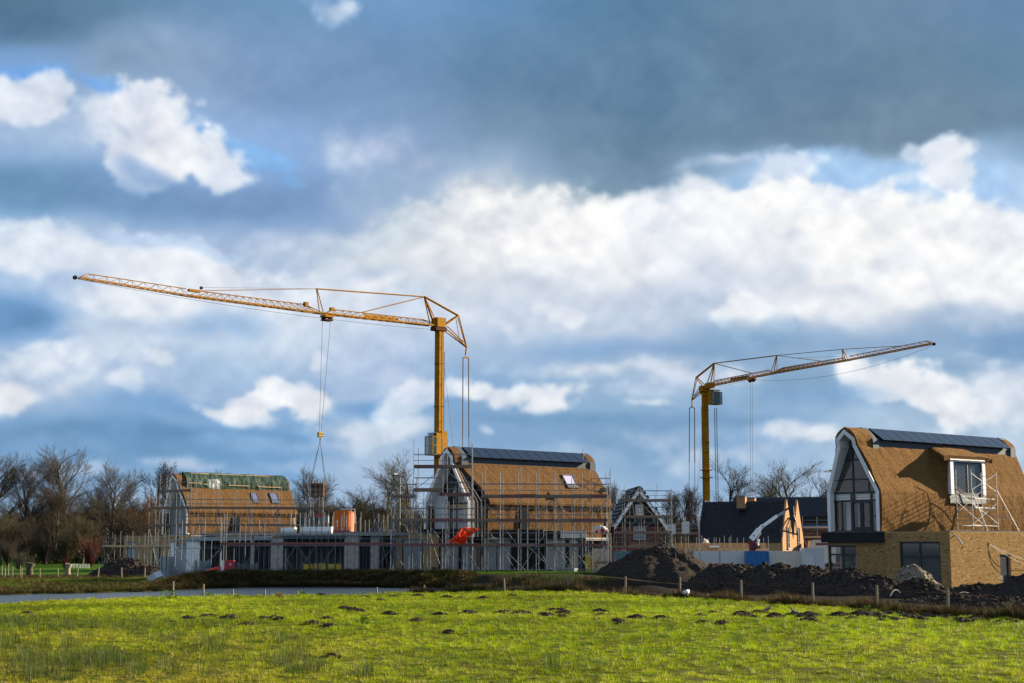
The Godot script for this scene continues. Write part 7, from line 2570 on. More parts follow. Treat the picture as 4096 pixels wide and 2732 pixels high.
func build_half_tiled_house() -> void:
	var Z := 152.0
	var apex := px(2557, 1954, Z)
	var le := px(2458, 2103, Z)
	var re := px(2666, 2103, Z)
	var dep := Vector3(-0.045, 0, -1.0).normalized() * 8.5
	var Y := 0.6
	var t := thing("brick_house", Vector3(le.x, Y, le.z), "red brick house with white gable boards, roof half tiled", "house")
	var up := (apex - le)
	var ur := (apex - re)
	# roof decks with foil
	for q in [[le, up, "left"], [re, ur, "right"]]:
		var mb := Mb.new()
		var n: Vector3 = q[1].cross(dep).normalized()
		if n.y < 0: n = -n
		var d: Vector3 = q[1].normalized()
		mb.block(q[0] - d * 0.5 + n * 0.02, dep, q[1] + d * 0.5, n * 0.1)
		put(mb, "roof_deck", M.deck_foil, t)
		# stacks of tiles laid out in rows, waiting to be hung
		var rows := 9
		for j in rows:
			var f := (j + 0.35) / rows
			for i in 11:
				if q[2] == "right" and (j + i) % 3 != 0 and j < 6: continue
				var o: Vector3 = q[0] + q[1] * f + dep * ((i + 0.12) / 11.0) + n * 0.12
				slab(t, "tile_stack", o, dep * (0.9 / 11.0), d * 0.34, n * 0.2, M.tile_black)
	slab(t, "ridge_tile", apex - Vector3(0.12, -0.12, 0), Vector3(0.24, 0, 0), Vector3.UP * 0.12, dep, M.tile_black)
	# gable: dark boarding in white barge boards, a window with small panes, brick below
	var gb := Mb.new()
	gb.plate([le + Vector3(0.2, 0, -0.3), re + Vector3(-0.2, 0, -0.3), apex + Vector3(0, -0.25, -0.3)], Vector3(0, 0, -0.15))
	put(gb, "gable_boarding", M.foil_and_dark, t)
	for q in [[le, up], [re, ur]]:
		var d: Vector3 = q[1].normalized()
		var mb := Mb.new()
		var side: float = 1.0 if q[0] == le else -1.0
		var inw := Vector3(side * d.y, -absf(d.x), 0) * 0.24
		if side > 0: mb.plate([q[0] - d * 0.5, q[0] - d * 0.5 + inw, apex + inw - d * 0.05, apex], Vector3(0, 0, -0.12))
		else: mb.plate([q[0] - d * 0.5, apex, apex + inw - d * 0.05, q[0] - d * 0.5 + inw], Vector3(0, 0, -0.12))
		put(mb, "barge_board", M.white_paint, t)
	var ww := px(2543, 2064, Z - 0.1)
	window(t, ww + Vector3(0, 0, -0.2), Vector3.RIGHT, 0.82, 1.15, Vector3(0, 0, -1), [0.27, 0.54], [0.7], M.white_panel, M.render_grey, 0.05)
	slab(t, "wall", Vector3(le.x + 0.3, Y, le.z - 0.5), Vector3.RIGHT * (re.x - le.x - 0.6), Vector3.UP * (le.y - Y + 0.45), Vector3(0, 0, -0.3), M.red_brick)
	slab(t, "side_wall", Vector3(le.x + 0.3, Y, le.z - 0.5), dep * 0.9, Vector3.UP * (le.y - Y), Vector3(0.3, 0, 0), M.red_brick)
	slab(t, "window", px(2535, 2160, Z - 0.05) + Vector3(0, 0, -0.5), Vector3.RIGHT * 1.3, Vector3.UP * 1.7, Vector3(0, 0, -0.05), M.window_sheet)
	for k in 4: pipe(t, "stud", le + up * 0.1 + Vector3.RIGHT * (0.9 + k * 0.95), le + Vector3.RIGHT * (0.9 + k * 0.95) + Vector3.UP * (1.2 if k in [0, 3] else 2.2), 0.04, M.fresh_wood)
	scaffold_px("scaffold", "tube scaffold before the gable of the half tiled house", 2425, 147.6, 2690, 147.6, 0.6, [[2191, 2425, 2690], [2133, 2450, 2690], [2070, 2485, 2680], [2004, 2520, 2672]], 1965, "wood", 541, 1.75)
	scaffold_px("scaffold", "low tube scaffold carrying two white boards", 2672, 150.0, 2800, 150.0, 0.6, [[2136, 2672, 2800]], 2045, "wood", 542, 1.7)
	for q in [[2672, 2703, 2098, 2136, "white wall board standing on the low scaffold, left one"], [2728, 2757, 2086, 2134, "tall white wall board standing on the low scaffold, right one"]]:
		var a := px(q[0], q[3], 149.6)
		var b := px(q[1], q[2], 149.6)
		var s := thing("wall_board", a, q[4], "board")
		slab(s, "sheet", a, Vector3.RIGHT * (b.x - a.x), Vector3.UP * (b.y - a.y), Vector3(0.05, 0, -0.12), M.white_panel)
		slab(s, "edge", a + Vector3.RIGHT * (b.x - a.x), Vector3.RIGHT * 0.06, Vector3.UP * (b.y - a.y), Vector3(0.0, 0, -0.12), M.frame)
		for k in 2: slab(s, "slot", a + Vector3(0.2 + k * 0.3, (b.y - a.y) * 0.62, 0.004), Vector3.RIGHT * 0.12, Vector3.UP * 0.03, Vector3(0, 0, 0.004), M.frame)


# ---- earth heaps ---------------------------------------------------------------------------------------------------------
# peak spot, half width and depth in metres, sharpness; lumpy with fist-sized clods
func heap(called: String, label: String, u: float, v: float, zz: float, a: float, b: float, sd: int, m: Material, sharp := 1.3, skew := 0.0) -> void:
	var pk := px(u, v, zz)
	var nz := noise(0.55, 4, sd)
	var nf := noise(2.6, 3, sd + 1)
	var base := height(pk.x, pk.z)
	var h := pk.y - base
	var t := thing(called, Vector3(pk.x, base, pk.z), label, "soil heap", "heaps of dug soil")
	var rings := 34
	var k := 96
	var v3 := PackedVector3Array()
	for j in rings + 1:
		var q := float(j) / rings
		for i in k:
			var an := TAU * i / k
			var e := 1.0 + 0.22 * nz.get_noise_2d(cos(an) * 2.0 + sd, sin(an) * 2.0)
			var x := cos(an) * a * q * e + skew * (1.0 - q)
			var z := sin(an) * b * q * e
			var g := height(pk.x + x, pk.z + z)
			var y := h * pow(maxf(0.0, 1.0 - pow(q, sharp)), 0.9)
			y *= 1.0 + 0.22 * nz.get_noise_3d(x, z, 1.0) * smoothstep(0.0, 0.3, q)
			y += (nf.get_noise_3d(x, z, y) * 0.12 + nz.get_noise_3d(x * 3.0, z * 3.0, y) * 0.12) * smoothstep(1.0, 0.85, q)
			v3.append(Vector3(pk.x + x, (g - 0.15) if j == rings else maxf(lerpf(base, g, q) + y, g - 0.1), pk.z + z))
	var mb := Mb.new()
	var nr := PackedVector3Array()
	for j in rings + 1:
		for i in k:
			var e0 := v3[j * k + (i + k - 1) % k]
			var e1 := v3[j * k + (i + 1) % k]
			var f0 := v3[maxi(j - 1, 0) * k + i]
			var f1 := v3[mini(j + 1, rings) * k + i]
			var n := (e1 - e0).cross(f1 - f0).normalized()
			nr.append(n if n.y > 0 else -n)
	for j in rings:
		for i in k:
			var i2 := (i + 1) % k
			mb.quadn(v3[j * k + i], v3[j * k + i2], v3[(j + 1) * k + i2], v3[(j + 1) * k + i], nr[j * k + i], nr[j * k + i2], nr[(j + 1) * k + i2], nr[(j + 1) * k + i])
	put(mb, "mound", m, t)
	var cl := Mb.new()
	var r := RandomNumberGenerator.new()
	r.seed = sd
	for i in 150:
		var j := r.randi_range(3, rings - 1)
		var p := v3[j * k + r.randi() % k]
		var s := r.randf_range(0.05, 0.17) * (1.6 if r.randf() < 0.08 else 1.0)
		cl.box(p, Vector3(s, s * 0.8, s * 1.1), Basis.from_euler(Vector3(r.randf() * 3, r.randf() * 3, r.randf() * 3)))
	put(cl, "clods", m, t).set_meta("kind", "stuff")

func build_heaps() -> void:
	heap("soil_heap", "biggest dark soil heap left of the white lorry boards", 2656, 2176, 114.0, 4.9, 4.2, 701, M.soil, 1.25, -0.2)
	heap("soil_heap", "long low soil bank right behind the biggest heap", 2930, 2258, 98.0, 3.4, 2.6, 702, M.soil, 1.9)
	heap("soil_heap", "soil bank below the blue container", 3090, 2262, 96.0, 3.2, 2.6, 703, M.soil, 1.9)
	heap("soil_heap", "soil bank below the cream container", 3240, 2268, 94.0, 2.9, 2.4, 704, M.soil, 1.8)
	heap("soil_heap", "soil bank before the glazed garden front", 3390, 2272, 92.0, 2.7, 2.2, 705, M.soil, 1.7)
	heap("soil_heap", "lower soil bank falling towards the sand heap", 3500, 2308, 90.0, 2.8, 2.0, 706, M.soil, 1.6)
	heap("sand_heap", "pale sand heap before the big brick wing window", 3648, 2256, 93.0, 2.0, 1.8, 707, M.sand, 1.15)
	heap("soil_heap", "dark crumbly heap in front of the sand heap", 3672, 2318, 86.0, 2.1, 1.5, 708, M.soil, 1.4)
	heap("soil_heap", "low soil ridge at the foot of the yellow brick wall", 3925, 2338, 92.0, 2.6, 1.2, 709, M.soil, 1.8)
	heap("soil_heap", "soil heap running out of the picture at the right edge", 4130, 2298, 82.0, 3.6, 2.6, 710, M.soil, 1.4)
	heap("soil_heap", "low dirt hump behind the last fence post", 3840, 2378, 77.0, 3.4, 1.6, 711, M.soil, 1.7)
	heap("soil_heap", "flat dirt hump in the lower right behind the fence", 4060, 2388, 71.0, 3.4, 1.7, 712, M.soil, 1.7)
	heap("soil_heap", "dark soil heap below the brick annex at the left", 500, 2232, 140.0, 3.2, 2.4, 713, M.soil, 1.4)
	heap("soil_heap", "low soil heap left of the stacked scaffold frames", 570, 2268, 136.0, 2.6, 1.8, 714, M.soil, 1.6)
	heap("soil_heap", "scraped soil bank below the unfinished ground floor", 1120, 2290, 118.6, 4.0, 1.0, 715, M.soil, 2.0)
	heap("soil_heap", "scraped soil bank left of the brick front", 1480, 2294, 118.4, 3.6, 1.0, 716, M.soil, 2.0)

# ---- fences --------------------------------------------------------------------------------------------------------------
func fence(label: String, posts: Array, wires: Array, off: float, sd: int, called := "wire_fence") -> void:
	var r := RandomNumberGenerator.new()
	r.seed = sd
	var first := true
	var t: Node3D
	var tops := []
	for q in posts:
		var zz: float = q[3] if q.size() > 3 else at_u(edge_z, q[0]) + off
		var a := px(q[0], q[1], zz)
		var x := a.x
		var lean := r.randf_range(-0.06, 0.06)
		var gy := height(x, -zz)
		var b := Vector3(x + lean, minf(gy - 0.2, a.y - 0.3), -zz)
		if first:
			t = thing(called, Vector3(x, gy, -zz), label, "fence", "post and wire fences")
			first = false
		var mb := Mb.new()
		mb.tube(b, b.lerp(a, 0.6) + Vector3(r.randf_range(-0.02, 0.02), 0, 0), 0.065, 0.06, 8, false)
		mb.tube(b.lerp(a, 0.6) + Vector3(0, 0, 0), a, 0.06, 0.052, 8, true)
		put(mb, "post", M.post_wood, t)
		tops.append([a, b])
	for w in wires:
		var mb := Mb.new()
		for i in tops.size() - 1:
			var a: Vector3 = tops[i][0].lerp(tops[i][1], w)
			var b: Vector3 = tops[i + 1][0].lerp(tops[i + 1][1], w)
			mb.path(sagging(a, b, 0.05), 0.004, 3)
		put(mb, "wire", M.rust, t)

func build_fences() -> void:
	fence("barbed wire fence on pale posts along the right meadow edge", [[2016, 2313], [2271, 2302], [2502, 2305], [2720, 2308], [2964, 2320], [3250, 2331], [3507, 2340], [3790, 2354], [4130, 2372]], [0.12, 0.42, 0.72], 1.6, 801)
	fence("row of short posts standing at the near pond edge", [[693, 2325], [814, 2336], [931, 2357], [1059, 2358], [1190, 2364], [1507, 2349], [1697, 2340]], [0.3], 2.0, 802)
	fence("post and wire fence across the far left bank", [[20, 2272, 2300, 133], [88, 2271, 2300, 133], [159, 2272, 2300, 133], [231, 2273, 2300, 133], [311, 2272, 2300, 132], [395, 2268, 2300, 132], [486, 2270, 2300, 131], [580, 2270, 2300, 130], [672, 2271, 2300, 127], [795, 2279, 2300, 121]], [0.15, 0.5], 0.0, 803)
	fence("short post and rail fence round the pollard stump", [[8, 2262, 2290, 150], [34, 2254, 2290, 150], [50, 2266, 2290, 150], [82, 2262, 2290, 149]], [0.3], 0.0, 804)

# ---- things about the site -------------------------------------------------------------------------------------------------
func corrugated(t: Node3D, called: String, o: Vector3, x: Vector3, w: float, h: float, out: Vector3, ribs: int, m: Material) -> void:
	for k in ribs:
		var a := w * k / ribs
		var s := w / ribs
		var mb := Mb.new()
		var up := Vector3.UP * h
		var p := [o + x * a, o + x * (a + s * 0.28) + out * 0.045, o + x * (a + s * 0.6) + out * 0.045, o + x * (a + s * 0.88), o + x * (a + s)]
		for i in 4: mb.quad(p[i], p[i + 1], p[i + 1] + up, p[i] + up)
		put(mb, called, m, t)

func container(called: String, label: String, u0: float, u1: float, vt: float, zz: float, deep: float, m: Material, ribs: int, cat := "container") -> Node3D:
	var a := px(u0, vt, zz)
	var b := px(u1, vt, zz)
	var y := height((a.x + b.x) * 0.5, -zz) - 0.05
	var o := Vector3(a.x, y, a.z)
	var h := a.y - y
	var w := b.x - a.x
	var t := thing(called, o, label, cat, "containers behind the soil bank")
	slab(t, "box", o + Vector3(0.02, 0.02, -0.06), Vector3.RIGHT * (w - 0.04), Vector3.UP * (h - 0.04), Vector3(0, 0, -deep), m)
	corrugated(t, "rib", o + Vector3(0.06, 0.1, -0.055), Vector3.RIGHT, w - 0.12, h - 0.2, Vector3(0, 0, 1), ribs, m)
	for q in [0.0, w - 0.09]: slab(t, "corner_post", o + Vector3(q, 0, 0), Vector3.RIGHT * 0.09, Vector3.UP * h, Vector3(0, 0, -0.12), m)
	for q in [0.0, h - 0.1]: slab(t, "rail", o + Vector3(0.09, q, -0.003), Vector3.RIGHT * (w - 0.18), Vector3.UP * 0.1, Vector3(0, 0, -0.1), m)
	return t

func crate(u0: float, u1: float, vt: float, vb: float, zz: float, label: String) -> void:
	var a := px(u0, vb, zz)
	var b := px(u1, vt, zz)
	a.y = maxf(a.y, height(a.x, a.z))
	var t := thing("slatted_crate", a, label, "crate", "grey slatted crates")
	var w := b.x - a.x
	var h := maxf(b.y - a.y, 0.4)
	for k in 4:
		var y := 0.06 + k * (h - 0.08) / 4.0
		var f := 0.03 * (3 - k)
		slab(t, "slat", a + Vector3(f, y, 0), Vector3.RIGHT * (w * 0.62 - f), Vector3.UP * ((h - 0.1) / 4.0 - 0.02), Vector3(0, 0, -0.03), M.crate_grey)
		slab(t, "slat", a + Vector3(w * 0.62, y, 0), Vector3(w * 0.38 - f, 0, -0.7), Vector3.UP * ((h - 0.1) / 4.0 - 0.02), Vector3(0, 0, -0.03), M.crate_grey)
		slab(t, "slat", a + Vector3(f, y, -0.8), Vector3.RIGHT * (w - f), Vector3.UP * ((h - 0.1) / 4.0 - 0.02), Vector3(0, 0, -0.03), M.crate_grey)
	for q in [0.0, w * 0.6]: slab(t, "post", a + Vector3(q, 0, 0.01), Vector3.RIGHT * 0.06, Vector3.UP * (h + 0.03), Vector3(0, 0, -0.08), M.crate_grey)
	slab(t, "floor", a + Vector3(0.05, 0.05, -0.03), Vector3.RIGHT * (w * 0.9), Vector3.UP * 0.03, Vector3(0, 0, -0.75), M.crate_grey)

# bundle of scaffold decks: many thin galvanised grids in a pile
func deck_stack(u0: float, u1: float, vt: float, vb: float, zz: float, label: String) -> void:
	var a := px(u0, vb, zz)
	var b := px(u1, vt, zz)
	a.y = height(a.x, a.z) - 0.02
	var t := thing("scaffold_deck_stack", a, label, "stack", "stacked scaffold decks")
	var n := 12
	var h := (b.y - a.y) / n
	var w := b.x - a.x
	for k in n:
		var o := a + Vector3(0.02 * (k % 3), k * h, 0)
		slab(t, "deck", o, Vector3.RIGHT * w * 0.62, Vector3.UP * (h - 0.025), Vector3(0, 0, -0.6), M.grate)
		for q in 4: slab(t, "deck_end", o + Vector3(w * 0.64 + q * w * 0.09, 0.0, -0.1 * q), Vector3.RIGHT * w * 0.07, Vector3.UP * (h - 0.03), Vector3(0, 0, -0.5), M.grate)
	for q in [0.15, 0.48]: slab(t, "strap", a + Vector3(w * q, 0, 0.02), Vector3.RIGHT * 0.05, Vector3.UP * (b.y - a.y + 0.05), Vector3(0, 0, -0.02), M.frame)
	slab(t, "pallet", a + Vector3(-0.05, -0.05, 0.03), Vector3.RIGHT * (w * 1.02), Vector3.UP * 0.06, Vector3(0, 0, -0.75), M.zinc)

func cloth(t: Node3D, outline: Array, zz: float, sag: float, m: Material, sd: int, up := Vector3.UP) -> void:
	# a crumpled sheet stretched over an outline given on the photograph
	var nz := noise(1.6, 3, sd)
	var poly := PackedVector2Array()
	for q in outline:
		var p := px(q[0], q[1], zz)
		poly.append(Vector2(p.x, p.y))
	var c := Vector2.ZERO
	for p in poly: c += p
	c /= poly.size()
	var mb := Mb.new()
	var rings := 9
	var per := 8
	var rim := []
	for i in poly.size():
		for j in per: rim.append(poly[i].lerp(poly[(i + 1) % poly.size()], float(j) / per))
	var pt := func(p: Vector2, q: float): return Vector3(p.x, p.y, -zz + sag * (1.0 - q * q) + nz.get_noise_2d(p.x * 1.2, p.y * 1.2) * 0.22 + nz.get_noise_2d(p.x * 4.0 + p.y * 2.0, p.y) * 0.08)
	for j in rings:
		for i in rim.size():
			var q0 := float(j) / rings
			var q1 := (j + 1.0) / rings
			var a: Vector2 = rim[i]
			var b: Vector2 = rim[(i + 1) % rim.size()]
			mb.quad(pt.call(c.lerp(a, q0), q0), pt.call(c.lerp(b, q0), q0), pt.call(c.lerp(b, q1), q1), pt.call(c.lerp(a, q1), q1))
	put(mb, "sheet", m, t)

func build_things() -> void:
	var R := Vector3.RIGHT
	var U := Vector3.UP
	var B := Vector3(0, 0, -1)
	# orange sail blown against the scaffold
	var ot := thing("orange_tarpaulin", px(1850, 2170, 116.6), "orange tarpaulin billowing on the scaffold of the middle house", "tarpaulin")
	cloth(ot, [[1790, 2171], [1818, 2143], [1840, 2122], [1852, 2108], [1880, 2110], [1927, 2116], [1895, 2130], [1874, 2150], [1860, 2174], [1836, 2176], [1816, 2167]], 116.6, 0.5, M.orange_tarp, 901)
	var rt := thing("red_tarpaulin", px(848, 2290, 117.4), "crumpled red tarpaulin on the bank by the red box", "tarpaulin")
	cloth(rt, [[813, 2293], [828, 2278], [850, 2272], [868, 2266], [881, 2264], [881, 2281], [858, 2284], [836, 2286]], 116.4, 0.4, M.red_tarp, 902)
	# silo
	var sa := px(1374, 2190, 178.0)
	sa.y = 0.6
	var st := thing("storage_silo", sa, "orange round topped silo behind the flat roof", "silo")
	var rr := 1.26
	var y1 := px(1374, 2056, 178.0).y
	var body := Mb.new()
	body.tube(Vector3(sa.x, 1.5, sa.z), Vector3(sa.x, y1, sa.z), rr, rr, 28, true)
	put(body, "drum", M.silo_orange, st)
	var dome := Mb.new()
	for j in 6:
		var a0 := PI * 0.5 * j / 6.0
		var a1 := PI * 0.5 * (j + 1) / 6.0
		dome.tube(Vector3(sa.x, y1 + sin(a0) * 0.5, sa.z), Vector3(sa.x, y1 + sin(a1) * 0.5, sa.z), rr * cos(a0), maxf(rr * cos(a1), 0.01), 28, false)
	put(dome, "domed_top", M.silo_orange, st)
	for k in 4:
		var an := TAU * k / 4.0 + 0.4
		pipe(st, "leg", Vector3(sa.x + cos(an) * 1.1, 0.5, sa.z + sin(an) * 1.1), Vector3(sa.x + cos(an) * 1.1, 1.6, sa.z + sin(an) * 1.1), 0.08, M.silo_orange)
	for k in 3: pipe(st, "hoop", Vector3(sa.x, 2.2 + k * 1.3, sa.z), Vector3(sa.x, 2.26 + k * 1.3, sa.z), rr + 0.02, M.silo_orange)
	slab(st, "top_rail", Vector3(sa.x - 0.4, y1 + 0.5, sa.z + 0.2), R * 1.7, U * 0.14, B * 0.3, M.white_panel)
	pipe(st, "filler_pipe", Vector3(sa.x + 1.28, y1 + 0.55, sa.z + 0.2), Vector3(sa.x + 1.3, 1.0, sa.z + 0.2), 0.06, M.white_panel)
	# floodlight mast
	var fa := px(1597, 2250, 126.0)
	fa.y = 0.75
	var ft := thing("floodlight_mast", fa, "galvanised mast with two black floodlights left of the middle house", "light mast")
	var top := px(1597, 1908, 126.0)
	pipe(ft, "pole", fa, Vector3(fa.x, top.y, fa.z), 0.06, M.steel)
	pipe(ft, "cross_arm", Vector3(fa.x - 0.35, top.y, fa.z), Vector3(fa.x + 0.38, top.y, fa.z), 0.035, M.steel)
	for q in [[-0.38, 0.5, 0.0], [0.36, -0.15, 0.3]]:
		var fl := Node3D.new()
		fl.name = "floodlight"
		ft.add_child(fl, true)
		var hb := Mb.new()
		var bs := Basis.from_euler(Vector3(q[2] - 0.5 if q[0] < 0 else 0.1, q[1], 0.1))
		hb.box(Vector3(fa.x + q[0], top.y + 0.22, fa.z), Vector3(0.42, 0.36 if q[0] > 0 else 0.24, 0.16), bs)
		put(hb, "housing", M.black_plastic, fl)
		var gb := Mb.new()
		gb.box(Vector3(fa.x + q[0], top.y + 0.22, fa.z) + bs.z * 0.085, Vector3(0.34, 0.28 if q[0] > 0 else 0.18, 0.006), bs)
		put(gb, "glass", M.render_grey, fl)
	# site board and box behind the left house
	var ba := px(1256, 2092, 186.0)
	var bt := thing("site_board", ba, "dark red site board beside a grey cabin box", "sign")
	slab(bt, "board", px(1259, 2068, 186.0), R * 1.15, U * 0.36, B * 0.05, M.red_paint)
	slab(bt, "cabin_box", ba, R * 1.75, U * 0.85, B * 0.9, M.crate_grey)
	slab(bt, "dark_panel", px(1255, 2090, 185.9), R * 0.7, U * 0.6, B * 0.02, M.frame)
	pipe(bt, "post", Vector3(ba.x + 0.1, 0.6, ba.z), ba + R * 0.1, 0.05, M.steel)
	pipe(bt, "post", Vector3(ba.x + 1.6, 0.6, ba.z), ba + R * 1.6, 0.05, M.steel)
	# piles on the site
	deck_stack(637, 694, 2225, 2282, 121.0, "taller stack of galvanised scaffold decks left of the shell")
	deck_stack(772, 842, 2242, 2282, 119.6, "lower stack of galvanised scaffold decks before the white pier")
	var xa := px(882, 2280, 118.9)
	xa.y = height(xa.x, xa.z)
	var xt := thing("tool_chest", xa, "dark red tool chest with a white side panel", "tool chest")
	slab(xt, "chest", xa + R * 0.3, R * 0.75, U * 0.85, B * 0.7, M.red_paint)
	slab(xt, "lid", xa + R * 0.28 + U * 0.85, R * 0.79, U * 0.05, B * 0.74, M.red_paint)
	slab(xt, "side_panel", xa, R * 0.28, U * 0.88, B * 0.6, M.foam_white)
	slab(xt, "label_plate", xa + R * 0.7 + U * 0.5 + Vector3(0, 0, 0.004), R * 0.14, U * 0.14, Vector3(0, 0, 0.004), M.white_panel)
	var pa := px(936, 2280, 119.6)
	pa.y = height(pa.x, pa.z)
	var pt := thing("tube_rack", pa, "rack of loose galvanised tubes right of the red chest", "tube rack")
	for k in 14: pipe(pt, "tube", pa + U * (0.12 + 0.07 * (k / 2)) + B * (0.1 * (k % 2)), pa + R * 1.9 + U * (0.12 + 0.07 * (k / 2)) + B * (0.1 * (k % 2) + 0.1), 0.025, M.steel)
	for q in [0.2, 1.7]: slab(pt, "stand", pa + R * q, R * 0.06, U * 0.7, B * 0.5, M.grate)
	crate(2263, 2314, 2281, 2306, 114.0, "grey slatted crate before the right end of the long scaffold")
	crate(2373, 2431, 2280, 2308, 114.5, "grey slatted crate left of the biggest soil heap")
	# trestle with waste boards above the right crate
	var ta := px(2376, 2282, 117.0)
	ta.y = height(ta.x, ta.z)
	var tt := thing("board_trestle", ta, "trestle carrying rough waste boards behind the right crate", "trestle")
	for q in [0.2, 1.3]:
		for z in [0.0, 0.6]: pipe(tt, "leg", ta + R * q + B * z, ta + R * q + B * z + U * 0.7, 0.04, M.wood)
	var rg := RandomNumberGenerator.new()
	rg.seed = 9
	for k in 7:
		var o := ta + U * (0.7 + 0.035 * k) + R * rg.randf_range(-0.2, 0.25) + B * rg.randf_range(0, 0.4)
		slab(tt, "board", o, Vector3(rg.randf_range(1.2, 1.7), rg.randf_range(-0.05, 0.08), rg.randf_range(-0.1, 0.1)), U * 0.03, B * 0.2, M.wood)
	# yellow wrapped packs, beige wall block, glass on a rack
	for q in [[2343, 2363, 2224, 2290, "yellow_film", "tall yellow film wrapped pack at the right end of the house", 1.0], [2366, 2396, 2246, 2290, "fresh_wood", "low pack of yellow boxes beside the tall yellow pack", 0.9]]:
		var a := px(q[0], q[3], 119.8)
		a.y = height(a.x, a.z)
		var b := px(q[1], q[2], 119.8)
		var s := thing("wrapped_pack", a, q[5], "pack")
		var n := 5
		for k in n: slab(s, "layer", a + U * (0.1 + k * (b.y - a.y - 0.1) / n) + R * 0.02 * (k % 2), R * (b.x - a.x), U * ((b.y - a.y - 0.1) / n - 0.015), B * q[6], M[q[4]])
		slab(s, "pallet", a, R * (b.x - a.x), U * 0.09, B * q[6], M.wood)
	var wa := px(2376, 2236, 128.0)
	var wb := px(2436, 2194, 128.0)
	var wt := thing("precast_block", Vector3(wa.x, 0.7, wa.z), "large beige precast block behind the yellow packs", "concrete block")
	slab(wt, "block", Vector3(wa.x, 0.95, wa.z), R * (wb.x - wa.x), U * (wb.y - 0.95), B * 1.2, M.block)
	for k in 3: slab(wt, "bearer", Vector3(wa.x + 0.1 + k * 0.5, 0.65, wa.z), R * 0.12, U * 0.3, B * 1.2, M.wood)
	var ga := px(2456, 2290, 122.5)
	ga.y = 0.55
	var gt := thing("glass_rack", ga, "stillage of tall glass panes left of the biggest heap", "glass rack")
	for k in 6:
		var mb := Mb.new()
		var o := ga + R * (0.02 + 0.19 * k) + B * 0.08 * k
		mb.block(o + U * 0.1, R * 0.95, U * 1.75 + B * 0.25, B * 0.012)
		put(mb, "pane", M.green_glass, gt)
		pipe(gt, "stanchion", o, o + U * 1.95 + B * 0.28, 0.025, M.steel)
	slab(gt, "base", ga, R * 2.0, U * 0.1, B * 1.0, M.grate)
	slab(gt, "top_rail", ga + U * 1.95 + B * 0.3, R * 1.7, U * 0.05, B * 0.06, M.red_paint)
	# printed plastic sheets hung on the scaffold
	var sh := thing("plastic_sheeting", px(2400, 2138, 130.0), "pink and white plastic sheeting on the rear scaffold", "sheeting")
	cloth(sh, [[2374, 2136], [2374, 2106], [2398, 2100], [2432, 2108], [2434, 2136]], 129.0, 0.2, M.white_panel, 903)
	for q in [[2410, 2122, 0.32], [2386, 2126, 0.2], [2424, 2128, 0.16]]:
		var mb := Mb.new()
		mb.box(px(q[0], q[1], 128.6), Vector3(q[2], q[2] * 1.1, 0.02), Basis.from_euler(Vector3(0, 0, q[2] * 3.0)))
		put(mb, "print", M.cloth_red, sh)
	# tub, foam block at the water, plastic bag
	var tub := px(1737, 2284, 117.0)
	tub.y = height(tub.x, tub.z) + 0.02
	var tb := thing("mortar_tub", tub, "black mortar tub before the brick wall", "tub")
	var tm := Mb.new()
	tm.tube(tub, tub + U * 0.3, 0.22, 0.27, 14, false)
	tm.tube(tub + U * 0.01, tub + U * 0.02, 0.22, 0.22, 14, true)
	put(tm, "bowl", M.black_plastic, tb)
	var rim := Mb.new()
	rim.tube(tub + U * 0.28, tub + U * 0.32, 0.29, 0.29, 14, false)
	put(rim, "rim", M.black_plastic, tb)
	var fb := px(618, 2332, 112.0)
	fb.y = height(fb.x, fb.z) + 0.42
	var ff := thing("foam_bale", fb, "big white foam bale lying tilted at the pond's far shore", "bale")
	var fm := Mb.new()
	var bs2 := Basis.from_euler(Vector3(0.25, -0.6, 0.42))
	fm.box(fb, Vector3(0.95, 0.46, 0.66), bs2)
	put(fm, "bale", M.foam_speckled, ff)
	for q in [-0.2, 0.2]:
		var sm := Mb.new()
		sm.box(fb + bs2.x * q, Vector3(0.03, 0.47, 0.67), bs2)
		put(sm, "strap", M.white_panel, ff)
	var pg := px(2741, 2383, at_u(edge_z, 2741) + 0.8)
	var pgt := thing("plastic_bag", pg, "white plastic bag caught at the foot of the fence", "bag")
	cloth(pgt, [[2723, 2383], [2727, 2369], [2743, 2359], [2757, 2357], [2759, 2370], [2752, 2385]], -pg.z, 0.15, M.foam_white, 904)
	# lorry with drop sides, and its loader crane with a brick clamp
	var la := px(2772, 2204, 150.0)
	var lb := px(2986, 2204, 150.0)
	var ly := height(la.x, la.z)
	var lo := thing("flatbed_lorry", Vector3(la.x, ly, la.z), "white drop side lorry with a loader crane reaching up right", "lorry")
	var bot := px(2800, 2258, 150.0).y
	var w := lb.x - la.x
	var n := 2
	for k in n:
		var pn := Node3D.new()
		pn.name = "drop_side"
		lo.add_child(pn, true)
		for j in 4: slab(pn, "plank", Vector3(la.x + w * k / n + 0.08, bot + j * (la.y - bot) / 4.0, la.z), R * (w / n - 0.16), U * ((la.y - bot) / 4.0 - 0.012), B * 0.05, M.white_panel)
	for k in n + 1: slab(lo, "stake", Vector3(la.x + w * k / n - 0.06, bot - 0.15, la.z + 0.02), R * 0.12, U * (la.y - bot + 0.15), B * 0.08, M.grate)
	slab(lo, "bed", Vector3(la.x, bot - 0.2, la.z), R * (w + 0.9), U * 0.18, B * 2.4, M.dark_red_paint)
	for k in 4:
		var wx: float = la.x + [0.8, 1.9, 4.6, 5.4][k]
		for z in [0.15, 2.2]:
			var wh := Node3D.new()
			wh.name = "wheel"
			lo.add_child(wh, true)
			pipe(wh, "tyre", Vector3(wx, ly + 0.5, la.z - z), Vector3(wx, ly + 0.5, la.z - z - 0.28), 0.5, M.rubber)
			pipe(wh, "rim", Vector3(wx, ly + 0.5, la.z - z + 0.01), Vector3(wx, ly + 0.5, la.z - z - 0.29), 0.25, M.grate)
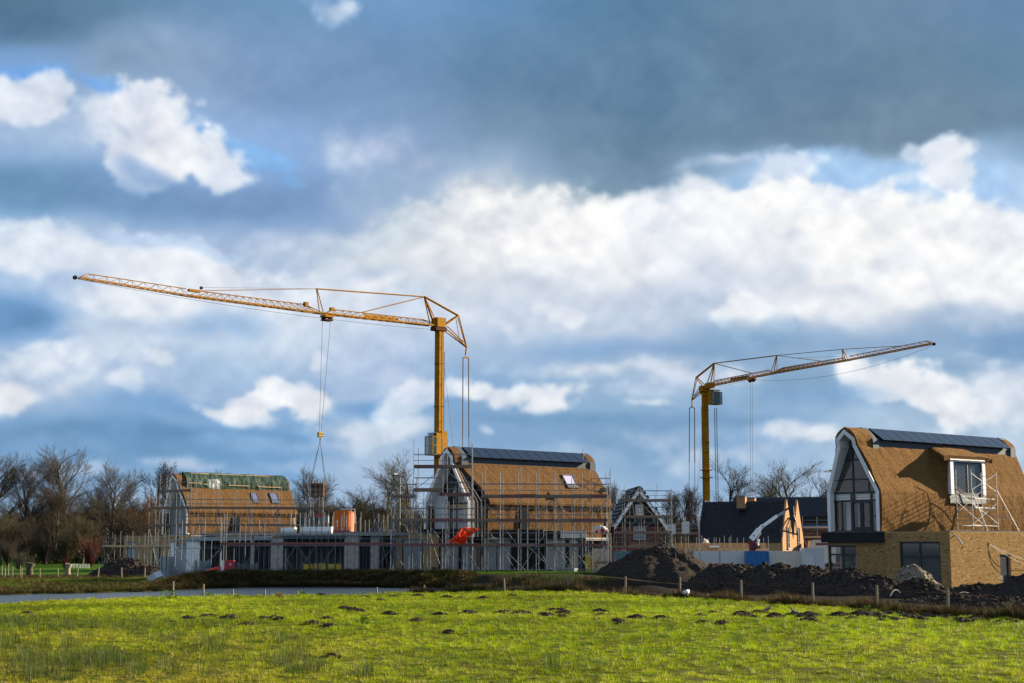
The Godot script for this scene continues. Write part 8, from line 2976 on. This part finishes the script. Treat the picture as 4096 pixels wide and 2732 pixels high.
	var cz := 151.0
	var P := func(x: float, y: float): return px(2700.0 + x / 3.1354, 1850.0 + y / 3.136, cz)
	var lc := Node3D.new()
	lc.name = "loader_crane"
	lo.add_child(lc)
	bar(lc, "column", P.call(975, 1180), P.call(960, 985), 0.5, 0.55, M.dark_red_paint)
	bar(lc, "column_ram", P.call(1005, 1090), P.call(1000, 960), 0.3, 0.3, M.dark_red_paint)
	bar(lc, "first_boom", P.call(955, 965), P.call(1055, 840), 0.42, 0.50, M.white_paint)
	bar(lc, "first_boom", P.call(1040, 860), P.call(1100, 790), 0.36, 0.34, M.white_paint)
	pipe(lc, "boom_ram", P.call(985, 1010), P.call(1075, 880), 0.09, M.alu)
	bar(lc, "second_boom", P.call(1085, 810), P.call(1280, 670), 0.32, 0.30, M.white_paint)
	bar(lc, "extension", P.call(1270, 680), P.call(1385, 610), 0.24, 0.22, M.grate)
	bar(lc, "extension", P.call(1360, 612), P.call(1478, 542), 0.2, 0.18, M.frame)
	pipe(lc, "extension_ram", P.call(1290, 658), P.call(1420, 585), 0.05, M.alu)
	var hose := Mb.new()
	for h in [[1200, 770, 1272, 745], [1320, 700, 1372, 650], [930, 985, 905, 1000]]: hose.path(sagging(P.call(h[0], h[1]), P.call(h[2], h[3]), 0.22), 0.025, 4)
	put(hose, "hose", M.rubber, lc)
	pipe(lc, "hanger", P.call(1478, 545), P.call(1490, 660), 0.08, M.frame)
	pipe(lc, "pivot", P.call(1470, 540) + B * -0.15, P.call(1470, 540) + B * 0.15, 0.13, M.frame)
	for q in [[985, 915], [1100, 800]]: pipe(lc, "pivot", P.call(q[0], q[1]) + Vector3(0, 0, 0.3), P.call(q[0], q[1]) + Vector3(0, 0, -0.3), 0.1, M.grate)
	var bc := Node3D.new()
	bc.name = "brick_clamp"
	lo.add_child(bc)
	var j0 := [P.call(1420, 700), P.call(1515, 735)]
	var j1 := [P.call(1335, 848), P.call(1548, 905)]
	for z in [0.0, 0.9]:
		for k in 5:
			var f := k / 4.0
			pipe(bc, "tine", j0[0].lerp(j0[1], f) + B * z * 0.5, j1[0].lerp(j1[1], f) + B * z, 0.035, M.frame)
		bar(bc, "jaw_bar", j1[0] + B * z, j1[1] + B * z, 0.1, 0.1, M.frame)
		bar(bc, "head_bar", j0[0] + B * z * 0.5, j0[1] + B * z * 0.5, 0.1, 0.1, M.frame)
	for q in j0: pipe(bc, "link", P.call(1485, 660), q, 0.05, M.frame)
	for q in j0: pipe(bc, "spacer", q, q + B * 0.45, 0.04, M.frame)
	# seated driver at the crane's controls
	var ds := P.call(1035, 1040)
	person("person", ds, Vector3(-0.6, 0, 0.5), "crane driver in white on the loader crane seat", M.cloth_white, M.cloth_dark, "sit", 0.95)
	slab(lc, "operator_seat", ds - U * 0.3 + Vector3(-0.25, 0, 0.25), R * 0.5, U * 0.22, B * 0.5, M.frame)
	bar(lc, "seat_arm", ds - U * 0.2, P.call(985, 1020), 0.1, 0.1, M.dark_red_paint)
	# containers
	container("container", "blue corrugated container behind the soil bank", 2985, 3075, 2204, 148.6, 2.4, M.blue_paint, 9)
	container("container", "rust streaked cream container right of the blue one", 3076, 3217, 2204, 149.0, 2.4, M.cream_paint, 16)
	var hut := container("site_cabin", "white corrugated site cabin at the right house corner", 3218, 3297, 2191, 147.0, 2.4, M.white_panel, 12, "cabin")
	var da := px(3222, 2270, 146.95)
	slab(hut, "door", Vector3(da.x, da.y - 0.4, da.z), R * 0.85, U * 1.6, B * 0.03, M.white_panel)
	# cream lorry cab beyond the cabin
	var va := px(3246, 2192, 190.0)
	var vy := 0.1
	var vt := thing("delivery_lorry", Vector3(va.x, vy, va.z), "cream and maroon lorry roof above the white cabin", "lorry")
	slab(vt, "cab", Vector3(va.x, vy + 0.6, va.z), R * 0.55, U * (px(3250, 2163, 190).y - vy - 0.6), B * 2.2, M.cream_paint)
	slab(vt, "body", Vector3(va.x + 0.6, vy + 0.6, va.z), R * 2.4, U * (px(3250, 2160, 190).y - vy - 0.6), B * 2.4, M.cream_paint)
	slab(vt, "stripe", Vector3(va.x + 0.6, px(3250, 2181, 190).y, va.z + 0.01), R * 2.4, U * 0.28, B * 0.02, M.dark_red_paint)
	for k in 2: pipe(vt, "wheel", Vector3(va.x + 0.5 + k * 1.8, vy + 0.45, va.z + 0.02), Vector3(va.x + 0.5 + k * 1.8, vy + 0.45, va.z - 0.3), 0.45, M.rubber)
	# plank bench with upright poles before the tiled house
	var ka := px(2700, 2207, 156.0)
	var kb := px(3076, 2207, 156.0)
	var ky := 0.1
	var kt := thing("edge_scaffold", Vector3(ka.x, ky, ka.z), "low scaffold of pale planks and short poles before the tiled house", "scaffold")
	for k in 7:
		var o := ka.lerp(kb, k / 7.0)
		slab(kt, "plank", o + U * 0.03, R * ((kb.x - ka.x) / 7.0 - 0.03), U * 0.34, B * 0.05, M.fresh_wood)
		slab(kt, "deck", o, R * ((kb.x - ka.x) / 7.0 - 0.03), U * 0.05, B * 0.9, M.fresh_wood)
	for u in [2700, 2726, 2754, 2787, 2808, 2835, 2857, 2865, 2879, 2898, 2917, 2924, 2949, 2975, 3030, 3055, 3074]:
		var o := px(u, 2207, 156.0 + (u % 3) * 0.4)
		pipe(kt, "pole", Vector3(o.x, ky, o.z), Vector3(o.x, px(u, 2143 + (u * 7) % 14, 156.0).y, o.z), 0.028, M.steel)
	slab(kt, "block_stack", px(2838, 2190, 155.7), R * 1.0, U * 0.2, B * 0.5, M.foam_white)
	slab(kt, "low_wall", Vector3(ka.x, ky, ka.z - 1.6), R * (kb.x - ka.x), U * (px(2850, 2172, 157.6).y - ky), B * 0.3, M.far_brick)
	# board pile and pallet by the heap
	var qa := px(2528, 2186, 140.0)
	var qt := thing("board_pile", qa, "pile of weathered boards on the scaffold behind the heap", "board pile")
	for k in 8: slab(qt, "board", qa + Vector3(rg.randf_range(-0.4, 0.2), 0.05 * k - 0.1, 0), Vector3(rg.randf_range(2.0, 3.0), rg.randf_range(-0.05, 0.05), 0), U * 0.04, B * 0.4, M.wood)
	for q in [0.2, 2.2]: pipe(qt, "support", Vector3(qa.x + q, 0.5, qa.z - 0.2), Vector3(qa.x + q, qa.y - 0.1, qa.z - 0.2), 0.04, M.steel)
	var za := px(2842, 2254, 108.0)
	var zt := thing("pallet", Vector3(za.x, za.y - 0.1, za.z), "wooden pallet lying on top of the soil bank", "pallet")
	for k in 5: slab(zt, "board", za + B * (k * 0.22), R * 1.1, U * 0.03, B * 0.14, M.wood)
	for k in 3: slab(zt, "bearer", za - U * 0.1 + R * (k * 0.48), R * 0.1, U * 0.1, B * 1.02, M.wood)
	# workers
	var wp := px(2451, 2183, 119.3)
	person("person", wp, Vector3(-0.9, 0, 0.3), "worker in dark clothes standing on the scaffold right of the middle house", M.cloth_dark, M.cloth_dark, "stand", 1.0)
	var wq := px(2829, 2160, 159.5)
	wq.y -= 1.33
	person("person", wq, Vector3(-0.8, 0, 0.4), "white hooded worker bending behind the low brick wall", M.cloth_white, M.cloth_dark, "bend", 1.0)
	var dk := thing("work_platform", wq - U * 0.02, "small deck under the white hooded worker", "platform")
	slab(dk, "deck", wq + Vector3(-0.7, -0.06, 0.5), R * 1.6, U * 0.05, B * 1.1, M.wood)
	for q in [-0.6, 0.8]: pipe(dk, "support", Vector3(wq.x + q, 0.0, wq.z), Vector3(wq.x + q, wq.y - 0.05, wq.z), 0.04, M.steel)
	# drain pipes left in the mud
	for q in [[3560, 2385, 3600, 2372, "pale bent drain pipe in the mud under the sand heap"], [3800, 2398, 3890, 2380, "black hose loop in the mud by the last post"]]:
		var a := px(q[0], q[1], 82.0)
		var b := px(q[2], q[3], 83.0)
		var s := thing("drain_hose", a, q[4], "hose")
		var mb := Mb.new()
		mb.path(sagging(a, b, -0.25), 0.03, 6)
		put(mb, "hose", M.crate_grey, s)
	# pollard stumps at the left fence
	for q in [[118, 2252, 2300, 0.36, "dark ivy covered pollard stump behind the left fence"], [270, 2255, 2300, 0.3, "pale split pollard stump under the red bush"]]:
		var a := px(q[0], q[2], 152.0)
		a.y = height(a.x, a.z) - 0.1
		var s := thing("pollard_stump", a, q[4], "tree stump")
		var mb := Mb.new()
		var y := px(q[0], q[1], 152.0).y
		mb.tube(a, Vector3(a.x, lerpf(a.y, y, 0.6), a.z), q[3] * 1.1, q[3] * 0.8, 9, false)
		mb.tube(Vector3(a.x, lerpf(a.y, y, 0.6), a.z), Vector3(a.x + 0.1, y, a.z), q[3] * 0.8, q[3] * 1.3, 9, true)
		put(mb, "trunk", M.bark if q[0] < 200 else M.post_wood, s)
	# tree guards: a row of white stakes in the far field
	for k in 12:
		var a := px(292 + k * 6, 2268, 200.0)
		a.y = height(a.x, a.z)
		var s := thing("plant_stake", a, "short white plant stake in a row in the far left field", "stake", "white stakes in the far field")
		pipe(s, "stake", a, a + U * 0.55, 0.03, M.white_panel)
	build_birds()
	build_docks()

func build_birds() -> void:
	for q in [[3071, 2441, 1.0, "grey pigeon standing upright in the meadow, left of the pair"], [3178, 2452, -1.0, "grey pigeon by a molehill with pale neck, right of the pair"]]:
		var g := gnd(q[0], q[1] + 6.0, 0.05)
		g.y = height(g.x, g.z) + 0.1
		var t := thing("wood_pigeon", g, q[3], "bird", "pigeons in the meadow")
		var body := Mb.new()
		# a tapered body along a slanting spine: tail, belly, breast, neck, head
		var sp := [[-0.26, 0.10, 0.012], [-0.18, 0.12, 0.03], [-0.08, 0.14, 0.062], [0.02, 0.17, 0.075], [0.08, 0.22, 0.055], [0.10, 0.27, 0.032], [0.125, 0.305, 0.032], [0.145, 0.315, 0.026], [0.165, 0.31, 0.012]]
		var f: float = q[2]
		for i in sp.size() - 1:
			body.tube(g + Vector3(sp[i][0] * f, sp[i][1] - 0.06, 0), g + Vector3(sp[i + 1][0] * f, sp[i + 1][1] - 0.06, 0), sp[i][2], sp[i + 1][2], 12, i == 0)
		put(body, "body", M.feather, t)
		var wing := Mb.new()
		for s in [-1.0, 1.0]:
			wing.tube(g + Vector3(0.05 * f, 0.14, 0.05 * s), g + Vector3(-0.2 * f, 0.07, 0.035 * s), 0.045, 0.008, 8)
		put(wing, "wings", M.crate_grey, t)
		var bk := Mb.new()
		bk.tube(g + Vector3(0.16 * f, 0.25, 0), g + Vector3(0.19 * f, 0.243, 0), 0.008, 0.003, 6)
		put(bk, "beak", M.yellow_film, t)
		for s in [-1.0, 1.0]:
			var nk := Mb.new()
			nk.box(g + Vector3(0.10 * f, 0.2, 0.033 * s), Vector3(0.03, 0.035, 0.012))
			put(nk, "neck_patch", M.white_panel, t)
			pipe(t, "leg", g + Vector3(0.0, 0.05, 0.03 * s), g + Vector3(0.01 * f, -0.1, 0.03 * s), 0.008, M.rust)

func build_docks() -> void:
	# broad-leaved weeds in the far meadow edge
	var k := 0
	for q in [[672, 2398, 1.25, "largest leafy dock plant on the meadow's pond edge"], [735, 2374, 0.7, "low weed clump beside the largest dock plant"], [835, 2382, 0.75, "leafy weed behind the second pond post"], [948, 2398, 0.5, "small green weed clump right of the pond posts"], [1118, 2394, 0.55, "brown leafed dock in the middle distance"], [24, 2398, 0.5, "low weed at the left end of the pond edge"], [1210, 2380, 0.45, "small weed at the water's edge"], [1448, 2502, 0.5, "low leafy weed among the middle molehills"], [2836, 2418, 0.5, "small weed near the plastic bag"], [3470, 2440, 0.4, "tiny weed behind the right molehills"]]:
		k += 1
		var g := gnd(q[0], q[1], 0.0)
		g.y = height(g.x, g.z)
		var t := thing("dock_plant", g, q[3], "weed", "leafy weeds in the meadow")
		var r := RandomNumberGenerator.new()
		r.seed = 50 + k
		var mb := Mb.new()
		mb.tinted = true
		for i in 46:
			var an := r.randf() * TAU
			var d: float = sqrt(r.randf()) * 0.32 * q[2]
			var y: float = r.randf() * 0.5 * q[2] * (1.0 - d)
			var s: float = r.randf_range(0.07, 0.14) * (0.6 + 0.4 * q[2])
			var c := Color(0.055, 0.14, 0.018).lerp(Color(0.12, 0.17, 0.03), r.randf())
			if q[3].contains("brown"): c = Color(0.16, 0.08, 0.03)
			mb.tint = c
			var o := g + Vector3(cos(an) * d, y, sin(an) * d)
			var dir := Vector3(cos(an), r.randf_range(0.1, 0.9), sin(an)).normalized() * s * 1.6
			var sd := Vector3(-sin(an), r.randf_range(-0.3, 0.3), cos(an)) * s * 0.5
			mb.quad(o, o + dir * 0.5 + sd, o + dir, o + dir * 0.5 - sd)
		put(mb, "leaves", M.leaf, t)
		var sm := Mb.new()
		for i in 6:
			var an := r.randf() * TAU
			sm.tube(g, g + Vector3(cos(an) * 0.2, 0.42, sin(an) * 0.2) * q[2], 0.008, 0.005, 4, false)
		put(sm, "stems", M.twig_olive, t)


func _ready() -> void:
	rng.seed = 20
	set_camera()
	set_light()
	shared_meshes()
	make_materials()
	prepare_land()
	build_ground()
	build_all()


func build_all() -> void:
	build_right_house()
	build_middle_house()
	build_left_house()
	build_shell()
	build_half_tiled_house()
	build_tiled_houses()
	build_left_crane()
	build_right_crane()
	build_trees()
	build_heaps()
	build_fences()
	build_things()
	build_meadow()
	build_molehills()
